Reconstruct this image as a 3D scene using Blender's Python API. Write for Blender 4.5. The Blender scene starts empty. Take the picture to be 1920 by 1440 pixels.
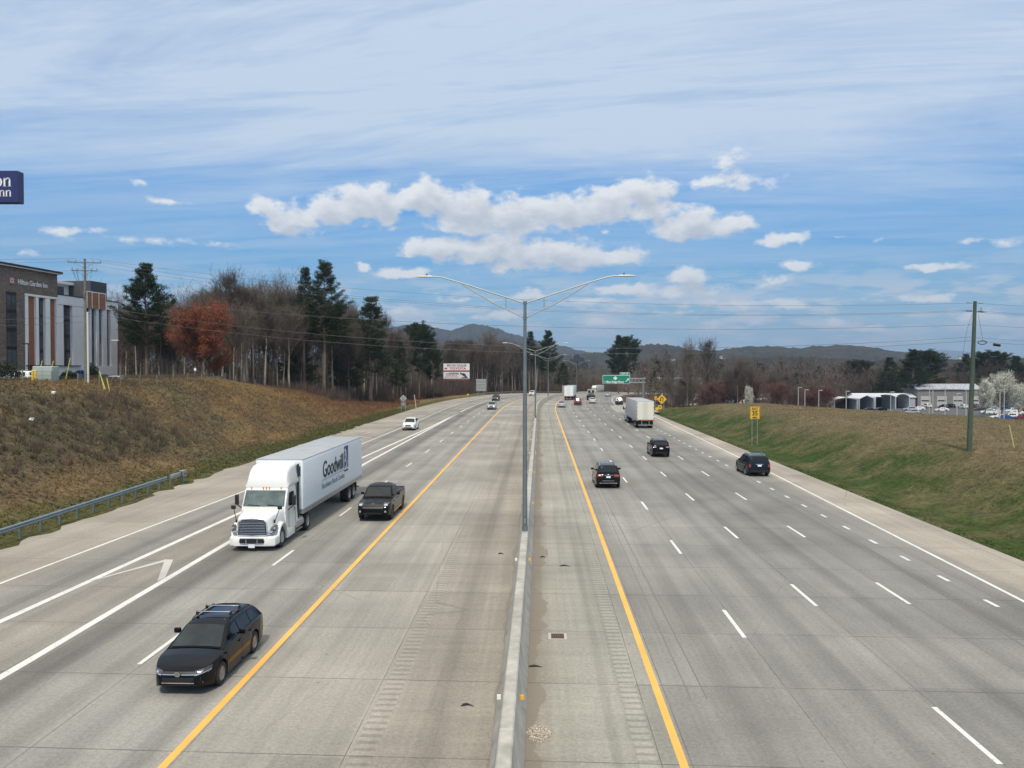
import bpy, bmesh, math, random
import numpy as np
from mathutils import Vector, Matrix
from mathutils.bvhtree import BVHTree
PI = math.pi
R = math.radians
sc = bpy.context.scene
COL = sc.collection

# ---------------------------------------------------------------- camera
cam_d = bpy.data.cameras.new('camera')
cam = bpy.data.objects.new('camera', cam_d)
COL.objects.link(cam)
cam.location = (0, 0, 9.1)
cam.rotation_euler = (R(90 - 1.146), 0, 0)
cam_d.sensor_width = 36
cam_d.lens = 28.125
cam_d.clip_start = 0.2
cam_d.clip_end = 80000
sc.camera = cam

# ---------------------------------------------------------------- exposure, world, sun
sc.view_settings.view_transform = 'Standard'
sc.view_settings.look = 'None'
sc.view_settings.exposure = 0.0
sc.view_settings.gamma = 1
SUN_EL, SUN_AZ = 54.0, -176.0        # azimuth from +Y (ahead), negative = to the left
sun_d = bpy.data.lights.new('sun', 'SUN')
sun_d.energy = 3.25
sun_d.angle = R(3)
sun_d.color = (1.0, 0.905, 0.77)
sun = bpy.data.objects.new('sun', sun_d)
COL.objects.link(sun)
_d = Vector((math.sin(R(SUN_AZ)) * math.cos(R(SUN_EL)), math.cos(R(SUN_AZ)) * math.cos(R(SUN_EL)), math.sin(R(SUN_EL))))
sun.rotation_euler = _d.to_track_quat('Z', 'Y').to_euler()


class G:
    """small node helper"""
    def __init__(self, tree):
        self.t = tree
        self.l = tree.links

    def n(self, typ, **kw):
        nd = self.t.nodes.new(typ)
        for k, v in kw.items():
            setattr(nd, k, v)
        return nd

    def put(self, sock, v):
        if v is None:
            return
        if isinstance(v, bpy.types.NodeSocket):
            self.l.new(v, sock)
        else:
            if isinstance(v, (tuple, list)) and len(v) == 3 and sock.type == 'RGBA':
                v = (*v, 1)
            sock.default_value = v

    def m(self, op, a, b=None, c=None, clamp=False):
        nd = self.n('ShaderNodeMath', operation=op, use_clamp=clamp)
        for i, v in enumerate((a, b, c)):
            if v is not None:
                self.put(nd.inputs[i], v)
        return nd.outputs[0]

    def vm(self, op, a, b=None, scale=None):
        nd = self.n('ShaderNodeVectorMath', operation=op)
        self.put(nd.inputs[0], a)
        if b is not None:
            self.put(nd.inputs[1], b)
        if scale is not None:
            self.put(nd.inputs['Scale'], scale)
        return nd.outputs['Value'] if op in ('LENGTH', 'DISTANCE', 'DOT_PRODUCT') else nd.outputs[0]

    def mix(self, f, a, b, blend='MIX'):
        nd = self.n('ShaderNodeMix', data_type='RGBA', blend_type=blend)
        self.put(nd.inputs[0], f)
        self.put(nd.inputs[6], a)
        self.put(nd.inputs[7], b)
        return nd.outputs[2]

    def noise(self, vec, scale, detail=4, rough=0.55, dist=0.0, dim='3D'):
        nd = self.n('ShaderNodeTexNoise', noise_dimensions=dim)
        self.put(nd.inputs['Vector'], vec)
        nd.inputs['Scale'].default_value = scale
        nd.inputs['Detail'].default_value = detail
        nd.inputs['Roughness'].default_value = rough
        nd.inputs['Distortion'].default_value = dist
        return nd.outputs[0]

    def rng(self, v, a, b, c=0.0, d=1.0, smooth=False):
        nd = self.n('ShaderNodeMapRange', clamp=True)
        if smooth:
            nd.interpolation_type = 'SMOOTHSTEP'
        self.put(nd.inputs[0], v)
        nd.inputs[1].default_value = a
        nd.inputs[2].default_value = b
        self.put(nd.inputs[3], c)
        self.put(nd.inputs[4], d)
        return nd.outputs[0]

    def ramp(self, v, stops, interp='LINEAR'):
        nd = self.n('ShaderNodeValToRGB')
        cr = nd.color_ramp
        cr.interpolation = interp
        while len(cr.elements) < len(stops):
            cr.elements.new(0.5)
        for e, (p, c) in zip(cr.elements, stops):
            e.position = p
            e.color = (*c, 1) if len(c) == 3 else c
        self.put(nd.inputs[0], v)
        return nd.outputs[0]

    def xyz(self, x, y, z=0.0):
        nd = self.n('ShaderNodeCombineXYZ')
        for i, v in enumerate((x, y, z)):
            self.put(nd.inputs[i], v)
        return nd.outputs[0]

    def sep(self, v):
        nd = self.n('ShaderNodeSeparateXYZ')
        self.put(nd.inputs[0], v)
        return nd.outputs


# ---- sky: Nishita + procedural cirrus veil and cumulus, laid out by azimuth and elevation
world = bpy.data.worlds.new('World')
sc.world = world
world.use_nodes = True
wt = world.node_tree
wt.nodes.clear()
g = G(wt)
sky = g.n('ShaderNodeTexSky', sky_type='NISHITA')
sky.sun_disc = False
sky.sun_elevation = R(SUN_EL)
sky.sun_rotation = R(SUN_AZ)
sky.altitude = 650
sky.air_density = 1.0
sky.dust_density = 0.3
sky.ozone_density = 2.0
tc = g.n('ShaderNodeTexCoord')
dirv = g.vm('NORMALIZE', tc.outputs['Generated'])
X, Y, Z = g.sep(dirv)
DEG = 57.2958
az = g.m('MULTIPLY', g.m('ARCTAN2', X, Y), DEG)
el = g.m('MULTIPLY', g.m('ARCSINE', Z), DEG)


def A(px, py):      # direction in degrees of a point of the sky
    a = math.atan((px - 960) / 1500)
    return a * DEG, math.atan((690 - py) / 1500 * math.cos(a)) * DEG


BL = []
for (px, py, rx, ry, w) in [
        (510, 392, 50, 20, .8), (545, 415, 60, 24, .95), (625, 395, 70, 32, 1), (700, 385, 95, 34, 1), (800, 376, 90, 34, 1),
        (880, 400, 80, 42, 1), (960, 405, 100, 38, 1), (1060, 398, 110, 34, 1), (1140, 385, 80, 34, 1), (1200, 365, 62, 34, 1), (1225, 395, 60, 26, .9),
        (1290, 418, 70, 30, 1), (1370, 420, 70, 17, .95), (1275, 440, 38, 20, .9), (870, 430, 70, 14, .8), (980, 432, 100, 12, .7),
        (830, 468, 85, 20, 1), (930, 470, 120, 30, 1), (1050, 478, 120, 28, 1), (1160, 482, 60, 20, .95), (965, 503, 45, 10, .8),
        (755, 508, 62, 11, .9), (685, 500, 14, 8, .7), (1470, 451, 60, 11, .8), (1495, 496, 45, 12, .8), (1290, 522, 50, 20, .75), (1275, 545, 90, 14, .65),
        (1450, 530, 40, 10, .6), (995, 552, 50, 11, .65), (745, 581, 45, 8, .6), (945, 594, 60, 8, .55), (1380, 567, 160, 9, .55), (1180, 545, 90, 12, .5), (1130, 565, 80, 8, .5),
        (1358, 296, 40, 20, .45), (1352, 340, 60, 18, .55), (1445, 345, 35, 12, .42), (280, 346, 26, 9, .42), (62, 468, 26, 8, .5), (320, 380, 40, 7, .35),
        (1858, 453, 45, 8, .4), (1565, 600, 35, 8, .55), (1320, 612, 45, 8, .5), (1640, 615, 60, 7, .45), (1850, 590, 60, 14, .5), (1250, 585, 70, 8, .5), (1480, 575, 60, 8, .5), (1740, 560, 60, 7, .45), (1400, 610, 40, 7, .5), (1120, 605, 50, 8, .45), (860, 560, 50, 7, .45), (1700, 640, 70, 5, .5), (1880, 632, 50, 6, .5), (120, 430, 90, 7, .3), (300, 455, 120, 7, .32), (1720, 505, 120, 6, .38), (740, 427, 16, 6, .45), (1130, 436, 14, 6, .45), (610, 437, 14, 5, .4), (1640, 447, 20, 5, .4), (1560, 446, 22, 5, .4)]:
    a0, e0 = A(px, py)
    a1, e1 = A(px + rx, py)
    _, e2 = A(px, py - ry)
    BL.append((a0, e0, a1 - a0, e2 - e0, w))

fg = bpy.data.node_groups.new('cloud_field', 'ShaderNodeTree')
fg.interface.new_socket('V', in_out='INPUT', socket_type='NodeSocketVector')
fg.interface.new_socket('F', in_out='OUTPUT', socket_type='NodeSocketFloat')
h = G(fg)
gi, go = h.n('NodeGroupInput'), h.n('NodeGroupOutput')
V0 = gi.outputs[0]
wn = h.n('ShaderNodeTexNoise')
h.put(wn.inputs['Vector'], V0)
wn.inputs['Scale'].default_value = 0.55
wn.inputs['Detail'].default_value = 3
warp = h.vm('SCALE', h.vm('SUBTRACT', wn.outputs['Color'], (0.5, 0.5, 0.5)), scale=1.3)
VW = h.vm('ADD', V0, h.vm('MULTIPLY', warp, (1.5, 1.0, 0)))
F = None
for (a0, e0, rx, ry, w) in BL:
    rx, ry = rx * 1.1, ry * 1.2
    d = h.vm('LENGTH', h.vm('MULTIPLY', h.vm('SUBTRACT', VW, (a0, e0, 0)), (1 / rx, 1 / ry, 0)))
    v = h.m('MULTIPLY_ADD', d, -w, w)
    F = v if F is None else h.m('SMOOTH_MAX', F, v, 0.25)
n1 = h.noise(h.vm('MULTIPLY', V0, (0.75, 1.25, 1)), 0.8, 10, 0.58)
F = h.m('ADD', F, h.m('MULTIPLY', h.m('SUBTRACT', n1, 0.5), 1.75))
h.put(go.inputs[0], F)


def field(vec):
    nd = g.n('ShaderNodeGroup')
    nd.node_tree = fg
    g.put(nd.inputs[0], vec)
    return nd.outputs[0]


AE = g.xyz(az, el, 0)
f0 = field(AE)
f1 = field(g.vm('ADD', AE, (-0.35, 0.75, 0)))
cum = g.rng(f0, 0.0, 0.50, smooth=True)
shade = g.rng(f1, -0.2, 1.1, 1.0, 0.0, smooth=True)
# small scattered fair-weather clouds low over the horizon, all round
lown = g.noise(g.vm('MULTIPLY', AE, (0.22, 0.95, 1)), 1.0, 8, 0.62)
lowband = g.m('MULTIPLY', g.rng(el, 0.3, 1.5, smooth=True), g.rng(el, 3.5, 8.0, 1.0, 0.0, smooth=True))
low = g.m('MULTIPLY', g.rng(lown, 0.46, 0.58, smooth=True), g.m('MULTIPLY', lowband, 0.9))
# cirrus veil: noise on a flat layer overhead, so that it foreshortens
zz = g.m('MAXIMUM', g.m('ADD', Z, 0.05), 0.03)
lay = g.xyz(g.m('DIVIDE', X, zz), g.m('DIVIDE', Y, zz), 0)
lay = g.vm('ADD', lay, g.xyz(0, g.m('MULTIPLY', g.m('DIVIDE', X, zz), 0.18), 0))
v1 = g.noise(g.vm('MULTIPLY', lay, (0.38, 1.5, 1)), 1.0, 8, 0.66, 0.9)
v2 = g.noise(g.vm('MULTIPLY', lay, (1.4, 5.0, 1)), 1.3, 7, 0.7, 0.6)
vv = g.m('MULTIPLY_ADD', v2, 0.24, g.m('MULTIPLY', v1, 0.84))
base = g.rng(el, 10.0, 18.0, -0.04, 0.56, smooth=True)
veil = g.m('ADD', g.rng(vv, 0.40, 0.74, 0.0, 0.85), base)
veil = g.m('MULTIPLY', veil, g.rng(el, 1.0, 5.0, 0.35, 1.0), clamp=True)
veil = g.m('MULTIPLY', g.m('MINIMUM', veil, 0.92), g.m('SUBTRACT', 1.0, g.m('MULTIPLY', g.rng(el, 3.0, 6.0, smooth=True), g.rng(el, 9.5, 13.5, 0.42, 0.0, smooth=True))))
STR = 0.085
vf = g.rng(el, 3.0, 15.0, 0.70, 1.06, smooth=True)
skyc = g.mix(1.0, sky.outputs[0], g.xyz(g.m('MULTIPLY', vf, .46), g.m('MULTIPLY', vf, 1.16), g.m('MULTIPLY', vf, 1.62)), 'MULTIPLY')
k = 1 / STR
hz = g.mix(g.rng(el, -1.0, 6.0, 0.55, 0.0, smooth=True), skyc, (0.40 * k, 0.60 * k, 0.84 * k))
c = g.mix(veil, hz, (0.64 * k, 0.75 * k, 0.89 * k))
c = g.mix(low, c, (0.72 * k, 0.77 * k, 0.84 * k))
# sky and cirrus high out of view brightened, added as soft fill light
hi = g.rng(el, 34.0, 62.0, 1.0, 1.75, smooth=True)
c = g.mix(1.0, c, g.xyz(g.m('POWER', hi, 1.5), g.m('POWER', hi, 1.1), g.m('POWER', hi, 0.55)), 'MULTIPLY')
cc = g.mix(shade, (0.58 * k, 0.61 * k, 0.67 * k), (0.97 * k, 0.97 * k, 0.96 * k))
c2 = g.mix(g.m('MULTIPLY', cum, 0.96), c, cc)
bgs = []
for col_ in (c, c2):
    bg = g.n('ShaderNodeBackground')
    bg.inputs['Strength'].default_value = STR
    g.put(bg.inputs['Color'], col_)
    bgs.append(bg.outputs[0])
# the cumulus bank stands in one part of the sky; elsewhere its nodes need not be evaluated
inb = g.m('MULTIPLY', g.m('MULTIPLY', g.m('LESS_THAN', g.m('ABSOLUTE', az), 42), g.m('GREATER_THAN', el, 1.2)), g.m('LESS_THAN', el, 17.5))
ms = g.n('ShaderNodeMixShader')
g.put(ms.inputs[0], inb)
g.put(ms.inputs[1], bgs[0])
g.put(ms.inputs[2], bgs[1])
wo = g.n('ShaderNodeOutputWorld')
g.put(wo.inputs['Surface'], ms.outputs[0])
world.cycles.sampling_method = 'MANUAL'
world.cycles.sample_map_resolution = 256

# ---------------------------------------------------------------- object helpers
def thing(name, label, cat, loc=(0, 0, 0), rz=0.0, group=None):
    o = bpy.data.objects.new(name, None)
    COL.objects.link(o)
    o.location = loc
    o.rotation_euler = (0, 0, rz)
    o.empty_display_size = 0.3
    return tag(o, label, cat, group)


def tag(o, label=None, cat=None, group=None, kind=None):
    if label: o['label'] = label
    if cat: o['category'] = cat
    if group: o['group'] = group
    if kind: o['kind'] = kind
    return o


def link_mesh(name, me, mats, parent=None):
    o = bpy.data.objects.new(name, me)
    COL.objects.link(o)
    if mats is not None:
        for m in (mats if isinstance(mats, (list, tuple)) else [mats]):
            me.materials.append(m)
    if parent is not None:
        o.parent = parent
    return o


def copy_tree(root, loc, rz=0.0, scale=None, label=None, group=None):
    r = root.copy()
    COL.objects.link(r)
    r.location = loc
    r.rotation_euler = (0, 0, rz)
    if scale is not None:
        r.scale = scale if isinstance(scale, tuple) else (scale,) * 3
    if label: r['label'] = label
    if group: r['group'] = group
    for ch in list(root.children):
        c2 = ch.copy()
        COL.objects.link(c2)
        c2.parent = r
        for gc in list(ch.children):
            d2 = gc.copy()
            COL.objects.link(d2)
            d2.parent = c2
    return r


class MB:
    """collects faces and links them as one mesh object"""
    def __init__(self):
        self.v, self.f, self.mi = [], [], []
        self.M = None
        self.cur = 0
        self.uv = None

    def add(self, vs, fs):
        b = len(self.v)
        if self.M is not None:
            vs = [tuple(self.M @ Vector(p)) for p in vs]
        self.v.extend(tuple(p) for p in vs)
        self.f.extend(tuple(i + b for i in f) for f in fs)
        self.mi.extend([self.cur] * len(fs))
        return self

    def box(self, x, y, z, sx, sy, sz):
        """centre x,y, bottom z, sizes"""
        a, b = sx / 2, sy / 2
        return self.add([(x - a, y - b, z), (x + a, y - b, z), (x + a, y + b, z), (x - a, y + b, z),
                         (x - a, y - b, z + sz), (x + a, y - b, z + sz), (x + a, y + b, z + sz), (x - a, y + b, z + sz)],
                        [(0, 3, 2, 1), (4, 5, 6, 7), (0, 1, 5, 4), (1, 2, 6, 5), (2, 3, 7, 6), (3, 0, 4, 7)])

    def rbox(self, x, y, z, sx, sy, sz, b=0.02, seg=2):
        bm = bmesh.new()
        bmesh.ops.create_cube(bm, size=1)
        for v in bm.verts:
            v.co = Vector((v.co.x * sx + x, v.co.y * sy + y, (v.co.z + 0.5) * sz + z))
        bmesh.ops.bevel(bm, geom=list(bm.edges), offset=b, segments=seg, affect='EDGES', profile=0.5)
        bm.verts.index_update()
        self.add([tuple(v.co) for v in bm.verts], [tuple(v.index for v in f.verts) for f in bm.faces])
        bm.free()
        return self

    def tube(self, pts, rad, n=10, cap=True):
        pts = [Vector(p) for p in pts]
        if not isinstance(rad, (list, tuple)):
            rad = [rad] * len(pts)
        vs, fs = [], []
        u = None
        for i, p in enumerate(pts):
            d = (pts[min(i + 1, len(pts) - 1)] - pts[max(i - 1, 0)]).normalized()
            if u is None:
                u = d.orthogonal().normalized()
            else:
                u = (u - d * u.dot(d)).normalized()
            w = d.cross(u)
            for k in range(n):
                a = 2 * PI * k / n
                vs.append(tuple(p + (u * math.cos(a) + w * math.sin(a)) * rad[i]))
        for i in range(len(pts) - 1):
            for k in range(n):
                k2 = (k + 1) % n
                fs.append((i * n + k, i * n + k2, (i + 1) * n + k2, (i + 1) * n + k))
        if cap:
            fs.append(tuple(range(n))[::-1])
            fs.append(tuple((len(pts) - 1) * n + k for k in range(n)))
        return self.add(vs, fs)

    def lathe_x(self, prof, cx, cy, cz, n=24):
        """prof: (x, r) pairs, turned about the X axis"""
        vs, fs = [], []
        for (x, r) in prof:
            for k in range(n):
                a = 2 * PI * k / n
                vs.append((cx + x, cy + r * math.cos(a), cz + r * math.sin(a)))
        for i in range(len(prof) - 1):
            for k in range(n):
                k2 = (k + 1) % n
                fs.append((i * n + k, (i + 1) * n + k, (i + 1) * n + k2, i * n + k2))
        return self.add(vs, fs)

    def loft(self, rings, cap=True, close=True):
        n = len(rings[0])
        vs = [p for r in rings for p in r]
        fs = []
        for i in range(len(rings) - 1):
            for k in range(n if close else n - 1):
                k2 = (k + 1) % n
                fs.append((i * n + k, i * n + k2, (i + 1) * n + k2, (i + 1) * n + k))
        if cap:
            fs.append(tuple(range(n))[::-1])
            fs.append(tuple((len(rings) - 1) * n + k for k in range(n)))
        return self.add(vs, fs)

    def poly_x(self, pts, x0, x1):
        """polygon of (y, z) extruded from x0 to x1"""
        n = len(pts)
        vs = [(x0, y, z) for y, z in pts] + [(x1, y, z) for y, z in pts]
        fs = [tuple(range(n)), tuple(range(n, 2 * n))[::-1]] + [(k, k + n, (k + 1) % n + n, (k + 1) % n) for k in range(n)]
        return self.add(vs, fs)

    def poly_y(self, pts, y0, y1):
        n = len(pts)
        vs = [(x, y0, z) for x, z in pts] + [(x, y1, z) for x, z in pts]
        fs = [tuple(range(n)), tuple(range(n, 2 * n))[::-1]] + [(k, k + n, (k + 1) % n + n, (k + 1) % n) for k in range(n)]
        return self.add(vs, fs)

    def mesh(self, name, smooth=None):
        me = bpy.data.meshes.new(name)
        me.from_pydata(self.v, [], self.f)
        if any(self.mi):
            me.polygons.foreach_set('material_index', self.mi)
        if self.uv is not None:
            uvl = me.uv_layers.new(name='UVMap')
            idx = np.empty(len(me.loops), np.int32)
            me.loops.foreach_get('vertex_index', idx)
            uvl.data.foreach_set('uv', np.asarray(self.uv, np.float32)[idx].ravel())
        bm = bmesh.new()
        bm.from_mesh(me)
        bmesh.ops.recalc_face_normals(bm, faces=bm.faces)
        bm.to_mesh(me)
        bm.free()
        if smooth is not None:
            me.polygons.foreach_set('use_smooth', [True] * len(me.polygons))
            me.set_sharp_from_angle(angle=R(smooth))
        me.update()
        return me

    def build(self, name, mats, parent=None, smooth=None):
        return link_mesh(name, self.mesh(name, smooth), mats, parent)


def np_mesh(name, V, F, col=None, smooth=False):
    """V (n,3), F (m,k) arrays; col per-vertex rgb"""
    me = bpy.data.meshes.new(name)
    V = np.asarray(V, np.float32)
    F = np.asarray(F, np.int32)
    me.vertices.add(len(V))
    me.vertices.foreach_set('co', V.ravel())
    k = F.shape[1]
    me.loops.add(F.size)
    me.loops.foreach_set('vertex_index', F.ravel())
    me.polygons.add(len(F))
    me.polygons.foreach_set('loop_start', np.arange(0, F.size, k, dtype=np.int32))
    me.update(calc_edges=True)
    if smooth:
        me.polygons.foreach_set('use_smooth', np.ones(len(F), bool))
    if col is not None:
        ca = me.color_attributes.new('tint', 'FLOAT_COLOR', 'POINT')
        c4 = np.ones((len(V), 4), np.float32)
        c4[:, :3] = col
        ca.data.foreach_set('color', c4.ravel())
    return me


def text_obj(txt, size, mat, parent, loc, rot, name='lettering', depth=0.01, align='CENTER', sx=1.0, bold=0.0, space=1.0):
    cu = bpy.data.curves.new('t', 'FONT')
    cu.body = txt
    cu.size = size
    cu.extrude = depth
    cu.align_x = align
    cu.align_y = 'CENTER'
    cu.offset = bold
    cu.space_character = space
    cu.resolution_u = 4
    to = bpy.data.objects.new('t', cu)
    COL.objects.link(to)
    dg = bpy.context.evaluated_depsgraph_get()
    me = bpy.data.meshes.new_from_object(to.evaluated_get(dg))
    bpy.data.objects.remove(to)
    bpy.data.curves.remove(cu)
    me.name = name
    me.materials.clear()
    o = link_mesh(name, me, mat, parent)
    o.location = loc
    o.rotation_euler = rot
    o.scale = (sx, 1, 1)
    return o


# ---------------------------------------------------------------- numpy noise
def _hash(ix, iy, seed):
    n = (ix.astype(np.int64) * 374761393 + iy.astype(np.int64) * 668265263 + seed * 974634777) & 0x7fffffff
    n = ((n ^ (n >> 13)) * 1274126177) & 0x7fffffff
    n = n ^ (n >> 16)
    return (n & 0xffff) / 65535.0


def vnoise(x, y, seed=0):
    ix, iy = np.floor(x), np.floor(y)
    fx, fy = x - ix, y - iy
    fx, fy = fx * fx * (3 - 2 * fx), fy * fy * (3 - 2 * fy)
    a, b = _hash(ix, iy, seed), _hash(ix + 1, iy, seed)
    c_, d = _hash(ix, iy + 1, seed), _hash(ix + 1, iy + 1, seed)
    return (a * (1 - fx) + b * fx) * (1 - fy) + (c_ * (1 - fx) + d * fx) * fy


def fbm(x, y, seed=0, octv=4):
    s, a, t = 0, 0.5, 0
    for i in range(octv):
        s = s + a * vnoise(x * 2 ** i + i * 17.3, y * 2 ** i - i * 9.1, seed + i)
        t += a
        a *= 0.5
    return s / t


def sm(t):
    t = np.clip(t, 0, 1)
    return t * t * (3 - 2 * t)


# ---------------------------------------------------------------- materials
MATS = {}


def pmat(name, col, rough=0.6, metal=0.0, coat=0.0, spec=0.5, var=0.0, vscale=3.0, bump=0.0, bscale=20.0, alpha=None):
    if name in MATS:
        return MATS[name]
    m = bpy.data.materials.new(name)
    m.use_nodes = True
    h = G(m.node_tree)
    p = m.node_tree.nodes['Principled BSDF']
    p.inputs['Roughness'].default_value = rough
    p.inputs['Metallic'].default_value = metal
    p.inputs['Coat Weight'].default_value = coat
    p.inputs['Coat Roughness'].default_value = 0.03
    p.inputs['Specular IOR Level'].default_value = spec
    tcn = h.n('ShaderNodeTexCoord').outputs['Object']
    if var > 0:
        nz = h.noise(tcn, vscale, 5, 0.6)
        f = h.rng(nz, 0.3, 0.7, 1 - var, 1 + var)
        h.put(p.inputs['Base Color'], h.mix(1.0, (*col, 1), h.xyz(f, f, f), 'MULTIPLY'))
    else:
        p.inputs['Base Color'].default_value = (*col, 1)
    if bump > 0:
        b = h.n('ShaderNodeBump')
        b.inputs['Strength'].default_value = bump
        b.inputs['Distance'].default_value = 0.02
        h.put(b.inputs['Height'], h.noise(tcn, bscale, 4, 0.6))
        h.put(p.inputs['Normal'], b.outputs[0])
    MATS[name] = m
    return m


# ---------------------------------------------------------------- the alignment of the motorway
H0, S1, RAD = 0.035, 165.0, 800.0
X0 = -0.75
P1 = (X0 + math.sin(H0) * S1, math.cos(H0) * S1)
CC = (P1[0] + RAD * math.cos(H0), P1[1] - RAD * math.sin(H0))


def hd(s):
    return H0 + max(0.0, s - S1) / RAD


def drop(s):
    s = np.asarray(s, float)
    q = np.clip(s - 200, 0, 190)
    return 9e-5 * q * q + np.clip(s - 390, 0, 260) * 0.0342


def cl(s, off=0.0):
    if s <= S1:
        x, y = X0 + math.sin(H0) * s, math.cos(H0) * s
    else:
        a = H0 + (s - S1) / RAD
        x, y = CC[0] - RAD * math.cos(a), CC[1] + RAD * math.sin(a)
    a = hd(s)
    return x + off * math.cos(a), y - off * math.sin(a)


def rp(s, off, dz=0.0):
    x, y = cl(s, off)
    return (x, y, -float(drop(s)) + dz)


def so(x, y):
    """(s, off) of a ground point, vectorised"""
    x, y = np.asarray(x, float), np.asarray(y, float)
    s_a = (x - X0) * math.sin(H0) + y * math.cos(H0)
    o_a = (x - X0) * math.cos(H0) - y * math.sin(H0)
    dx, dy = x - CC[0], y - CC[1]
    ang = np.arctan2(dy, -dx) - H0
    s_b = S1 + RAD * ang
    o_b = RAD - np.hypot(dx, dy)
    c_ = s_a > S1
    return np.where(c_, s_b, s_a), np.where(c_, o_b, o_a)


# exit ramp
RS, RO, RR = 165.0, 19.8, 420.0
RA = cl(RS, RO)
RH = hd(RS)
RC = (RA[0] + RR * math.cos(RH), RA[1] - RR * math.sin(RH))


def ramp(t, off=0.0, dz=0.0):
    a = RH + t / RR
    x, y = RC[0] - (RR - off) * math.cos(a), RC[1] + (RR - off) * math.sin(a)
    return (x, y, rz_(t) + dz)


def rz_(t):
    return float(-7.4 * sm((np.asarray(t, float) - 25) / 200.0))


def ramp_so(x, y):
    dx, dy = x - RC[0], y - RC[1]
    return RR * (np.arctan2(dy, -dx) - RH), RR - np.hypot(dx, dy)


def e_l(s):
    return np.interp(s, [0, 41, 65, 90], [-26.0, -26.5, -27.2, -27.6])


def terr(x, y):
    x, y = np.asarray(x, float), np.asarray(y, float)
    s, o = so(x, y)
    zr = -drop(s)
    # left bank
    t = e_l(s) - o
    Aa = np.interp(s, [0, 112, 150, 185, 230, 300, 380, 520, 640, 900], [8.1, 7.7, 4.6, 1.6, 0.3, -0.5, 5.5, 4, 3, 3])
    Wd = np.interp(s, [0, 150, 230, 330, 600], [17, 19, 30, 70, 90])
    zl = zr - 0.06 + (Aa - zr) * sm((t - 0.6) / Wd)
    zl = zl + 0.35 * (fbm(x * 0.12, y * 0.12, 5) - 0.5) * sm(t / 8)
    zl = zl + 6 * sm((t - 110) / 250) + np.where(s > 300, 0, 0)
    # right side
    tr = o - 23.5
    crest = 64 - (y - 100) * 0.24
    hin = np.interp(y, [0, 100, 160, 190, 220, 260], [3.1, 2.7, 2.1, -0.2, -3.2, -7.0])
    T = hin + (-7.0 - hin) * sm((x - crest) / 38.0)
    T = T + np.interp(y, [260, 500, 1200], [0, -4, -16])
    T = T + 0.5 * (fbm(x * 0.06, y * 0.06, 9) - 0.5)
    zrr = zr - 0.06 - 0.45 * np.exp(-((tr - 3.2) / 2.2) ** 2) + (T - zr) * sm((tr - 3.5) / 9.5)
    z = np.where(o < 0, zl, zrr)
    inside = (t < 0.2) & (tr < 0.2)
    z = np.where(inside, zr - 0.45, z)
    rt, ro = ramp_so(x, y)
    okr = (rt > 0) & (rt < 380) & (s > 150)
    w = np.where(okr & (o > 18), 1 - sm((np.abs(ro) - 5.5) / 14.0), 0.0)
    zrp = -7.4 * sm((rt - 25) / 200.0) - 0.25
    z = z * (1 - w) + zrp * w
    inside2 = inside & ~(okr & (o > 23))
    z = np.where(inside2, zr - 0.45, z)
    # far land
    z = z + np.where(y > 1000, -14 * sm((y - 1000) / 600), 0)
    return z


def tz(x, y):
    return float(terr(np.array([x]), np.array([y]))[0])

# ---------------------------------------------------------------- ground sheet
def coords(parts):
    out = []
    for a, b, st in parts:
        out.append(np.arange(a, b, st))
    return np.concatenate(out)


gx = coords([(-6000, -1000, 500), (-1000, -300, 50), (-300, -100, 8), (-100, -20, 1.1), (-20, 30, 2.0), (30, 95, 1.1), (95, 200, 4), (200, 500, 12), (500, 1500, 60), (1500, 8001, 500)])
gy = coords([(-120, 0, 8), (0, 20, 2), (20, 250, 1.25), (250, 420, 2.5), (420, 800, 10), (800, 2000, 60), (2000, 14001, 600)])
GX, GY = np.meshgrid(gx, gy)
GZ = terr(GX, GY)
nx_, ny_ = len(gx), len(gy)
idx = np.arange(nx_ * ny_).reshape(ny_, nx_)
Fq = np.stack([idx[:-1, :-1], idx[:-1, 1:], idx[1:, 1:], idx[1:, :-1]], -1).reshape(-1, 4)


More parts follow.
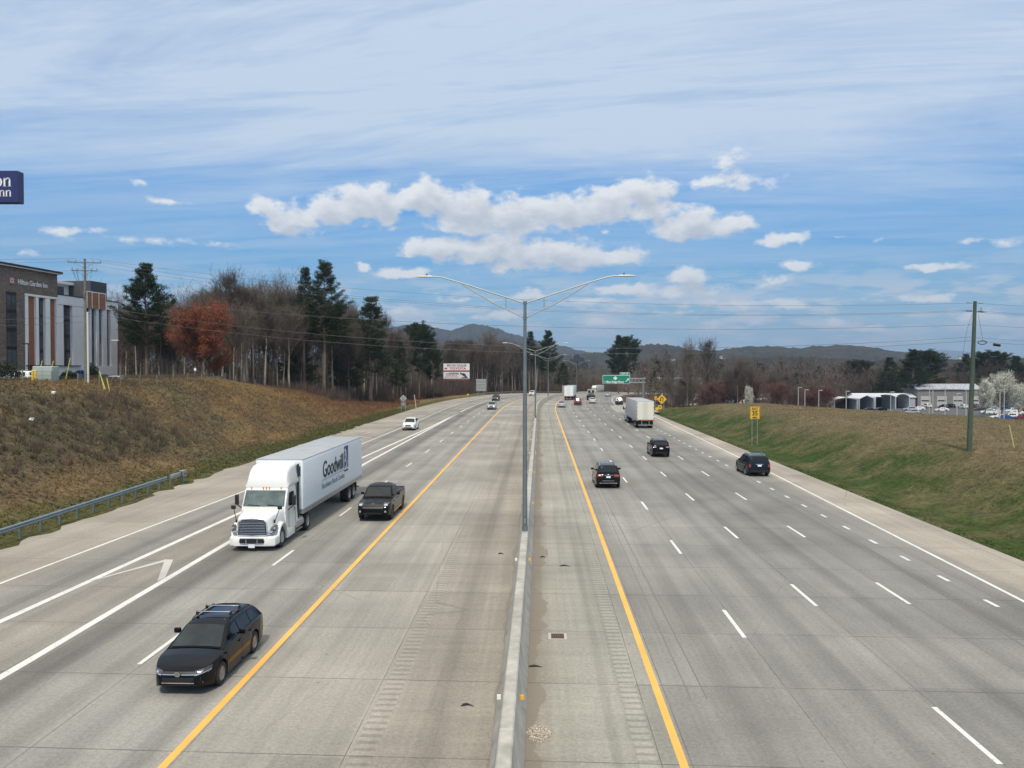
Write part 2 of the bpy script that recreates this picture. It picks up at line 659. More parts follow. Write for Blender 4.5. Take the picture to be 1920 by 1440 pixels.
def ground_col(x, y):
    s, o = so(x, y)
    t = e_l(s) - o
    tr = o - 23.5
    n1, n2, n3 = fbm(x * .09, y * .06, 1), fbm(x * .35, y * .2, 2), fbm(x * 1.3, y * .8, 3)
    def C(*a): return np.array(a)[None, :]
    def mx(a, b, f): return a * (1 - f[:, None]) + b * f[:, None]
    e = np.ones(len(x))
    tan, dark, grn = C(.205, .140, .068), C(.115, .082, .048), C(.085, .095, .035)
    L = mx(tan * e[:, None], dark, sm((n1 * .65 + n2 * .35 - .40) * 5) * .85)
    L = mx(L, C(.25, .172, .078), sm((n2 - .52) * 6) * .6)
    L = mx(L, C(.105, .100, .062), sm((n1 - .55) * 6) * .5 * (1 - sm((s - 90) / 60)))
    L = mx(L, C(.105, .092, .060), .6 * np.exp(-((s - 60 - 8 * n2) / 15) ** 2 - ((t - 10) / 4.5) ** 2))
    L = mx(L, C(.21, .125, .068), sm((s - 128) / 35) * sm((t - 3) / 5) * (.5 + .5 * n3))
    L = mx(L, C(.085, .060, .042), sm((s - 178) / 30) * sm((t - 4) / 8))
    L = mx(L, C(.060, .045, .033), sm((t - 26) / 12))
    L = mx(L, C(.075, .082, .030), (1 - sm((t - 1.6 - 2 * n2) / 1.6)) * .85)
    cut = sm((s - 290) / 30) * sm((t - 2) / 4)
    L = mx(L, C(.16, .085, .048), cut * sm((n2 - .35) * 4))
    gr, tn = C(.046, .072, .018), C(.155, .124, .068)
    gm = np.clip((1 - sm((tr - 2.5 - 9 * n1) / 6)) * 1.0 + sm((n1 * .4 + n2 * .6 - .55) * 8) * .32, 0, 1)
    gm = gm * (1 - .55 * sm((n3 * .5 + n2 * .5 - .45) * 8))
    Rr = mx(tn * (0.8 + .4 * n3)[:, None], gr, gm)
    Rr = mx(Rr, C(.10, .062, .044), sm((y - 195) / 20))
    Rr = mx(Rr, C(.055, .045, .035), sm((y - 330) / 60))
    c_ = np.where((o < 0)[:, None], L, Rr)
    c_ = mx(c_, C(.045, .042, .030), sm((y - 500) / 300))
    return np.clip(c_, 0, 1)


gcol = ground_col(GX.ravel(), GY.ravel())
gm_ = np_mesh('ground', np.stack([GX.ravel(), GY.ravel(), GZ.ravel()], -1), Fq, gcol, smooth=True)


def grass_mat(name, stretch=(1, 1, 1)):
    m = bpy.data.materials.new(name)
    m.use_nodes = True
    h = G(m.node_tree)
    p = m.node_tree.nodes['Principled BSDF']
    p.inputs['Roughness'].default_value = 0.95
    p.inputs['Specular IOR Level'].default_value = 0.1
    at = h.n('ShaderNodeAttribute', attribute_name='tint')
    ob = h.n('ShaderNodeTexCoord').outputs['Object']
    a = h.noise(h.vm('MULTIPLY', ob, (1, 1, 1)), 2.6, 6, 0.7)
    b = h.noise(ob, 0.8, 5, 0.65)
    f = h.m('MULTIPLY', h.rng(a, 0.3, 0.7, 0.5, 1.45), h.rng(b, 0.3, 0.7, 0.78, 1.22))
    c_ = h.mix(1.0, at.outputs['Color'], h.xyz(f, f, f), 'MULTIPLY')
    h.put(p.inputs['Base Color'], c_)
    bu = h.n('ShaderNodeBump')
    bu.inputs['Strength'].default_value = 0.9
    bu.inputs['Distance'].default_value = 0.25
    h.put(bu.inputs['Height'], h.m('ADD', a, h.m('MULTIPLY', b, 2.0)))
    h.put(p.inputs['Normal'], bu.outputs[0])
    return m


M_GROUND = grass_mat('grass_ground')
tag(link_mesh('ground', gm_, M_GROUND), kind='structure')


# ---------------------------------------------------------------- pavement
def strip(s0, s1, ds, offs, dz=0.0, path=rp, skirt=None):
    """sheet between offset functions; UV = (offset, s) in metres"""
    n = max(2, int(abs(s1 - s0) / ds) + 1)
    ss = np.linspace(s0, s1, n)
    mb = MB()
    vs, uv = [], []
    rows = []
    for s in ss:
        row = []
        for of in offs:
            o_ = of(s) if callable(of) else of
            row.append((path(s, o_, dz), (o_, s)))
        if skirt:
            p = row[0][0]; q = row[-1][0]
            row = [((p[0], p[1], p[2] - skirt), row[0][1])] + row + [((q[0], q[1], q[2] - skirt), row[-1][1])]
        rows.append(row)
    k = len(rows[0])
    for row in rows:
        for p, u in row:
            vs.append(p); uv.append(u)
    fs = [(i * k + j, i * k + j + 1, (i + 1) * k + j + 1, (i + 1) * k + j) for i in range(n - 1) for j in range(k - 1)]
    mb.add(vs, fs)
    mb.uv = uv
    return mb


def concrete_mat(name, is_ramp=False):
    m = bpy.data.materials.new(name)
    m.use_nodes = True
    h = G(m.node_tree)
    p = m.node_tree.nodes['Principled BSDF']
    p.inputs['Specular IOR Level'].default_value = 0.25
    p.inputs['Roughness'].default_value = 0.85
    uv = h.n('ShaderNodeUVMap').outputs[0]
    U, V, _ = h.sep(uv)
    # slow wander of the streaks
    wob = h.m('MULTIPLY', h.m('SUBTRACT', h.noise(h.xyz(0, h.m('MULTIPLY', V, .02), 0), 1, 3), .5), 1.2)
    Uw = h.m('ADD', U, wob)
    be, gy_, dk = (.355, .325, .290), (.325, .318, .300), (.235, .225, .21)
    def P(u): return (u + 30) / 60
    br = (.315, .285, .250)
    stops = [(-30, (.36, .33, .295)), (-21.6, (.365, .335, .298)), (-21.0, (.29, .28, .268)), (-19.0, (.275, .266, .255)), (-17.6, (.315, .295, .27)),
             (-15.6, (.315, .298, .272)), (-14.9, (.20, .194, .186)), (-14.0, (.185, .180, .174)), (-13.3, (.295, .288, .276)), (-12.2, gy_), (-11.4, (.30, .294, .282)), (-10.6, (.285, .282, .272)),
             (-9.6, gy_), (-8.8, (.295, .29, .28)), (-7.8, (.345, .33, .305)), (-3.95, (.35, .332, .305)), (-3.7, (.36, .338, .31)), (-2.9, (.31, .288, .258)), (-1.7, (.30, .278, .248)),
             (-1.2, (.335, .31, .275)), (-0.4, (.30, .28, .25)), (0.5, (.24, .215, .185)), (1.1, (.345, .335, .30)), (3.0, (.335, .328, .298)), (3.9, (.325, .315, .29)), (4.6, (.30, .295, .284)), (8, (.285, .282, .274)), (13, (.25, .247, .24)), (18.2, (.245, .242, .236)),
             (19.9, (.275, .268, .258)), (20.6, (.385, .35, .31)), (30, (.39, .355, .318))]
    stops = stops[:32]
    c_ = h.ramp(h.m('DIVIDE', h.m('ADD', U, 30), 60), [(P(u), cc_) for u, cc_ in stops])
    # slab-to-slab tone
    slab = h.n('ShaderNodeTexWhiteNoise', noise_dimensions='2D')
    h.put(slab.inputs['Vector'], h.xyz(h.m('FLOOR', h.m('DIVIDE', h.m('ADD', U, 3.9 + 36.6 - .05), 3.66)), h.m('FLOOR', h.m('DIVIDE', V, 4.6)), 0))
    f = h.rng(slab.outputs[0], 0, 1, .90, 1.05)
    big = h.noise(uv, .12, 5, .6)
    f = h.m('MULTIPLY', f, h.rng(big, .3, .7, .78, 1.20))
    # longitudinal streaks
    st = h.noise(h.xyz(h.m('MULTIPLY', Uw, 1.6), h.m('MULTIPLY', V, .035), 0), 1.0, 6, .65)
    f = h.m('MULTIPLY', f, h.rng(st, .3, .7, .86, 1.10))
    st2 = h.noise(h.xyz(h.m('MULTIPLY', Uw, 6), h.m('MULTIPLY', V, .05), 3), 1.0, 3, .6)
    f = h.m('MULTIPLY', f, h.rng(st2, .3, .7, .95, 1.04))
    # wheel tracks in each lane
    tr_ = h.m('ABSOLUTE', h.m('SUBTRACT', h.m('FRACT', h.m('DIVIDE', h.m('ADD', h.m('ADD', U, 3.9 + 36.6), h.m('MULTIPLY', wob, .15)), 1.83)), .5))
    lanes = h.m('MAXIMUM', h.m('MULTIPLY', h.m('GREATER_THAN', U, 4.2), h.m('LESS_THAN', U, 19.5)), h.m('MULTIPLY', h.m('GREATER_THAN', U, -21.0), h.m('LESS_THAN', U, -7.8)))
    f = h.m('MULTIPLY', f, h.m('SUBTRACT', 1.0, h.m('MULTIPLY', lanes, h.rng(tr_, 0.0, .3, .12, 0, smooth=True))))
    # oil band down the middle of each lane, fading in and out, and old square patches
    ob_ = h.m('ABSOLUTE', h.m('SUBTRACT', h.m('FRACT', h.m('DIVIDE', h.m('ADD', h.m('ADD', U, -4.05 + 36.6), h.m('MULTIPLY', wob, .3)), 3.66)), .5))
    f = h.m('MULTIPLY', f, h.m('SUBTRACT', 1.0, h.m('MULTIPLY', h.m('MULTIPLY', lanes, h.rng(h.noise(h.xyz(h.m('MULTIPLY', U, .3), h.m('MULTIPLY', V, .03), 9), 1, 3), .4, .6, .2, 1)), h.rng(ob_, 0.0, .2, .11, 0, smooth=True))))
    pw = h.n('ShaderNodeTexWhiteNoise', noise_dimensions='2D')
    h.put(pw.inputs['Vector'], h.xyz(h.m('FLOOR', h.m('DIVIDE', h.m('ADD', U, 36.6), 1.83)), h.m('FLOOR', h.m('DIVIDE', V, 2.3)), 0))
    f = h.m('MULTIPLY', f, h.m('SUBTRACT', 1.0, h.m('MULTIPLY', h.m('GREATER_THAN', pw.outputs[0], .985), .10)))
    # fine grain
    f = h.m('MULTIPLY', f, h.rng(h.noise(uv, 9, 5, .75), .3, .7, .78, 1.18))
    f = h.m('MULTIPLY', f, h.rng(h.noise(uv, 28, 3, .85), .3, .7, .78, 1.20))
    # cross banding on the median shoulders
    med = h.m('LESS_THAN', h.m('ABSOLUTE', h.m('SUBTRACT', U, 0.05)), 3.7)
    bd = h.noise(h.xyz(h.m('MULTIPLY', U, .12), h.m('MULTIPLY', V, 2.1), 5), 1.0, 6, .75)
    f = h.m('MULTIPLY', f, h.m('ADD', 1.0, h.m('MULTIPLY', med, h.rng(bd, .3, .7, -.10, .09))))
    # tyre marks on the median shoulders
    for uc, wd, am in ((-2.05, .22, .16), (2.55, .12, .14), (2.95, .05, .10)):
        q = h.m('ABSOLUTE', h.m('SUBTRACT', h.m('ADD', U, h.m('MULTIPLY', wob, .5)), uc))
        f = h.m('MULTIPLY', f, h.m('SUBTRACT', 1.0, h.rng(q, wd * .5, wd * 1.6, am, 0, smooth=True)))
    # dirt washed along the barrier
    dn = h.noise(h.xyz(0, h.m('MULTIPLY', V, .22), 7), 1, 4, .6)
    dw = h.rng(dn, .38, .62, .45, 1.15)
    dirt = h.m('MULTIPLY', h.m('GREATER_THAN', U, 0.0), h.m('GREATER_THAN', h.m('SUBTRACT', dw, U), 0.0))
    dirtl = h.m('MULTIPLY', h.m('LESS_THAN', U, 0.0), h.m('GREATER_THAN', h.m('ADD', h.rng(dn, .4, .65, .38, .62), U), 0.0))
    dirt = h.m('MAXIMUM', dirt, dirtl)
    # joints: across every 4.6 m, and along the lane lines
    jv = h.m('ABSOLUTE', h.m('SUBTRACT', h.m('FRACT', h.m('DIVIDE', h.m('ADD', V, h.m('MULTIPLY', U, .02)), 4.6)), .5))
    jx = h.m('GREATER_THAN', jv, .5 - .022 / 4.6)
    jo = None
    for uc in (-24.3, -19.4, -15.35, -11.45, -7.7, -3.82, 3.55, 4.25, 7.75, 11.4, 15.05, 18.75, 22.9):
        q = h.m('LESS_THAN', h.m('ABSOLUTE', h.m('SUBTRACT', U, uc)), .014)
        jo = q if jo is None else h.m('MAXIMUM', jo, q)
    jn = h.rng(h.noise(uv, .6, 3, .6), .35, .6, .45, 1)
    joint = h.m('MULTIPLY', h.m('MAXIMUM', jx, jo), jn)
    # rumble strips
    rv = h.m('FRACT', h.m('DIVIDE', V, .36))
    rmask = None
    for uc, wd in ((-3.42, .27), (3.25, .24), (-25.6, .0), (21.2, .0)):
        if wd == 0: continue
        q = h.m('LESS_THAN', h.m('ABSOLUTE', h.m('SUBTRACT', U, uc)), wd)
        rmask = q if rmask is None else h.m('MAXIMUM', rmask, q)
    rum = h.m('MULTIPLY', rmask, h.m('LESS_THAN', rv, .42))
    light = h.m('MULTIPLY', rmask, .10)
    f = h.m('MULTIPLY', f, h.m('ADD', 1.0, light))
    f = h.m('MULTIPLY', f, h.m('SUBTRACT', 1.0, h.m('MULTIPLY', rum, .24)))
    c_ = h.mix(1.0, c_, h.xyz(h.m('MULTIPLY', f, .905), h.m('MULTIPLY', f, .895), h.m('MULTIPLY', f, .85)), 'MULTIPLY')
    c_ = h.mix(h.m('MULTIPLY', dirt, .75), c_, h.mix(h.noise(uv, 25, 3, .8), (.10, .085, .07), (.30, .26, .21)))
    c_ = h.mix(h.m('MULTIPLY', joint, .68), c_, (.07, .065, .06))
    # hairline cracks and specks
    vo = h.n('ShaderNodeTexVoronoi', feature='DISTANCE_TO_EDGE')
    h.put(vo.inputs['Vector'], h.vm('ADD', h.vm('MULTIPLY', uv, (1, .35, 1)), h.vm('SCALE', h.n('ShaderNodeTexCoord').outputs['UV'], scale=0.0)))
    vo.inputs['Scale'].default_value = .15
    ck = h.m('MULTIPLY', h.m('LESS_THAN', vo.outputs['Distance'], .0017), h.m('GREATER_THAN', big, .5))
    c_ = h.mix(h.m('MULTIPLY', ck, .3), c_, (.1, .095, .09))
    sp = h.n('ShaderNodeTexVoronoi')
    h.put(sp.inputs['Vector'], uv)
    sp.inputs['Scale'].default_value = .9
    spk = h.m('LESS_THAN', sp.outputs['Distance'], .035)
    c_ = h.mix(h.m('MULTIPLY', spk, .6), c_, (.06, .055, .05))
    h.put(p.inputs['Base Color'], c_)
    bu = h.n('ShaderNodeBump')
    bu.inputs['Strength'].default_value = 0.35
    bu.inputs['Distance'].default_value = 0.02
    hh = h.m('SUBTRACT', h.m('MULTIPLY', h.noise(uv, 30, 4, .8), .3), h.m('MAXIMUM', rum, joint))
    h.put(bu.inputs['Height'], hh)
    h.put(p.inputs['Normal'], bu.outputs[0])
    return m


M_CONC = concrete_mat('concrete_pavement')
rng_e = np.random.RandomState(3)
_ej = fbm(np.arange(0, 900, 0.5) * .9, np.zeros(1800), 77, 3)


def edge_l(s):      # ragged outer edge of the left shoulder
    b = float(e_l(s)) + .15
    k = int(max(0, min(1799, s * 2)))
    return b - (1.3 * (_ej[k] - .5) + .5 * ((k * 7919 % 13) / 13 - .5) if 20 < s < 130 else 0)


strip(-40, 720, .5 * 2, [edge_l, -20.8, -15.3, -7.8, -3.8, 0.0], 0, skirt=.5).build('road', M_CONC)
tag(bpy.data.objects['road'], kind='structure')
rt = strip(-40, 720, 2.0, [0.0, 4.0, 11.3, 18.2, lambda s: 23.5 if s < 190 else max(20.6, 23.5 - (s - 190) * .12)], 0, skirt=.5).build('road', M_CONC)
tag(rt, kind='structure')
M_RAMP = pmat('ramp_concrete', (.30, .285, .26), .9, var=.12, vscale=.3)
rm = strip(0, 330, 3.0, [-3.2, 0, 3.7, 5.6], 0.008, path=ramp, skirt=.5).build('exit_ramp', M_RAMP)
tag(rm, kind='structure')

# ---------------------------------------------------------------- painted markings
def paint_mat(name, col, wear=.25):
    m = bpy.data.materials.new(name)
    m.use_nodes = True
    h = G(m.node_tree)
    p = m.node_tree.nodes['Principled BSDF']
    p.inputs['Roughness'].default_value = .7
    uv = h.n('ShaderNodeTexCoord').outputs['Object']
    w = h.rng(h.noise(uv, 4, 8, .8), .54, .66, 0, wear)
    s_ = h.rng(h.noise(uv, .5, 4, .6), .3, .7, .85, 1.08)
    c_ = h.mix(1.0, (*col, 1), h.xyz(s_, s_, s_), 'MULTIPLY')
    h.put(p.inputs['Base Color'], h.mix(w, c_, (.28, .27, .25)))
    return m


M_WHT = paint_mat('white_road_paint', (.66, .66, .63), .8)
M_OLD = paint_mat('worn_white_road_paint', (.50, .48, .44), .7)
M_YEL = paint_mat('yellow_road_paint', (.78, .42, .085), .45)


def line(mb, off, w, s0, s1, ds=3.0, dz=.006, path=rp):
    n = max(2, int((s1 - s0) / ds) + 2)
    vs = []
    for s in np.linspace(s0, s1, n):
        o_ = off(s) if callable(off) else off
        vs.append(path(s, o_ - w / 2, dz)); vs.append(path(s, o_ + w / 2, dz))
    mb.add(vs, [(2 * i, 2 * i + 1, 2 * i + 3, 2 * i + 2) for i in range(n - 1)])


def itp(xs, ys):
    return lambda s: float(np.interp(s, xs, ys))


oG1 = itp([0, 23, 41, 76, 114, 170, 300], [-15.0, -15.1, -15.5, -15.9, -15.75, -15.6, -15.6])
oG2 = itp([0, 28, 48, 58, 80, 114, 150, 175], [-18.9, -18.6, -18.1, -17.9, -17.3, -16.3, -15.8, -15.6])
oE = itp([0, 34, 58, 94, 140, 220], [-22.6, -22.0, -21.1, -20.6, -20.2, -20.7])
oER = itp([0, 25, 70, 148, 175], [19.1, 19.4, 20.8, 22.2, 22.6])

mb = MB(); line(mb, -7.85, .2, -20, 700); line(mb, 4.05, .2, -20, 700)
tag(mb.build('yellow_edge_line', M_YEL), kind='structure')
mb = MB(); line(mb, oG1, .3, -20, 175); line(mb, -15.6, .2, 175.2, 700); line(mb, oG2, .3, -20, 165)
tag(mb.build('white_gore_line', M_WHT), kind='structure')
mb = MB(); line(mb, oE, .17, -20, 700); line(mb, oER, .17, -20, 175); line(mb, 18.7, .17, 196, 700)
line(mb, 3.3, .17, 8, 320, path=lambda s, o_, dz: ramp(s, o_, dz + .01)); line(mb, -2.2, .17, 32, 320, path=lambda s, o_, dz: ramp(s, o_, dz + .01))
tag(mb.build('white_edge_line', M_WHT), kind='structure')
mb = MB()
for off, ph, nmax in ((-11.55, 24.0 - 12.3 * 3, 56), (7.66, 27.1 - 12.2 * 3, 56), (11.32, 18.6 - 12.2 * 3, 56), (15.0, 31.2 - 12.2 * 4, 56)):
    for k_ in range(nmax):
        s_ = ph + k_ * (12.3 if off < 0 else 12.2)
        line(mb, off, .15, s_, s_ + 3.1)
for k_ in range(60):
    s_ = 30.95 - 3.66 * 8 + k_ * 3.66
    if s_ < 178:
        line(mb, 18.2, .17, s_, s_ + .95)
tag(mb.build('lane_dashes', M_WHT), kind='structure')
mb = MB()
def quad(mb, pts, dz=.010):
    mb.add([rp(s, o_, dz) for s, o_ in pts], [(0, 1, 2, 3)])
quad(mb, [(33.2, -18.45), (33.55, -18.40), (37.25, -17.05), (37.0, -16.75)])
quad(mb, [(37.25, -17.05), (37.2, -16.62), (33.9, -15.45), (33.4, -15.55)], .016)
tag(mb.build('chevron_marking', M_OLD), kind='structure')
mb = MB()
for s_ in (108, 132, 156, 182):
    quad(mb, [(s_, -25.3), (s_ + .3, -25.3), (s_ - 5, -21.0), (s_ - 5.3, -21.0)])
tag(mb.build('shoulder_marking', M_OLD), kind='structure')

rr = random.Random(15)
M_LIT = pmat('litter_white', (.75, .75, .72), .7)
for s_, o_, lb in ((60, -38.2, 'white scrap of litter high on the left bank'), (68, -41.5, 'small white scrap of litter near the top of the left bank'), (44, -31.5, 'crumpled pale litter low on the left bank'), (46.5, -32.8, 'torn pale wrapper lying low on the left bank')):
    mb = MB()
    for k_ in range(3):
        mb.M = Matrix.Rotation(rr.random() * 3, 4, 'Z') @ Matrix.Rotation(rr.uniform(-.5, .5), 4, 'X')
        mb.rbox(rr.uniform(-.05, .05), 0, .08 * k_, .30, .20, .07, .02)
    x_, y_ = cl(s_, o_)
    o = mb.build('litter', M_LIT); o.location = (x_, y_, tz(x_, y_) + .12)
    tag(o, lb, 'litter')

# shallow dark curve of a tyre skid left of the yellow line
M_SKID = pmat('tyre_rubber_mark', (.16, .15, .14), .9)
mb = MB()
line(mb, itp([95, 112, 128, 140, 150], [-4.3, -4.9, -6.0, -7.2, -7.8]), .05, 95, 150, dz=.005)
line(mb, itp([24, 30, 40, 52, 70], [16.4, 16.8, 17.3, 17.7, 18.1]), .08, 24, 70, dz=.004)
line(mb, itp([24, 60, 100], [4.9, 5.0, 5.1]), .03, 22, 100, dz=.004)
line(mb, itp([24, 60, 100], [5.35, 5.3, 5.4]), .04, 22, 100, dz=.004)
tag(mb.build('skid_marks', M_SKID), kind='structure')

# ---------------------------------------------------------------- median barrier
M_BARR = pmat('barrier_concrete', (.37, .355, .315), .85, var=.26, vscale=1.6, bump=.4, bscale=14)
prof = [(-.40, -.05), (-.40, .08), (-.27, .30), (-.165, .92), (-.13, .95), (.13, .95), (.165, .92), (.27, .30), (.40, .08), (.40, -.05)]
mb = MB()
rings = []
for s_ in np.arange(-30, 715, 2.5):
    rings.append([rp(s_, o_, z_) for o_, z_ in prof])
mb.loft(rings, cap=True)
barrier = mb.build('median_barrier', M_BARR, smooth=35)
tag(barrier, 'long grey concrete median barrier between the two carriageways', 'barrier')
mb = MB()
for s_ in np.arange(11.8, 240, 6.1):
    mb.M = Matrix.Translation(rp(s_, 0, 0)) @ Matrix.Rotation(-hd(s_), 4, 'Z')
    mb.box(0, 0, .951, .30, .03, .003)
mb.M = None
mb.build('joint_seal', pmat('pale_joint', (.55, .54, .5), .9), barrier)['kind'] = 'stuff'
M_ORA = pmat('amber_reflector', (.85, .42, .03), .4)
M_WR = pmat('white_reflector', (.85, .85, .83), .4)
for side, m_, nm in ((1, M_ORA, 'amber'), (-1, M_WR, 'white')):
    for k_ in range(11):
        s_ = 20.4 + k_ * 14.8
        mb = MB()
        mb.M = Matrix.Translation(rp(s_, 0, 0)) @ Matrix.Rotation(-hd(s_), 4, 'Z')
        mb.rbox(side * .30, 0, .58, .10, .03, .13, .008)
        o = mb.build('reflector', m_, barrier)

# things lying beside the barrier
M_GRIT = pmat('dark_grit', (.07, .05, .04), .95)
dr = thing('drain_grate', 'rusty square drain grate set in the paving right of the barrier', 'drain', rp(27.0, 1.35, 0), -H0)
MB().box(0, 0, .004, .62, .62, .012).build('frame', pmat('pale_mortar', (.42, .41, .38), .9), dr)
mb = MB()
mb.box(0, 0, .018, .44, .48, .004)
mb.build('pit', M_GRIT, dr)
mb = MB()
for k_ in range(7):
    mb.box(-.19 + k_ * .063, 0, .023, .022, .48, .012)
mb.build('grille', pmat('rusty_iron', (.14, .075, .05), .8, metal=.3), dr)
rr = random.Random(5)
mb = MB()
for k_ in range(420):
    a, q = rr.random() * 2 * PI, rr.random() ** .7
    x, y = q * .30 * math.cos(a), q * .48 * math.sin(a)
    sx = rr.uniform(.015, .045)
    mb.M = Matrix.Translation((x, y, rr.random() * .04 * (1 - q))) @ Matrix.Rotation(rr.random() * 3, 4, 'Z') @ Matrix.Rotation(rr.random(), 4, 'X')
    mb.box(0, 0, 0, sx, sx * .8, sx * .7)
o = mb.build('rubble_heap', pmat('pale_rubble', (.42, .37, .31), .95, var=.6, vscale=30))
o.location = rp(19.75, .72, .004)
tag(o, 'heap of pale broken concrete rubble against the right foot of the barrier', 'rubble')
DEBRIS = [(36.6, 1.9, .5, .12, 'dark sliver of tyre rubber lying on the right median shoulder'), (38.3, .9, .28, .1, 'short curl of tyre rubber close to the barrier foot'),
          (24.2, .62, .45, .05, 'thin broken stick of debris by the barrier below the drain'), (38.9, -1.15, .3, .12, 'curved scrap of black rubber left of the barrier'),
          (21.3, -1.2, .35, .12, 'brown scrap of debris on the left median shoulder')]
for s_, o_, ln, wd, lb in DEBRIS:
    mb = MB()
    pts = [(ln * (t_ - .5), wd * .8 * math.sin(t_ * 3.1), .02 + .015 * math.sin(t_ * 5)) for t_ in (0, .2, .4, .6, .8, 1)]
    mb.tube(pts, [.008, .03, .035, .03, .02, .006], 6)
    o = mb.build('debris', pmat('black_rubber', (.025, .025, .025), .8), smooth=40)
    o.location = rp(s_, o_, .0)
    o.rotation_euler = (0, 0, rr.uniform(-.4, .3))
    tag(o, lb, 'debris')

# ================================================================ vehicles
M_GLASS = pmat('tinted_glass', (.010, .014, .016), .05, coat=.15, spec=.3)
M_SCR = pmat('screen_glass', (.020, .028, .030), .06, coat=.15, spec=.3, var=.45, vscale=1.3)
M_RUB = pmat('tyre_rubber', (.018, .018, .018), .75)
M_RIM = pmat('alloy', (.45, .45, .46), .3, metal=.9)
M_RIMD = pmat('dark_alloy', (.03, .03, .032), .4, metal=.5)
M_CHR = pmat('chrome', (.75, .76, .78), .12, metal=1.0)
M_BLK = pmat('black_plastic', (.012, .012, .013), .5)
M_RED = pmat('red_lens', (.28, .012, .015), .15, coat=1.0)
M_LAMP = pmat('lamp_lens', (.55, .57, .6), .08, metal=.6, coat=1.0)
M_DLN = pmat('dark_lamp_lens', (.06, .065, .08), .08, coat=.6)
M_PLATE = pmat('plate_white', (.75, .77, .80), .5)
M_AMB = pmat('amber_lens', (.75, .28, .03), .2, coat=1.0)


def paint(name, col, metal=.0, rough=.32):
    return pmat(name, col, rough, metal=metal, coat=.7 if max(col) > .1 else .18, spec=.4 if max(col) > .1 else .14, var=.03, vscale=1.0)


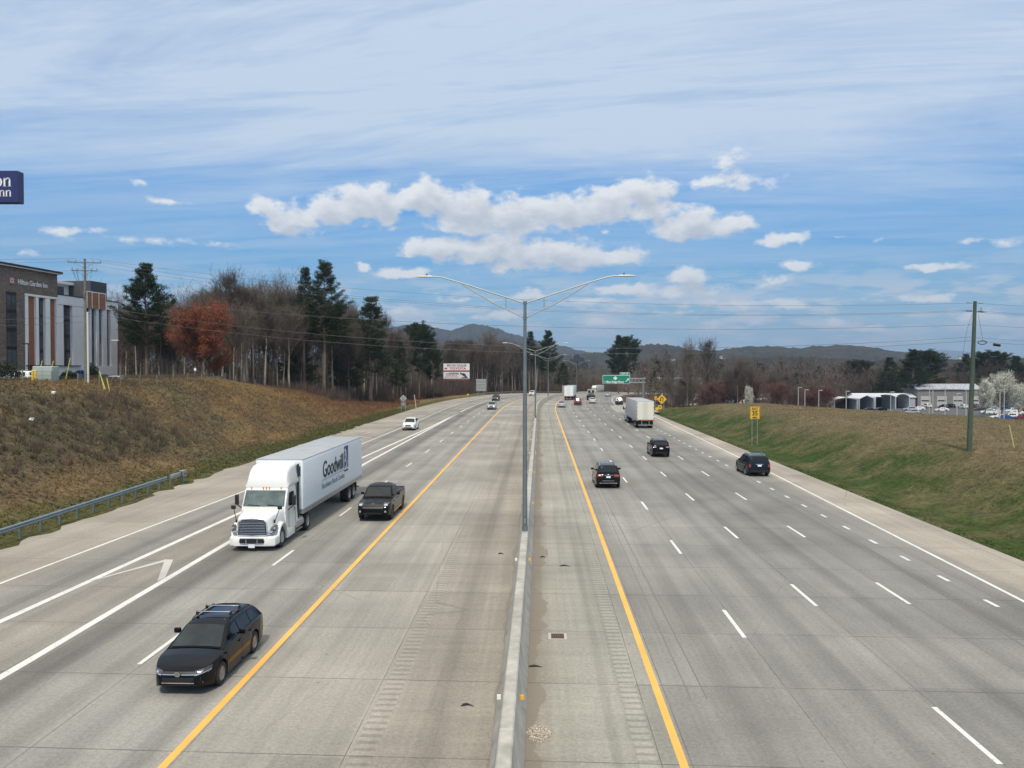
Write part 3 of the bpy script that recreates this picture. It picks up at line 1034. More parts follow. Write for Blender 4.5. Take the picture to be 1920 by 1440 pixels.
class Car:
    """body surfaces as functions of (y, z); y forward, ground z=0"""
    def __init__(s, sp):
        s.__dict__.update(sp)
        s.yl = np.array([p[0] for p in s.belt]); s.zl = np.array([p[1] for p in s.belt])
        s.yr = np.array([p[0] for p in s.roof]); s.zr = np.array([p[1] for p in s.roof])
        s.y0, s.y1 = s.yl[0], s.yl[-1]
        s.H = max(s.zr)

    def zt(s, y): return float(np.interp(y, s.yl, s.zl))
    def zroof(s, y): return float(np.interp(y, s.yr, s.zr))

    def hw(s, y):
        a = max(0.0, (y - (s.y1 - .95)) / .95)
        b = max(0.0, ((s.y0 + .75) - y) / .75)
        return s.W * (1 - s.tf * a ** 2.3 - s.trr * b ** 2.6)

    def xg(s, y, z):
        zb = s.zt(y)
        f = (z - s.wz) / (s.H - s.wz)
        return (s.W * .94 + (s.wr - s.W * .94) * f) * (s.hw(y) / s.W) ** .5

    def lower(s):
        ys = list(np.linspace(s.y0, s.y1, 46))
        for ya in (s.ya, s.yb):
            ys += list(ya + (s.R + .06) * np.cos(np.linspace(0, PI, 17)))
        ys += [s.y0 + .01, s.y0 + .04, s.y1 - .01, s.y1 - .04, s.y1 - .1]
        ys = sorted(set(round(float(y), 4) for y in ys if s.y0 <= y <= s.y1))
        rings = []
        for y in ys:
            w = s.hw(y)
            e1, e0 = max(0, 1 - (s.y1 - y) / .14), max(0, 1 - (y - s.y0) / .12)
            pin = e1 ** 2 * .05 + e0 ** 2 * .04
            w -= pin
            up = e1 ** 2 * .06 + e0 ** 2 * .05
            zb = s.gc + up + .10 * max(0, (abs(y) - (s.y1 - .6)) / .6)
            zt = s.zt(y) - pin
            za = zb
            for ya in (s.ya, s.yb):
                r_ = s.R + .06
                if abs(y - ya) < r_:
                    za = max(za, s.R + math.sqrt(max(0, r_ * r_ - (y - ya) ** 2)))
            zm = max(za + .015, zb + .42 * (zt - zb))
            zs = max(za + .03, zt - .22 * (zt - zb))
            half = [(0, zb), (w * .62, zb), (w * .63, min(za, zt - .08)), (w * .975, min(za, zt - .06)), (w * .995, min(zm, zt - .05)), (w * .985, min(zs, zt - .04)), (w * .955, zt - .012), (w * .86, zt + .008), (w * .45, zt + s.hc * .75), (0, zt + s.hc)]
            ring = [(x, y, z) for x, z in half] + [(-x, y, z) for x, z in half[-2:0:-1]]
            rings.append(ring)
        mb = MB()
        mb.loft(rings)
        return mb

    def upper(s):
        ya, yb = s.yr[0], s.yr[-1]
        ys = sorted(set([round(float(v), 4) for v in np.linspace(ya, yb, 40)] + [float(v) for v in s.yr]))
        rings = []
        for y in ys:
            zb = s.zt(y) - .03
            zr = max(s.zroof(y), zb + .035)
            h = zr - zb
            half = [(s.xg(y, zb), zb), (s.xg(y, zb + .4 * h), zb + .4 * h), (s.xg(y, zb + .8 * h), zb + .8 * h), (s.xg(y, zr - min(.05, .3 * h)), zr - min(.05, .3 * h)),
                    (s.xg(y, zr) * .93, zr - .006), (s.xg(y, zr) * .75, zr + .02), (s.xg(y, zr) * .4, zr + .035), (0, zr + .04)]
            ring = [(x, y, z) for x, z in half] + [(-x, y, z) for x, z in half[-2::-1]]
            rings.append(ring)
        mb = MB()
        mb.loft(rings)
        return mb

    def side_glass(s, y0, y1, sgn, lo=.05, up=.10, t0=0, t1=0):
        """t0, t1: slant of the rear/front edges"""
        vs, n, m = [], 8, 4
        for i in range(n + 1):
            f = i / n
            for j in range(m + 1):
                q = j / m
                yy = (y0 + t0 * q) * (1 - f) + (y1 + t1 * q) * f
                zlo, zup = s.zt(yy) + lo, s.zroof(yy) - up
                z = zlo + (max(zup, zlo + .01) - zlo) * q
                vs.append((sgn * (s.xg(yy, z) + .008), yy, z))
        fs = [(i * (m + 1) + j, i * (m + 1) + j + 1, (i + 1) * (m + 1) + j + 1, (i + 1) * (m + 1) + j) for i in range(n) for j in range(m)]
        mb = MB(); mb.add(vs, fs)
        return mb

    def top_glass(s, y0, y1, fx=.88, off=.012):
        vs, n, m = [], 8, 8
        dy = 1 if y1 > y0 else -1
        for i in range(n + 1):
            y = y0 + (y1 - y0) * i / n
            zr = s.zroof(y)
            e = .002
            sl = (s.zroof(y + .02) - s.zroof(y - .02)) / .04
            nl = math.hypot(1, sl)
            for j in range(m + 1):
                t = -fx + 2 * fx * j / m
                x = t * s.xg(y, zr)
                z = zr + .04 * (1 - abs(t) ** 2.2)
                vs.append((x, y - sl / nl * off, z + off / nl))
        fs = [(i * (m + 1) + j, i * (m + 1) + j + 1, (i + 1) * (m + 1) + j + 1, (i + 1) * (m + 1) + j) for i in range(n) for j in range(m)]
        mb = MB(); mb.add(vs, fs)
        return mb


def conform(bvh, quad, axis, n=6, m=3, off=.012):
    """patch on the body; quad of four (u, z) corners; axis '+y','-y' (u=x) or '+x','-x' (u=y)"""
    mb = MB()
    vs, ok = [], True
    (a, b, c_, d) = quad
    for i in range(n + 1):
        f = i / n
        for j in range(m + 1):
            q = j / m
            u = (a[0] * (1 - f) + b[0] * f) * (1 - q) + (d[0] * (1 - f) + c_[0] * f) * q
            z = (a[1] * (1 - f) + b[1] * f) * (1 - q) + (d[1] * (1 - f) + c_[1] * f) * q
            sg = 1 if axis[0] == '+' else -1
            if axis[1] == 'y':
                o_, dr_ = Vector((u, sg * 9, z)), Vector((0, -sg, 0))
            else:
                o_, dr_ = Vector((sg * 9, u, z)), Vector((-sg, 0, 0))
            loc, nrm, _, _ = bvh.ray_cast(o_, dr_)
            if loc is None:
                loc = vs[-1] if vs else o_ + dr_ * 9
                vs.append(tuple(loc)); continue
            loc = loc - dr_ * off
            vs.append(tuple(loc))
    fs = [(i * (m + 1) + j, i * (m + 1) + j + 1, (i + 1) * (m + 1) + j + 1, (i + 1) * (m + 1) + j) for i in range(n) for j in range(m)]
    mb.add(vs, fs)
    return mb


def wheel(parent, x, y, r, w, sgn, rim=None, spokes=5, n=28, hub=.62, pos=None):
    """tyre with a rim under it; sgn = outward side"""
    cz = r
    mb = MB()
    prof = [(-w / 2, hub * r), (-w / 2, r * .90), (-w / 2 + .03, r * .985), (-w * .2, r), (w * .2, r), (w / 2 - .03, r * .985), (w / 2, r * .90), (w / 2 - .005, hub * r), (w / 2 - .06, hub * r), (-w / 2, hub * r)]
    mb.lathe_x([(p[0] * sgn, p[1]) for p in prof], 0, 0, 0, n)
    t = mb.build('wheel', M_RUB, parent, smooth=40)
    t.location = (x, y, cz)
    mb = MB()
    xo = sgn * (w / 2 - .012)
    mb.lathe_x([(xo, hub * r), (xo + sgn * .004, hub * r * .93), (xo - sgn * .03, hub * r * .86)], 0, 0, 0, n)
    mb.cur = 1 if spokes else 0
    mb.lathe_x([(xo - sgn * .03, hub * r * .86), (xo - sgn * .09, hub * r * .84), (xo - sgn * .10, .001)], 0, 0, 0, n)
    mb.cur = 0
    if spokes:
        for k in range(spokes):
            mb.M = Matrix.Rotation(2 * PI * k / spokes + .3, 4, 'X')
            mb.add([(xo - sgn * .02, -.035, .03), (xo - sgn * .02, .035, .03), (xo - sgn * .015, .055 * r / .33, hub * r * .90), (xo - sgn * .015, -.055 * r / .33, hub * r * .90),
                    (xo - sgn * .06, -.035, .03), (xo - sgn * .06, .035, .03), (xo - sgn * .06, .055 * r / .33, hub * r * .90), (xo - sgn * .06, -.055 * r / .33, hub * r * .90)],
                   [(0, 1, 2, 3), (7, 6, 5, 4), (1, 5, 6, 2), (0, 3, 7, 4)])
        mb.M = None
        mb.lathe_x([(xo - sgn * .01, .001), (xo - sgn * .01, .05), (xo - sgn * .06, .06)], 0, 0, 0, 12)
    r_ = mb.build('rim', [rim or M_RIM, M_BLK], t, smooth=30)
    return t


def make_car(sp, name, label, cat, group=None, loc=(0, 0, 0), rz=0):
    C = Car(sp)
    t = thing(name, label, cat, loc, rz, group)
    pm = sp['paint']
    lo, up = C.lower(), C.upper()
    both = MB()
    both.add(lo.v, lo.f)
    nlow = len(both.f)
    if sp.get('roofmat'):
        both.cur = 1
    both.add(up.v, up.f)
    if sp.get('bed'):       # the load bed of a pickup: walls, floor
        yb0, yb1, zw = sp['bed']
    me = both.mesh('body', smooth=38)
    body = link_mesh('body', me, [pm] + ([sp['roofmat']] if sp.get('roofmat') else []), t)
    bvh = BVHTree.FromPolygons([tuple(v.co) for v in me.vertices], [tuple(p.vertices) for p in me.polygons])
    # glass
    ws = sp['ws']; C.top_glass(*ws).build('windshield', M_SCR, t, smooth=60)
    rg = sp['rg']; C.top_glass(*rg, fx=.84).build('rear_window', M_GLASS, t, smooth=60)
    for sgn in (1, -1):
        for w_ in sp['sg']:
            C.side_glass(w_[0], w_[1], sgn, t0=w_[2], t1=w_[3], up=w_[4] if len(w_) > 4 else .10).build('side_window', M_GLASS, t, smooth=60)
    # wheels
    for y in (sp['ya'], sp['yb']):
        for sgn in (1, -1):
            wheel(t, sgn * (C.W - .125), y, sp['R'], .23, sgn, sp.get('rim'), sp.get('spokes', 5))
    hw, yf, yr_ = C.W, C.y1, C.y0
    detail = sp.get('detail', 1)
    ft = sp['face']      # dict of front/rear patches
    for key, axis in (('front', '+y'), ('rear', '-y')):
        for nm, mt, quad, both_ in ft.get(key, []):
            for sg in ((1, -1) if both_ else (1,)):
                q = [(u * sg, z) for u, z in quad]
                conform(bvh, q, axis, off={'licence_plate': .03, 'running_light': .018, 'lamp_unit': .018}.get(nm, .010), m=4).build(nm, mt, t, smooth=50)
    for nm, mt, quad in ft.get('side', []):
        for sg in (1, -1):
            conform(bvh, quad, '+x' if sg > 0 else '-x', n=10, off=.008).build(nm, mt, t, smooth=50)
    if detail:
        # mirrors, door gaps, handles
        ym = ws[0] - .28
        zm = C.zt(ym) + .10
        for sg in (1, -1):
            mb = MB()
            mb.rbox(sg * (hw + .10), ym, zm - .02, .21, .11, .16, .04, 3)
            mb.rbox(sg * (hw - .02), ym - .01, zm - .02, .12, .05, .05, .015)
            mb.build('mirror', sp.get('mirror', pm), t, smooth=40)
        for yd in sp.get('doors', []):
            for sg in (1, -1):
                conform(bvh, [(yd - .006, C.gc + .12), (yd + .006, C.gc + .12), (yd + .006, C.zt(yd) - .02), (yd - .006, C.zt(yd) - .02)], '+x' if sg > 0 else '-x', n=1, m=5, off=.006).build('door_gap', M_BLK, t)
                z_ = C.zt(yd) - .16
                mb = MB(); mb.rbox(sg * (C.hw(yd) * .985 + .015), yd + .18, z_, .04, .18, .035, .012)
                mb.build('door_handle', pm, t, smooth=40)
    if sp.get('rails'):
        y0_, y1_, mt = sp['rails']
        for sg in (1, -1):
            mb = MB()
            pts = [(sg * C.xg(y, C.zroof(y)) * .88, y, C.zroof(y) + dz) for y, dz in ((y0_, .0), (y0_ + .08, .065), ((y0_ + y1_) / 2, .075), (y1_ - .08, .065), (y1_, .0))]
            mb.tube(pts, .018, 8)
            mb.build('roof_rail', mt, t, smooth=50)
    return t, C, bvh


def ell(cx, cz, rx, rz, n=20):
    return [(cx + rx * math.cos(2 * PI * k / n), cz + rz * math.sin(2 * PI * k / n)) for k in range(n)]


def place(s, off, fwd=True, tilt=0.0):
    """location and heading of a vehicle on the motorway"""
    return rp(s, off, .008), (-hd(s) + (0 if fwd else PI)) + tilt


# ---- black estate car (nearest)
P_NAVY = paint('black_metallic_paint', (.004, .005, .008), .0, .09)
face_w = dict(
    front=[('headlight', M_DLN, [(.47, .60), (.80, .66), (.80, .77), (.45, .70)], True), ('running_light', M_LAMP, [(.47, .592), (.80, .648), (.80, .672), (.47, .616)], True), ('lamp_unit', M_LAMP, [(.56, .645), (.66, .66), (.66, .70), (.56, .69)], True),
           ('grille', M_BLK, [(-.46, .625), (.46, .625), (.46, .685), (-.46, .685)], False),
           ('chrome_strip', M_CHR, [(-.76, .603), (.76, .603), (.76, .622), (-.76, .622)], False),
           ('lower_grille', M_BLK, [(-.62, .42), (.62, .42), (.62, .54), (-.62, .54)], False),
           ('bumper_trim', M_CHR, [(-.66, .375), (.66, .375), (.66, .40), (-.66, .40)], False)],
    rear=[('tail_light', M_RED, [(.42, .82), (.80, .82), (.80, .95), (.42, .95)], True), ('licence_plate', M_PLATE, [(-.16, .62), (.16, .62), (.16, .76), (-.16, .76)], False)])
wagon = dict(W=.90, gc=.17, tf=.36, trr=.10, wr=.60, wz=.92, hc=.05, R=.33, ya=1.36, yb=-1.27, rim=pmat('grey_alloy', (.30, .30, .31), .35, metal=.8), spokes=10,
             belt=[(-2.28, .80), (-2.22, .96), (-1.9, 1.0), (.9, .955), (1.55, .87), (2.05, .76), (2.22, .66), (2.28, .58)],
             roof=[(-2.18, .98), (-1.86, 1.33), (-1.72, 1.40), (-1.2, 1.445), (-.2, 1.47), (.10, 1.45), (.32, 1.40), (1.12, .95)],
             ws=(.36, 1.09), rg=(-1.90, -2.12), sg=[(-1.62, -1.12, .10, .0), (-1.04, -.22, .0, .0), (-.14, .80, .0, -.55)],
             paint=P_NAVY, doors=[-1.08, -.18, .86], face=face_w)
lc, rzc = place(23.9, -9.15 - .1, False)
car, C, bvh = make_car(wagon, 'estate_car', 'black estate car with two silver roof bars in the near left carriageway', 'car', None, lc, rzc)
for sg in (1, -1):      # rails then bars
    mb = MB()
    mb.tube([(sg * C.xg(y, C.zroof(y)) * .90, y, C.zroof(y) + dz) for y, dz in ((.1, .0), (.0, .05), (-.8, .055), (-1.5, .05), (-1.65, .0))], .016, 8)
    mb.build('roof_rail', M_BLK, car, smooth=50)
for y in (-.22, -.92):
    mb = MB()
    z = C.zroof(y) + .13
    mb.rbox(0, y, z, 1.08, .075, .025, .01)
    b = mb.build('roof_bar', M_CHR, car, smooth=40)
    for sg in (1, -1):
        mb = MB(); mb.rbox(sg * .52, y, z - .09, .07, .10, .115, .02)
        mb.build('bar_foot', M_BLK, b, smooth=40)
# round emblem: ring with a V over a W
em = MB()
yv = 2.285 + .03
def ringy(mb, r0, r1, y0, n=28):
    for k in range(n):
        a, b_ = 2 * PI * k / n, 2 * PI * (k + 1) / n
        mb.add([(r0 * math.cos(a), y0, r0 * math.sin(a)), (r1 * math.cos(a), y0, r1 * math.sin(a)), (r1 * math.cos(b_), y0, r1 * math.sin(b_)), (r0 * math.cos(b_), y0, r0 * math.sin(b_))], [(0, 1, 2, 3)])
ringy(em, .062, .078, .0)
def barv(mb, x0, z0, x1, z1, w=.014):
    d = Vector((x1 - x0, 0, z1 - z0)).normalized()
    nn = Vector((d.z, 0, -d.x)) * w / 2
    p, q = Vector((x0, 0, z0)), Vector((x1, 0, z1))
    mb.add([tuple(p - nn), tuple(p + nn), tuple(q + nn), tuple(q - nn)], [(0, 1, 2, 3)])
for p in ((-.026, .056, 0, .004), (0, .004, .026, .056), (-.052, .034, -.024, -.050), (-.024, -.050, 0, -.004), (0, -.004, .024, -.050), (.024, -.050, .052, .034)):
    barv(em, *p)
eo = em.build('emblem', M_CHR, car)
ed = MB(); ed.add([(x, 0, z) for x, z in ell(0, 0, .078, .078, 28)], [tuple(range(28))])
edo = ed.build('emblem_disc', pmat('emblem_blue_black', (.03, .035, .05), .3, coat=1), car)
for o_, yy in ((eo, 2.335), (edo, 2.325)):
    o_.location = (0, yy - .02, .635)
    o_.rotation_euler = (R(-14), 0, 0)

# ---- dark pickup
P_BLK = paint('black_gloss_paint', (.005, .005, .007), 0, .09)
face_p = dict(
    front=[('headlight', M_DLN, [(.62, .93), (.92, .95), (.92, 1.10), (.60, 1.10)], True), ('lamp_unit', M_LAMP, [(.66, .96), (.84, .97), (.84, 1.05), (.66, 1.05)], True),
           ('grille', M_BLK, [(-.60, .80), (.60, .80), (.60, 1.06), (-.60, 1.06)], False),
           ('grille_bar', P_BLK, [(-.60, .905), (.60, .905), (.60, .94), (-.60, .94)], False),
           ('bumper', P_BLK, [(-.94, .56), (.94, .56), (.94, .74), (-.94, .74)], False),
           ('lower_grille', M_BLK, [(-.55, .44), (.55, .44), (.55, .56), (-.55, .56)], False),
           ('fog_lamp', M_LAMP, [(.70, .58), (.80, .58), (.80, .68), (.70, .68)], True)],
    rear=[('tail_light', M_RED, [(.82, .85), (.97, .85), (.97, 1.2), (.82, 1.2)], True)])
pick = dict(W=1.01, gc=.34, tf=.14, trr=.03, wr=.72, wz=1.15, hc=.05, R=.42, ya=1.85, yb=-1.72, rim=M_RIMD, spokes=6,
            belt=[(-2.88, 1.22), (-.62, 1.24), (-.60, 1.20), (1.1, 1.20), (1.35, 1.20), (2.3, 1.12), (2.62, 1.05), (2.82, .92), (2.9, .80)],
            roof=[(-.66, 1.22), (-.50, 1.75), (-.36, 1.86), (.3, 1.90), (.55, 1.87), (.78, 1.80), (1.45, 1.22)],
            ws=(.84, 1.40), rg=(-.50, -.64), sg=[(-.32, .14, .06, .0), (.22, 1.12, .0, -.42)],
            paint=P_BLK, doors=[-.36, .18, 1.2], face=face_p)
lc, rzc = place(49.6, -9.1, False)
pk, C, bvh = make_car(pick, 'pickup_truck', 'black four door pickup truck beside the white semi on the left carriageway', 'pickup truck', None, lc, rzc)
mb = MB()       # the open bed, sunk in the rear body
mb.box(0, -1.76, 1.262, 1.62, 2.16, .004)
mb.build('bed', M_BLK, pk)
for sg in (1, -1):
    mb = MB(); mb.rbox(sg * .88, -1.76, 1.24, .13, 2.25, .07, .02)
    mb.build('bed_rail', P_BLK, pk, smooth=40)
mb = MB(); mb.rbox(0, -2.85, 1.20, 1.7, .07, .10, .02); mb.build('tailgate_top', P_BLK, pk, smooth=40)
for sg in (1, -1):      # hood bulges
    mb = MB()
    mb.loft([[(sg * (.30 + .16 * math.cos(a)), y, z + h_ * math.sin(a)) for a in np.linspace(0, PI, 9)] for y, z, h_ in ((1.5, 1.18, .02), (1.8, 1.17, .06), (2.35, 1.12, .05), (2.6, 1.06, .01))], cap=True, close=False)
    mb.build('hood_bulge', P_BLK, pk, smooth=60)
mb = MB(); mb.rbox(0, 2.78, 1.045, .16, .05, .03, .01); mb.build('badge', M_CHR, pk)

# ---- sport utility vehicles seen from behind on the right carriageway
def suv(**kw):
    d = dict(W=.95, gc=.24, tf=.20, trr=.08, wr=.68, wz=1.05, hc=.05, R=.37, ya=1.46, yb=-1.43, rim=M_RIM, spokes=5,
             belt=[(-2.38, .78), (-2.36, 1.02), (-2.2, 1.10), (.95, 1.05), (1.6, 1.00), (2.1, .90), (2.3, .80), (2.38, .62)],
             roof=[(-2.28, 1.08), (-2.02, 1.58), (-1.85, 1.68), (-1.2, 1.73), (-.2, 1.74), (.05, 1.71), (.25, 1.66), (1.02, 1.05)],
             ws=(.32, .96), rg=(-2.035, -2.22), sg=[(-1.72, -1.15, .12, .0), (-1.07, -.25, .0, .0), (-.17, .72, .0, -.42)],
             doors=[-1.1, -.2, .82])
    d.update(kw)
    return d


def suv_face(tail, tz0=.92, tz1=1.06, tx=.44, extra=(), rearbar=M_BLK, plate_z=.82, ph=.13):
    return dict(
        front=[('headlight', M_LAMP, [(.52, .72), (.86, .74), (.86, .86), (.50, .84)], True), ('grille', M_BLK, [(-.42, .60), (.42, .60), (.42, .84), (-.42, .84)], False),
               ('lower_grille', M_BLK, [(-.6, .36), (.6, .36), (.6, .50), (-.6, .50)], False)],
        rear=[('tail_light', M_RED, [(tx, tz0), (.88, tz0), (.88, tz1), (tx, tz1)], True),
              ('licence_plate', M_PLATE, [(-.16, plate_z), (.16, plate_z), (.16, plate_z + ph), (-.16, plate_z + ph)], False),
              ('rear_bumper', rearbar, [(-.86, .34), (.86, .34), (.86, .52), (-.86, .52)], False)] + list(extra))


P_DGN = paint('black_green_paint', (.006, .009, .009), 0, .09)
sp = suv(paint=P_DGN, rails=(-1.8, .1, M_CHR), face=suv_face(M_RED, .90, 1.06, .42, extra=[
    ('chrome_strip', M_CHR, [(-.38, 1.00), (.38, 1.00), (.38, 1.018), (-.38, 1.018)], False),
    ('exhaust_trim', M_CHR, [(-.66, .40), (.66, .40), (.66, .45), (-.66, .45)], False),
    ('bumper_trim', M_CHR, [(-.45, .585), (.45, .585), (.45, .61), (-.45, .61)], False),
    ('emblem', M_CHR, [(-.05, 1.035), (.05, 1.035), (.05, 1.075), (-.05, 1.075)], False)]))
lc, rzc = place(62.7, 5.9)
s1, C1, _ = make_car(sp, 'sport_utility_vehicle', 'black utility vehicle with chrome bumper trim in the lane beside the right yellow line', 'suv', None, lc, rzc)
C1.top_glass(-1.3, .0, fx=.66, off=.006).build('sunroof', M_GLASS, s1, smooth=60)
sp = suv(paint=P_BLK, W=.93, roof=[(-2.30, 1.08), (-1.98, 1.52), (-1.8, 1.66), (-1.2, 1.70), (-.2, 1.71), (.05, 1.68), (.25, 1.63), (1.02, 1.05)], rg=(-1.99, -2.23), rails=(-1.7, .1, M_BLK),
         face=suv_face(M_RED, .98, 1.08, .50, plate_z=.84, extra=[('reflector', M_PLATE, [(.50, 1.02), (.80, 1.02), (.80, 1.07), (.50, 1.07)], True)]))
lc, rzc = place(84.2, 13.1)
make_car(sp, 'sport_utility_vehicle', 'black utility vehicle in the third lane of the right carriageway, ahead of the nearest one', 'suv', None, lc, rzc)
P_GRY = paint('dark_slate_paint', (.012, .016, .024), .1, .12)
sp = suv(paint=P_GRY, W=.98, roof=[(-2.34, 1.08), (-2.12, 1.60), (-1.95, 1.70), (-1.2, 1.75), (-.2, 1.76), (.05, 1.73), (.25, 1.68), (1.05, 1.05)], rg=(-2.13, -2.28), rails=(-1.7, .1, M_CHR),
         face=suv_face(M_RED, .80, 1.06, .72, plate_z=.86, extra=[('chrome_strip', M_CHR, [(-.30, 1.02), (.30, 1.02), (.30, 1.055), (-.30, 1.055)], False), ('tow_hitch', M_BLK, [(-.1, .30), (.1, .30), (.1, .36), (-.1, .36)], False)]))
lc, rzc = place(69.8, 19.1)
make_car(sp, 'sport_utility_vehicle', 'dark slate grey utility vehicle straddling the dotted line next to the right shoulder', 'suv', None, lc, rzc)

# ---- cars farther off
P_WHT = paint('white_car_paint', (.72, .72, .70), 0, .3)
P_SIL = paint('silver_car_paint', (.42, .43, .44), .4, .3)
P_RED = paint('dark_red_car_paint', (.16, .012, .02), .2, .3)
P_CRM = paint('cream_car_paint', (.55, .53, .47), .1, .3)
P_BLU = paint('blue_car_paint', (.015, .07, .24), .2, .3)
P_GM = paint('gunmetal_car_paint', (.05, .055, .06), .4, .3)
sedan = dict(W=.91, gc=.17, tf=.22, trr=.14, wr=.60, wz=.92, hc=.05, R=.33, ya=1.42, yb=-1.36, rim=M_RIM, spokes=5,
             belt=[(-2.4, .62), (-2.36, .88), (-2.2, .98), (-1.6, 1.0), (.9, .94), (1.55, .86), (2.1, .74), (2.3, .62), (2.4, .5)],
             roof=[(-1.95, .98), (-1.2, 1.36), (-.9, 1.43), (-.3, 1.45), (.05, 1.43), (.3, 1.37), (1.1, .93)],
             ws=(.36, 1.04), rg=(-1.22, -1.86), sg=[(-1.12, -.40, .18, .0), (-.32, .75, .0, -.5)], doors=[], detail=1,
             face=dict(front=[('headlight', M_LAMP, [(.5, .58), (.82, .64), (.82, .72), (.48, .68)], True), ('grille', M_BLK, [(-.40, .42), (.40, .42), (.40, .60), (-.40, .60)], False)],
                       rear=[('tail_light', M_RED, [(.45, .74), (.84, .76), (.84, .88), (.45, .86)], True), ('licence_plate', M_PLATE, [(-.16, .60), (.16, .60), (.16, .72), (-.16, .72)], False),
                             ('rear_bumper', M_BLK, [(-.7, .22), (.7, .22), (.7, .32), (-.7, .32)], False)]))
far_face = suv_face(M_RED)
FAR = [
    ('suv', P_WHT, 117.8, -18.4, False, 'white utility vehicle alone on the left slip lane between white lines', .0),
    ('suv', P_SIL, 176.0, -9.9, False, 'silver utility vehicle approaching on the left carriageway, the lower of two close together', .0),
    ('suv', P_GM, 222.0, -13.6, False, 'dark grey utility vehicle right behind the silver one on the left carriageway', .0),
    ('suv', P_WHT, 279.0, -10.2, False, 'white utility vehicle far off on the left carriageway just right of the near lamp post', .0),
    ('sedan', P_SIL, 186.5, 5.5, True, 'silver saloon car in the lane beside the yellow line behind the distant white truck', .0),
    ('suv', P_RED, 198.0, 9.4, True, 'dark red utility vehicle right of the silver saloon on the right carriageway', .0),
    ('sedan', P_CRM, 209.0, 13.2, True, 'small cream white car right of the dark red vehicle', .0),
]
for kind, pm, s_, o_, fwd, lb, tl in FAR:
    sp = dict(sedan) if kind == 'sedan' else suv(face=far_face, doors=[])
    if kind == 'suv' and not fwd and pm is P_WHT and s_ < 200:
        sp['doors'] = [-1.1, -.2, .82]
    sp['paint'] = pm
    lc, rzc = place(s_, o_, fwd, tl)
    make_car(sp, 'passenger_car', lb, 'car', None, lc, rzc)
sp = suv(face=far_face, doors=[]); sp['paint'] = P_GM; sp['roofmat'] = P_WHT
t_, hx = 44, RH + 44 / RR
make_car(sp, 'passenger_car', 'dark car with pale roof just left of the near tractor trailer on the right carriageway', 'car', None, ramp(36, -.8, .02), -(RH + 36 / RR))
sp = dict(sedan); sp['paint'] = P_WHT
make_car(sp, 'passenger_car', 'white car whose roof shows above the trailer of the grey tractor trailer', 'car', None, ramp(95, -.4, .02), -(RH + 95 / RR))
sp = dict(sedan); sp['paint'] = P_SIL
make_car(sp, 'passenger_car', 'silver car left of the sign post, showing above the grey trailer', 'car', None, rp(272, 16.5, .01), -hd(272))

# ================================================================ trucks
M_TW = pmat('white_truck_paint', (.74, .75, .73), .3, coat=.6)
M_TRW = pmat('trailer_white', (.76, .81, .84), .4, coat=.2)
M_ALU = pmat('brushed_aluminium', (.45, .45, .44), .45, metal=.7)
M_ROOFM = pmat('dull_trailer_roof', (.34, .36, .38), .6, var=.08, vscale=.8)
M_FRM = pmat('chassis_black', (.015, .015, .015), .6)
M_DECO = pmat('sign_blue', (.02, .07, .22), .5)
M_TXT = pmat('dark_lettering', (.02, .03, .045), .6)
M_TXB = pmat('blue_grey_lettering', (.16, .22, .32), .6)


M_SCR2 = pmat('truck_screen_glass', (.085, .115, .105), .07, coat=.9, var=.5, vscale=1.6)


def rring(y, hw, z0, z1, r=.12, top=None, n=4):
    """rounded rectangle section at y, half width hw at the bottom, top half width"""
    tw = top if top is not None else hw
    pts = []
    for cx, cz, a0 in ((hw - r, z0 + r, -PI / 2), (tw - r, z1 - r, 0), (-(tw - r), z1 - r, PI / 2), (-(hw - r), z0 + r, PI)):
        for k in range(n + 1):
            a = a0 + PI / 2 * k / n
            pts.append((cx + r * math.cos(a), y, cz + r * math.sin(a)))
    return pts


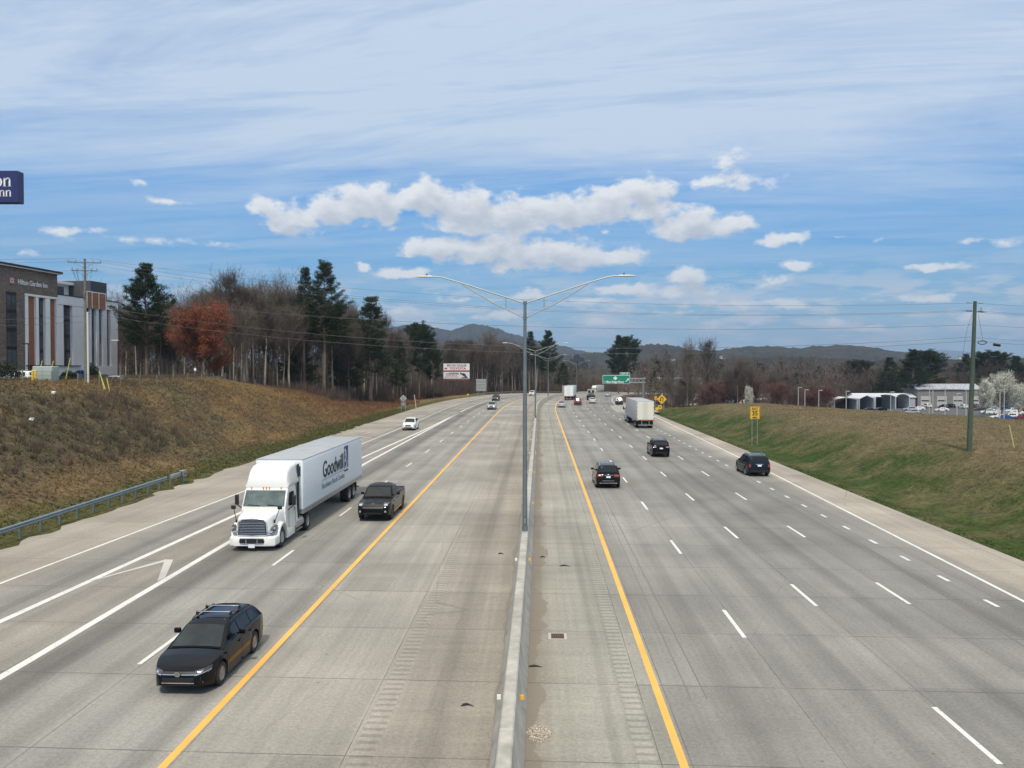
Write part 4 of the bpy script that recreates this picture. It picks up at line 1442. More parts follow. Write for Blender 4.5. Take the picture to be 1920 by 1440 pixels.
def trailer(parent, yf, yr_, hw, z0, z1, mside, wheels, seams=True, rear=None, skirt=None, roof=None, nf=.0):
    """box trailer body from y=yf (front) back to y=yr_"""
    L = yf - yr_
    mb = MB()
    mb.rbox(0, (yf + yr_) / 2, z0, hw * 2, L, z1 - z0, .05, 2)
    tr_ = mb.build('trailer', mside, parent, smooth=30)
    mb = MB(); mb.rbox(0, (yf + yr_) / 2, z1 - .03, hw * 2 + .012, L + .012, .055, .02)
    mb.build('trailer_roof', roof or M_ROOFM, tr_, smooth=30)
    mb = MB()
    for sg in (1, -1):
        mb.box(sg * (hw + .004), (yf + yr_) / 2, z0 - .06, .03, L + .01, .26)
    mb.box(0, yf + .005, z0 - .06, hw * 2, .03, .26)
    mb.build('lower_rail', M_ALU, tr_)
    if seams:
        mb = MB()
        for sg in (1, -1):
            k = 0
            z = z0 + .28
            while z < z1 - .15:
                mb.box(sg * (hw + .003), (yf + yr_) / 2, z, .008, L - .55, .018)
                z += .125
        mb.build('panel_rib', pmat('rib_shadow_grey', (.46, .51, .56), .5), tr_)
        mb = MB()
        for sg in (1, -1):
            for y in np.arange(yr_ + .4, yf - .2, .61):
                mb.box(sg * (hw + .022), y, z0 + .02, .01, .12, .05)
        mb.build('marker_strip', M_FRM, tr_)
    # underside
    mb = MB()
    for sg in (1, -1):
        mb.box(sg * .5, (yf + yr_) / 2 - .8, z0 - .22, .12, L - 3.2, .18)
    mb.box(0, wheels[0] - .65, .62, 1.1, 2.4, .35)
    mb.build('chassis', M_FRM, tr_)
    mb = MB()
    for sg in (1, -1):
        mb.box(sg * .55, yf - 2.7, .35, .10, .10, z0 - .35)
        mb.box(sg * .55, yf - 2.7, .30, .26, .26, .05)
    mb.tube([(.55, yf - 2.7, .75), (-.55, yf - 2.7, .75)], .03, 6)
    mb.build('landing_gear', M_ALU, tr_)
    for y in wheels:
        for sg in (1, -1):
            wheel(parent, sg * (hw - .30), y, .51, .56, sg, M_ALU, 0, 26, .56)
    mb = MB()
    for sg in (1, -1):
        mb.box(sg * (hw - .32), wheels[-1] - .75, .42, .62, .02, .62)
    mb.build('mud_flap', M_FRM, parent)
    mb = MB()
    for sg in (1, -1):
        mb.box(sg * .55, yr_ + .1, .52, .08, .08, z0 - .5)
    mb.box(0, yr_ + .08, .46, 2.2, .10, .10)
    mb.build('rear_guard', M_ALU, parent)
    # rear doors
    dm = rear or mside
    for sg in (1, -1):
        mb = MB(); mb.rbox(sg * hw * .475, yr_ - .012, z0 + .14, hw * .93, .03, z1 - z0 - .26, .01)
        d_ = mb.build('rear_door', dm, tr_)
        mb = MB()
        for xx in (.10, .34):
            mb.tube([(sg * xx, yr_ - .045, z0 + .15), (sg * xx, yr_ - .045, z1 - .14)], .016, 6)
        mb.build('lock_rod', M_ALU, d_)
        mb = MB()
        for zz in np.linspace(z0 + .3, z1 - .35, 5):
            mb.box(sg * (hw - .08), yr_ - .04, zz, .14, .03, .05)
        mb.build('hinge', M_FRM, d_)
    mb = MB(); mb.box(0, yr_ - .02, z0 - .04, hw * 2, .05, .17); mb.build('rear_sill', pmat('red_white_sill', (.28, .10, .08), .6), tr_)
    for sg in (1, -1):
        mb = MB(); mb.rbox(sg * .85, yr_ - .05, z0 - .02, .34, .04, .10, .01); mb.build('tail_light', M_RED, tr_)
    return tr_


def tractor(parent, mp, hw=1.22, fairing=True, detail=True, ydrive=(-4.35,)):
    """conventional cab, front bumper at y=+1.15, steer axle y=0"""
    mb = MB()       # hood
    mb.loft([rring(1.00, .74, .80, 1.58, .12, .68), rring(.93, .86, .76, 1.66, .16, .78), rring(.55, 1.02, .72, 1.76, .20, .88), rring(.0, 1.12, .95, 1.82, .22, .98), rring(-.70, 1.16, .95, 1.96, .22, 1.08)])
    mb.build('hood', mp, parent, smooth=40)
    for sg in (1, -1):      # front wings over the wheels
        mb = MB()
        rings = []
        for a in np.linspace(-.25, PI * .98, 14):
            y, z = .62 * math.cos(a), .53 + .66 * math.sin(a)
            y2, z2 = .70 * math.cos(a), .53 + .76 * math.sin(a)
            rings.append([(sg * .72, y, z), (sg * 1.20, y, z), (sg * 1.235, y * 1.03, z + .02), (sg * 1.20, y2, z2), (sg * .72, y2, z2 + .12)])
        mb.loft(rings)
        mb.build('front_wing', mp, parent, smooth=45)
    mb = MB()
    mb.loft([rring(1.13, .95, .28, .68, .1), rring(1.04, 1.14, .26, .73, .1), rring(.66, 1.225, .28, .76, .1), rring(.60, 1.20, .30, .75, .1)])
    bu_ = mb.build('bumper', mp, parent, smooth=40)
    mb = MB()
    mb.loft([rring(1.150, .62, .40, .63, .10), rring(1.12, .64, .38, .64, .10)])
    mb.build('bumper_opening', M_BLK, bu_, smooth=40)
    mb = MB()
    for x in (-.28, .28):
        mb.box(x, 1.153, .41, .05, .02, .20)
    mb.tube([(-.60, 1.15, .40), (0, 1.16, .38), (.60, 1.15, .40)], .02, 6)
    mb.tube([(-.60, 1.15, .65), (0, 1.16, .66), (.60, 1.15, .65)], .02, 6)
    mb.build('opening_trim', M_CHR, bu_)
    mb = MB(); mb.box(0, 1.165, .20, .32, .01, .17); mb.build('licence_plate', M_PLATE, bu_)
    # grille
    mb = MB()
    mb.loft([rring(1.045, .71, .76, 1.53, .07, .63), rring(.95, .73, .74, 1.55, .07, .65)])
    gr_ = mb.build('grille', M_BLK, parent, smooth=30)
    mb = MB()
    for k in range(9):
        z = .82 + k * .080
        w_ = .67 - .006 * k
        mb.tube([(-w_, 1.045, z), (0, 1.07, z), (w_, 1.045, z)], .012, 6)
    mb.build('grille_bar', M_CHR, gr_)
    mb = MB()
    mb.tube([(-.73, 1.02, .78), (-.70, 1.03, 1.42), (-.56, 1.03, 1.56), (0, 1.06, 1.62), (.56, 1.03, 1.56), (.70, 1.03, 1.42), (.73, 1.02, .78), (0, 1.07, .75), (-.73, 1.02, .78)], .032, 8)
    mb.build('grille_surround', M_CHR, gr_, smooth=50)
    for sg in (1, -1):
        mb = MB()
        mb.loft([[(sg * .76, 1.03, .92), (sg * .97, 1.0, .86), (sg * 1.13, .80, .98), (sg * 1.17, .62, 1.24), (sg * 1.05, .66, 1.26), (sg * .80, .90, 1.10)],
                 [(sg * .66, .9, .92), (sg * .95, .88, .86), (sg * 1.08, .70, .98), (sg * 1.10, .55, 1.24), (sg * 1.0, .6, 1.26), (sg * .80, .8, 1.10)]])
        hl = mb.build('headlight', pmat('dark_lamp_lens', (.06, .065, .08), .08, coat=1.0), parent, smooth=40)
        mb = MB()
        mb.add([(sg * .75, 1.02, .92), (sg * .98, .99, .92), (sg * 1.0, .97, 1.0), (sg * .80, 1.0, 1.02)], [(0, 1, 2, 3)])
        mb.tube([(sg * 1.03, .92, 1.10), (sg * 1.05, .86, 1.12)], [.05, .05], 10)
        mb.build('lamp', M_LAMP, hl)
    # cab
    mb = MB()
    mb.loft([rring(-.58, 1.17, .62, 1.92, .06, 1.14), rring(-1.05, 1.21, .60, 2.78, .06, 1.12), rring(-1.22, 1.21, .60, 2.90, .14, 1.10), rring(-2.45, 1.22, .60, 2.92, .16, 1.10)])
    cab = mb.build('cab', mp, parent, smooth=40)
    mb = MB()
    n = 8
    vs = []
    for j in range(5):
        q = j / 4
        z = 1.97 + .76 * q
        y = -.608 - .415 * q + .035
        for i in range(n + 1):
            t = -1 + 2 * i / n
            vs.append((t * (1.07 - .03 * q), y + .015 * (1 - abs(t) ** 2), z))
    mb.add(vs, [(j * (n + 1) + i, j * (n + 1) + i + 1, (j + 1) * (n + 1) + i + 1, (j + 1) * (n + 1) + i) for j in range(4) for i in range(n)])
    wsd = mb.build('windshield', M_SCR2, parent, smooth=60)
    mb = MB()
    mb.add([(x_, y_ + .062, z_) for x_, y_, z_ in ((-.018, -.635, 1.97), (.018, -.635, 1.97), (.018, -1.05, 2.73), (-.018, -1.05, 2.73))], [(0, 1, 2, 3)])
    mb.tube([(-.80, -.55, 2.00), (-.2, -.56, 2.04)], .015, 5)
    mb.tube([(.2, -.55, 2.00), (.8, -.56, 2.04)], .015, 5)
    mb.build('wiper', M_BLK, wsd)
    for sg in (1, -1):
        mb = MB()
        mb.add([(sg * 1.205, -.98, 1.92), (sg * 1.212, -1.95, 1.86), (sg * 1.15, -1.95, 2.58), (sg * 1.15, -1.22, 2.58), (sg * 1.19, -1.02, 2.2)], [(0, 1, 2, 3, 4)])
        mb.build('side_window', M_GLASS, cab)
        mb = MB()
        for a_, b_ in (((-.95, .75), (-.95, 2.0)), ((-2.03, .75), (-2.03, 2.6))):
            mb.tube([(sg * 1.212, a_[0], a_[1]), (sg * 1.212, b_[0], 1.7)], .008, 4)
        mb.rbox(sg * 1.225, -1.82, 1.58, .03, .06, .20, .01)
        mb.build('door_handle', M_BLK, cab)
        # mirrors on the doors and on the hood
        mb = MB()
        mb.rbox(sg * 1.50, -.88, 1.98, .20, .12, .54, .05, 3)
        mb.tube([(sg * 1.16, -.95, 1.72), (sg * 1.47, -.88, 1.98)], .03, 6)
        mb.build('mirror', M_BLK, parent, smooth=40)
        mb = MB()
        mb.rbox(sg * 1.18, .42, 1.98, .24, .09, .20, .04, 3)
        mb.tube([(sg * .98, .55, 1.42), (sg * 1.16, .42, 2.0)], .02, 6)
        mb.rbox(sg * .97, .58, 1.34, .07, .12, .16, .02)
        mb.build('hood_mirror', M_BLK, parent, smooth=40)
        mb = MB()
        mb.add([(sg * 1.135, -.55, 1.58), (sg * 1.14, -.78, 1.62), (sg * 1.115, -.80, 1.95), (sg * 1.08, -.60, 1.80)], [(0, 1, 2, 3)])
        mb.M = Matrix.Translation((sg * .03, .25, 0))
        mb.build('hood_vent', M_BLK, parent)
    if fairing:
        mb = MB()
        mb.loft([rring(-1.12, 1.12, 2.84, 3.00, .06, 1.08), rring(-1.2, 1.15, 2.84, 3.35, .16, 1.04), rring(-1.42, 1.17, 2.84, 3.78, .22, 1.02), rring(-1.85, 1.19, 2.84, 3.95, .22, 1.05), rring(-2.7, 1.20, 2.84, 4.02, .20, 1.08)])
        fa = mb.build('roof_fairing', mp, parent, smooth=50)
        mb = MB()
        for sg in (1, -1):
            mb.box(sg * 1.15, -2.72, 1.0, .05, .28, 2.9)
        mb.build('side_extender', M_FRM, parent)
        mb = MB()
        for x in (-.78, -.16, 0, .16, .78):
            mb.rbox(x, -1.03, 2.80, .05, .12, .10, .015)
        mb.build('marker_light', M_AMB, parent)
        mb = MB(); mb.tube([(-.72, -1.20, 3.05), (-.80, -1.26, 3.3), (-.70, -1.40, 3.62), (0, -1.43, 3.70), (.70, -1.40, 3.62), (.80, -1.26, 3.3), (.72, -1.20, 3.05), (0, -1.15, 2.98), (-.72, -1.20, 3.05)], .025, 6)
        mb.build('fairing_rib', mp, fa, smooth=50)
    # side fairings, steps, tanks
    for sg in (1, -1):
        mb = MB()
        mb.rbox(sg * 1.13, -1.35, .30, .16, 1.35, .52, .04)
        mb.build('step_fairing', mp, parent, smooth=40)
        mb = MB()
        mb.tube([(sg * .98, -2.15, .72), (sg * .98, -3.35, .72)], .30, 18)
        mb.build('fuel_tank', M_ALU, parent, smooth=40)
        mb = MB(); mb.box(sg * 1.05, -2.75, .36, .34, 1.1, .04); mb.build('step', M_ALU, parent)
        wheel(parent, sg * (hw - .20), 0, .51, .30, sg, M_ALU, 8, 28, .56)
        for yd in ydrive:
            wheel(parent, sg * (hw - .30), yd, .51, .58, sg, M_ALU, 0, 28, .56)
    mb = MB()
    for sg in (1, -1):
        mb.box(sg * .42, -2.2, .72, .10, 6.0, .26)
    mb.box(0, ydrive[0], .50, .9, .6, .5)
    mb.box(0, ydrive[0], .98, .9, 1.0, .12)
    mb.build('chassis', M_FRM, parent)
    return parent


# ---- the white charity truck on the left carriageway
lc, rzc = place(40.1, -13.5, False)
tk = thing('semi_truck', 'white semi truck with a lettered white trailer on the left carriageway', 'truck', lc, rzc)
tractor(tk, M_TW)
tr_ = trailer(tk, -3.1, -17.6, 1.30, 1.18, 4.08, M_TRW, (-13.9, -15.15))
mb = MB(); mb.rbox(0, -3.075, 2.0, 2.35, .06, 2.0, .03); mb.build('front_panel', M_TRW, tr_)
mb = MB(); mb.box(-1.0, -3.035, 3.20, .38, .012, .55); mb.box(1.0, -3.035, 3.20, .38, .012, .55)
mb.build('logo_panel', M_DECO, tr_)
# writing: truck drives toward the camera, so the right side in the picture is its left side, x<0 (local)
for sg in (-1, 1):
    rot = (R(90), 0, R(90) * sg)
    ys = sg
    X_ = sg * 1.318
    d0 = -8.9
    def side(y): return (X_, y, 0)
    text_obj('Goodwill', 1.38, M_TXT, tr_, (X_, -9.6, 2.95), rot, depth=.004, bold=.02, sx=.98)
    text_obj('Northwest North Carolina', .50, M_TXB, tr_, (X_, -9.6, 2.02), rot, depth=.004, sx=.98, bold=-.006)
    mb = MB(); mb.box(X_, -9.6, 2.38, .008, 5.4, .025); mb.build('underline', M_TXB, tr_)
    yy = -9.6 + sg * 3.25
    mb = MB(); mb.box(X_, yy, 2.45, .010, 1.0, 1.45); mb.build('logo_panel', M_DECO, tr_)
    mb = MB()       # white half smiling "g"
    xs = X_ + sg * .012
    def arc(cy, cz, r0, r1, a0, a1, n=14):
        for k in range(n):
            a, b = a0 + (a1 - a0) * k / n, a0 + (a1 - a0) * (k + 1) / n
            mb.add([(xs, cy + sg * r0 * math.cos(a), cz + r0 * math.sin(a)), (xs, cy + sg * r1 * math.cos(a), cz + r1 * math.sin(a)),
                    (xs, cy + sg * r1 * math.cos(b), cz + r1 * math.sin(b)), (xs, cy + sg * r0 * math.cos(b), cz + r0 * math.sin(b))], [(0, 1, 2, 3)])
    arc(yy - sg * .48, 3.30, .30, .46, -PI / 2, PI / 2)
    arc(yy - sg * .30, 2.98, .42, .55, -PI * .50, -PI * .02)
    arc(yy - sg * .25, 3.35, .0, .08, 0, 2 * PI)
    mb.build('logo_mark', pmat('logo_white', (.8, .82, .84), .5), tr_)
    mb = MB(); mb.box(X_, yy, 2.22, .010, 1.0, .10); mb.build('logo_bar', M_TXT, tr_)

# ---- grey-sided truck on the right carriageway, seen from behind
P_GTR = pmat('grey_white_trailer', (.50, .52, .53), .5, var=.05, vscale=.7)
lc, rzc = place(139.0, 16.6, True)
tk2 = thing('semi_truck', 'tractor trailer with cream rear doors and grey side, seen from behind near the exit', 'truck', lc, rzc)
tractor(tk2, paint('white_cab_paint', (.55, .56, .56)), ydrive=(-4.0, -5.3))
trailer(tk2, -3.1, -18.2, 1.30, 1.18, 4.08, P_GTR, (-15.0, -16.3), seams=False, rear=pmat('cream_door', (.68, .66, .56), .5))
# ---- white trailer far ahead on the right carriageway
lc, rzc = place(247.0, 6.6, True)
tk3 = thing('semi_truck', 'distant truck with white rear doors behind the silver saloon, under the grey sign back', 'truck', lc, rzc)
tractor(tk3, M_TW, ydrive=(-4.0, -5.3))
trailer(tk3, -3.1, -18.2, 1.30, 1.18, 4.08, M_TRW, (-15.0, -16.3), seams=False, rear=pmat('bright_door', (.78, .78, .75), .5))
# ---- truck seen side-on on the exit ramp beyond the signs
def ramp_at(t, o_=0): return ramp(t, o_, .02), -(RH + t / RR)
lc, rzc = ramp_at(240, 0)
tk4 = thing('semi_truck', 'white truck with blue grey trailer side, seen broadside beyond the yellow loop sign', 'truck', lc, rzc - .25)
tractor(tk4, M_TW, fairing=False, ydrive=(-4.0, -5.3))
trailer(tk4, -3.1, -18.2, 1.30, 1.18, 4.08, pmat('blue_grey_trailer', (.42, .47, .54), .5), (-15.0, -16.3), seams=False, rear=pmat('bright_door', (.78, .78, .75), .5))
# ---- truck coming on the far left carriageway
lc, rzc = place(415, -11, False)
tk5 = thing('semi_truck', 'white truck cab just right of the exit sign column, on the far bend', 'truck', lc, rzc)
tractor(tk5, M_TW, ydrive=(-4.0, -5.3))
trailer(tk5, -3.1, -18.2, 1.30, 1.18, 4.08, pmat('beige_trailer', (.50, .48, .43), .5), (-15.0, -16.3), seams=False)
# ---- flat bed recovery lorry, third lane far ahead
lc, rzc = place(236, 12.6, True)
tk6 = thing('flatbed_truck', 'dark flat bed lorry with a beige windowed cab ahead of the dark red vehicle', 'truck', lc, rzc)
M_BEI = pmat('beige_cab', (.42, .39, .34), .5)
mb = MB(); mb.loft([rring(3.6, 1.0, .6, 1.5, .15), rring(3.2, 1.1, .5, 2.0, .2), rring(2.6, 1.15, .5, 2.9, .2, 1.0), rring(.9, 1.2, .5, 3.0, .2, 1.05)])
cb = mb.build('cab', M_BEI, tk6, smooth=40)
mb = MB()
for x in (-.55, .55):
    mb.box(x, .88, 1.9, .62, .03, .75)
mb.build('rear_window', M_GLASS, cb)
mb = MB(); mb.loft([rring(.7, 1.25, .95, 1.15, .04), rring(-4.6, 1.25, .95, 1.12, .04)]); bd = mb.build('flat_bed', M_FRM, tk6)
mb = MB(); mb.loft([rring(.5, .9, 1.15, 1.5, .1, .8), rring(-.4, 1.1, 1.15, 2.1, .3, .6), rring(-2.4, 1.15, 1.15, 1.9, .3, .7), rring(-4.2, 1.1, 1.15, 1.45, .15, .8)]); mb.build('covered_load', pmat('dark_tarpaulin', (.05, .05, .045), .8), tk6, smooth=50)
for y in (2.9, -2.4, -3.6):
    for sg in (1, -1):
        wheel(tk6, sg * .95, y, .48, .4, sg, M_ALU, 0, 18)

# ================================================================ street furniture
M_GALV = pmat('galvanised_steel', (.30, .33, .33), .5, metal=.5, var=.10, vscale=2)
M_GALD = pmat('weathered_steel', (.16, .19, .20), .55, metal=.4, var=.15, vscale=2)
M_HEADL = pmat('lamp_housing', (.55, .55, .53), .5)


def lamp_post(s, z0, Hh, label, name='street_lamp', det=True):
    t = thing(name, label, 'street lamp', rp(s, 0, z0), -hd(s), 'double lamp posts along the median barrier')
    mb = MB()
    mb.tube([(0, 0, 0), (0, 0, Hh * .5), (0, 0, Hh)], [.125, .105, .075], 16)
    mb.tube([(0, 0, 0), (0, 0, .28)], .15, 16)
    mb.tube([(0, 0, Hh - .10), (0, 0, Hh + .04)], .095, 12)
    mb.tube([(0, 0, Hh - .86), (0, 0, Hh - .70)], .095, 12)
    mb.build('pole', M_GALD, t, smooth=40)
    if det:
        mb = MB(); mb.rbox(0, -.125, .42, .13, .03, .30, .05, 3); mb.build('hand_hole_cover', M_GALV, t, smooth=40)
    for sg in (1, -1):
        mb = MB()
        zt = Hh - .05
        mb.tube([(sg * .05, 0, zt), (sg * 1.6, 0, zt + .50), (sg * 3.2, 0, zt + 1.02), (sg * 4.1, 0, zt + 1.28), (sg * 4.45, 0, zt + 1.33), (sg * 4.75, 0, zt + 1.33)], .034, 8)
        mb.tube([(sg * .05, 0, Hh - .78), (sg * 1.6, 0, zt + .02), (sg * 3.15, 0, zt + .95)], .03, 8)
        mb.tube([(sg * .95, 0, zt + .29), (sg * .95, 0, zt - .28)], .018, 6)
        mb.build('arm', M_GALV, t, smooth=40)
        mb = MB()
        x = sg * 5.02
        zz = zt + 1.30
        rings = []
        for yx, w, h_ in ((4.62, .07, .05), (4.75, .10, .075), (5.05, .15, .07), (5.35, .14, .05), (5.48, .06, .02)):
            rings.append([(sg * yx, w * math.cos(a), zz + .02 + h_ * math.sin(a) * (1 if math.sin(a) > 0 else .55)) for a in np.linspace(0, 2 * PI, 12, endpoint=False)])
        mb.loft(rings)
        hdm = mb.build('lamp_head', M_HEADL, t, smooth=50)
        if det:
            mb = MB(); mb.tube([(sg * 4.9, 0, zz + .08), (sg * 4.9, 0, zz + .17)], .035, 10); mb.build('photocell', M_BLK, hdm)
    return t


lamp_post(39.9, .93, 11.45, 'tall double armed lamp post standing on the barrier nearest the camera')
lamp_post(131, .93, 11.0, 'second double armed lamp post along the barrier, just right of the near post')
lamp_post(236, .93, 11.0, 'third double armed lamp post along the barrier, by the bend')
lamp_post(322, .93, 11.3, 'farthest double armed lamp post, above the distant white truck')


# ---- guardrails
def w_profile():
    return [(0, .52), (.03, .545), (.06, .58), (.06, .61), (.015, .65), (.0, .67), (.015, .69), (.06, .73), (.06, .76), (.03, .795), (0, .82), (-.012, .82), (-.012, .52)]


def guardrail(s0, s1, off, label, mat, endm, face=1, post_step=1.9, first=True, dz=0):
    t = thing('guardrail', label, 'guardrail', rp(s0, off(s0), dz))
    o0 = Vector(rp(s0, off(s0), dz))
    def loc(s, o_, z_):
        p = rp(s, off(s) + face * o_, z_ + dz)
        return (p[0] - o0.x, p[1] - o0.y, p[2] - o0.z)
    mb = MB()
    for a, b in ((s0, s1),):
        rings = [[loc(s, o_, z_) for o_, z_ in w_profile()] for s in np.arange(a, b + .01, 2.0 if s1 - s0 > 60 else .95)]
        mb.loft(rings)
    mb.build('rail', mat, t, smooth=50)
    n = 0
    s = s0 + .6
    while s < s1 - .2 and n < 99:
        x, y, z = loc(s, -.16, 0)
        mb = MB()
        mb.M = Matrix.Translation((x, y, z)) @ Matrix.Rotation(-hd(s), 4, 'Z')
        mb.box(0, 0, -.4, .12, .10, 1.24)
        mb.box(face * .08, 0, .58, .10, .12, .22)
        mb.build('post', M_GALD, t)
        s += post_step; n += 1
    return t, loc


M_GR = pmat('guardrail_zinc', (.22, .27, .30), .45, metal=.4, var=.12, vscale=1.0)
gr1, loc1 = guardrail(-8, 61.4, itp([-10, 41, 66], [-26.1, -27.05, -27.95]), 'long steel guardrail at the foot of the left grass bank, ending in a boxy terminal', M_GR, None)
mb = MB()
x, y, z = loc1(62.0, 0, 0)
mb.M = Matrix.Translation((x, y, z)) @ Matrix.Rotation(-hd(69), 4, 'Z')
mb.rbox(.02, -.3, .50, .20, 1.6, .34, .02)
mb.rbox(.04, .85, .42, .34, .75, .52, .03)
mb.box(0, .9, -.3, .15, .15, .8)
tm = mb.build('end_terminal', M_GALV, gr1, smooth=40)
mb = MB()
mb.M = Matrix.Translation((x, y, z)) @ Matrix.Rotation(-hd(69), 4, 'Z')
mb.box(.04, .47, .70, .26, .02, .18); mb.box(.04, .47, .47, .26, .02, .18); mb.box(.215, .9, .62, .012, .3, .10)
mb.build('slot', M_BLK, tm)
M_GRF = pmat('old_guardrail', (.20, .18, .14), .8, var=.1)
gr2, loc2 = guardrail(258, 445, itp([0, 258, 300, 445], [-28.1, -28.2, -28.2, -28.2]), 'far guardrail curving round the outside of the left bend in front of the wood', M_GRF, None, post_step=1.95)
mb = MB()
x, y, z = loc2(257.2, 0, 0)
mb.M = Matrix.Translation((x, y, z)) @ Matrix.Rotation(-hd(257), 4, 'Z')
mb.rbox(.0, 0, .35, .5, 1.1, .6, .05)
mb.box(0, 0, -.3, .15, .15, .8)
mb.build('end_terminal', pmat('sign_yellow', (.72, .44, .03), .5), gr2, smooth=40)


# ---- signs
M_YS = pmat('sign_yellow', (.72, .44, .03), .5)
M_GS = pmat('sign_green', (.005, .20, .125), .5)
M_WS = pmat('sign_white', (.75, .77, .75), .5)
M_SB = pmat('sign_back', (.30, .32, .32), .5, metal=.4, var=.12, vscale=3)
M_KT = pmat('sign_black', (.015, .015, .015), .6)


def sign_at(name, label, x, y, z, rz, group=None):
    return thing(name, label, 'road sign', (x, y, z), rz, group)


# exit speed sign: right verge, x 30.4, y 99
x, y = cl(99.5, 27.2)
sg_ = sign_at('speed_sign', 'yellow rectangular EXIT 35 MPH advisory sign on two thin posts on the right verge', x, y, tz(x, y), 0)
for xx in (-.33, .33):
    mb = MB(); mb.box(xx, 0, -.3, .07, .05, 5.0); mb.build('post', M_GALV, sg_)
mb = MB(); mb.rbox(0, -.05, 3.28, 1.22, .03, 1.58, .012); pn = mb.build('panel', M_YS, sg_)
mb = MB()
for z_ in (3.32, 4.80): mb.box(0, -.07, z_, 1.10, .006, .03)
for x_ in (-.56, .56): mb.box(x_, -.07, 3.32, .03, .006, 1.5)
mb.box(0, -.07, 4.32, 1.1, .006, .03)
mb.build('border', M_KT, pn)
text_obj('EXIT', .36, M_KT, pn, (0, -.075, 4.55), (R(90), 0, 0), depth=.003, bold=.01)
text_obj('35', .74, M_KT, pn, (0, -.075, 3.97), (R(90), 0, 0), depth=.003, bold=.02)
text_obj('MPH', .28, M_KT, pn, (0, -.075, 3.48), (R(90), 0, 0), depth=.003, bold=.01)

# loop-ramp warning sign near the gore of the exit
x, y = (1241 - 960) / 1500 * 171, 171.0
zg = tz(x, y)
sg_ = sign_at('warning_sign', 'yellow diamond sign with a loop arrow above a small speed plate', x, y, zg, 0)
ztop = 9.1 - (748.5 - 690) * 171 / 1500
mb = MB(); mb.box(-.25, .03, -.3, .10, .05, ztop - zg + .3); mb.box(.45, .03, -.3, .10, .05, ztop - zg + .3); mb.build('post', M_GALV, sg_)
mb = MB(); hz_ = ztop - zg; mb.poly_y([(0, hz_ - 1.05), (1.05, hz_), (0, hz_ + 1.05), (-1.05, hz_)], -.04, -.01); pn = mb.build('panel', M_YS, sg_)
mb = MB()
ar = [(.28 * math.cos(a), hz_ + .12 + .30 * math.sin(a)) for a in np.linspace(-.5, PI + .1, 14)]
mb.tube([(.22, -.06, hz_ - .5)] + [(a, -.06, b) for a, b in ar] + [(-.30, -.06, hz_ - .2)], .075, 6)
mb.poly_y([(-.52, hz_ - .12), (-.08, hz_ - .12), (-.30, hz_ - .48)], -.07, -.05)
mb.build('loop_arrow', M_KT, pn)
mb = MB(); mb.rbox(-.35, -.03, hz_ - 2.15, .82, .03, .82, .01); p2 = mb.build('speed_plate', M_YS, sg_)
text_obj('25', .5, M_KT, p2, (-.35, -.05, hz_ - 1.70), (R(90), 0, 0), depth=.003, bold=.01)
x2, y2 = (1232 - 960) / 1500 * 166, 166.0
z2 = tz(x2, y2)
s2 = sign_at('marker_sign', 'small low yellow marker sign by the road edge below the diamond sign', x2, y2, z2, 0)
mb = MB(); mb.box(0, .03, -.2, .06, .05, 1.2); mb.build('post', M_GALV, s2)
mb = MB(); mb.rbox(0, -.02, .55, .62, .03, .62, .01); mb.build('panel', M_YS, s2)
x3, y3 = (1229.5 - 960) / 1500 * 214, 214.0
s3 = sign_at('orange_sign', 'orange square sign in front of the white trailer beyond the exit', x3, y3, tz(x3, y3), 0)
h3 = 9.1 - 56.5 * 214 / 1500 - tz(x3, y3)
mb = MB(); mb.box(0, .03, -.2, .08, .05, h3 + .4); mb.build('post', M_GALV, s3)
mb = MB(); mb.rbox(0, -.02, h3 - .5, .65, .03, 1.0, .01); mb.build('panel', pmat('sign_orange', (.72, .30, .02), .5), s3)

# cantilevered green guide sign
x, y = (1206 - 960) / 1500 * 203, 203.0
zg = tz(x, y)
gs = sign_at('guide_sign', 'large green overhead exit sign for Blue Ridge Pkwy hung from a cantilever truss', x, y, zg, 0)
M_TRS = pmat('truss_steel', (.17, .20, .22), .6, metal=.3)
def zp(py, Y_): return 9.1 - (py - 690) * Y_ / 1500 - zg
zt0, zt1 = zp(717.5, 203), zp(709.5, 203)
mb = MB(); mb.tube([(0, 0, -.5), (0, 0, zt1 + .15)], .30, 14); mb.build('column', M_TRS, gs, smooth=40)
mb = MB()
for yy in (-.35, .35):
    for zz in (zt0, zt1):
        mb.tube([(.6, yy, zz), (-9.8, yy, zz)], .07, 8)
    n_ = 11
    for k in range(n_):
        x0, x1 = .3 - k * .9, .3 - (k + 1) * .9
        mb.tube([(x0, yy, zt0), (x1, yy, zt1)], .035, 5)
        mb.tube([(x0, yy, zt1), (x1, yy, zt0)], .035, 5)
mb.build('truss', M_GALV, gs, smooth=40)
zb_, zc_ = zp(719.5, 203), zp(703.5, 203)
cx_, wd_ = (1155 - 1206) / 1500 * 203, 6.9
mb = MB(); mb.rbox(cx_, -.5, zb_, wd_, .08, zc_ - zb_, .03); pn = mb.build('panel', M_WS, gs)
mb = MB(); mb.rbox(cx_, -.545, zb_ + .07, wd_ - .16, .03, zc_ - zb_ - .14, .01); mb.build('green_field', M_GS, pn)
mb = MB(); mb.rbox(cx_ + wd_ / 2 - 1.3, -.5, zc_ + .02, 2.55, .08, .68, .03); p3 = mb.build('exit_tab', M_WS, gs)
mb = MB(); mb.rbox(cx_ + wd_ / 2 - 1.3, -.545, zc_ + .07, 2.43, .03, .58, .01); mb.build('green_field', M_GS, p3)
text_obj('EXIT 33', .50, M_WS, p3, (cx_ + wd_ / 2 - 1.3, -.575, zc_ + .36), (R(90), 0, 0), depth=.004, bold=.012)
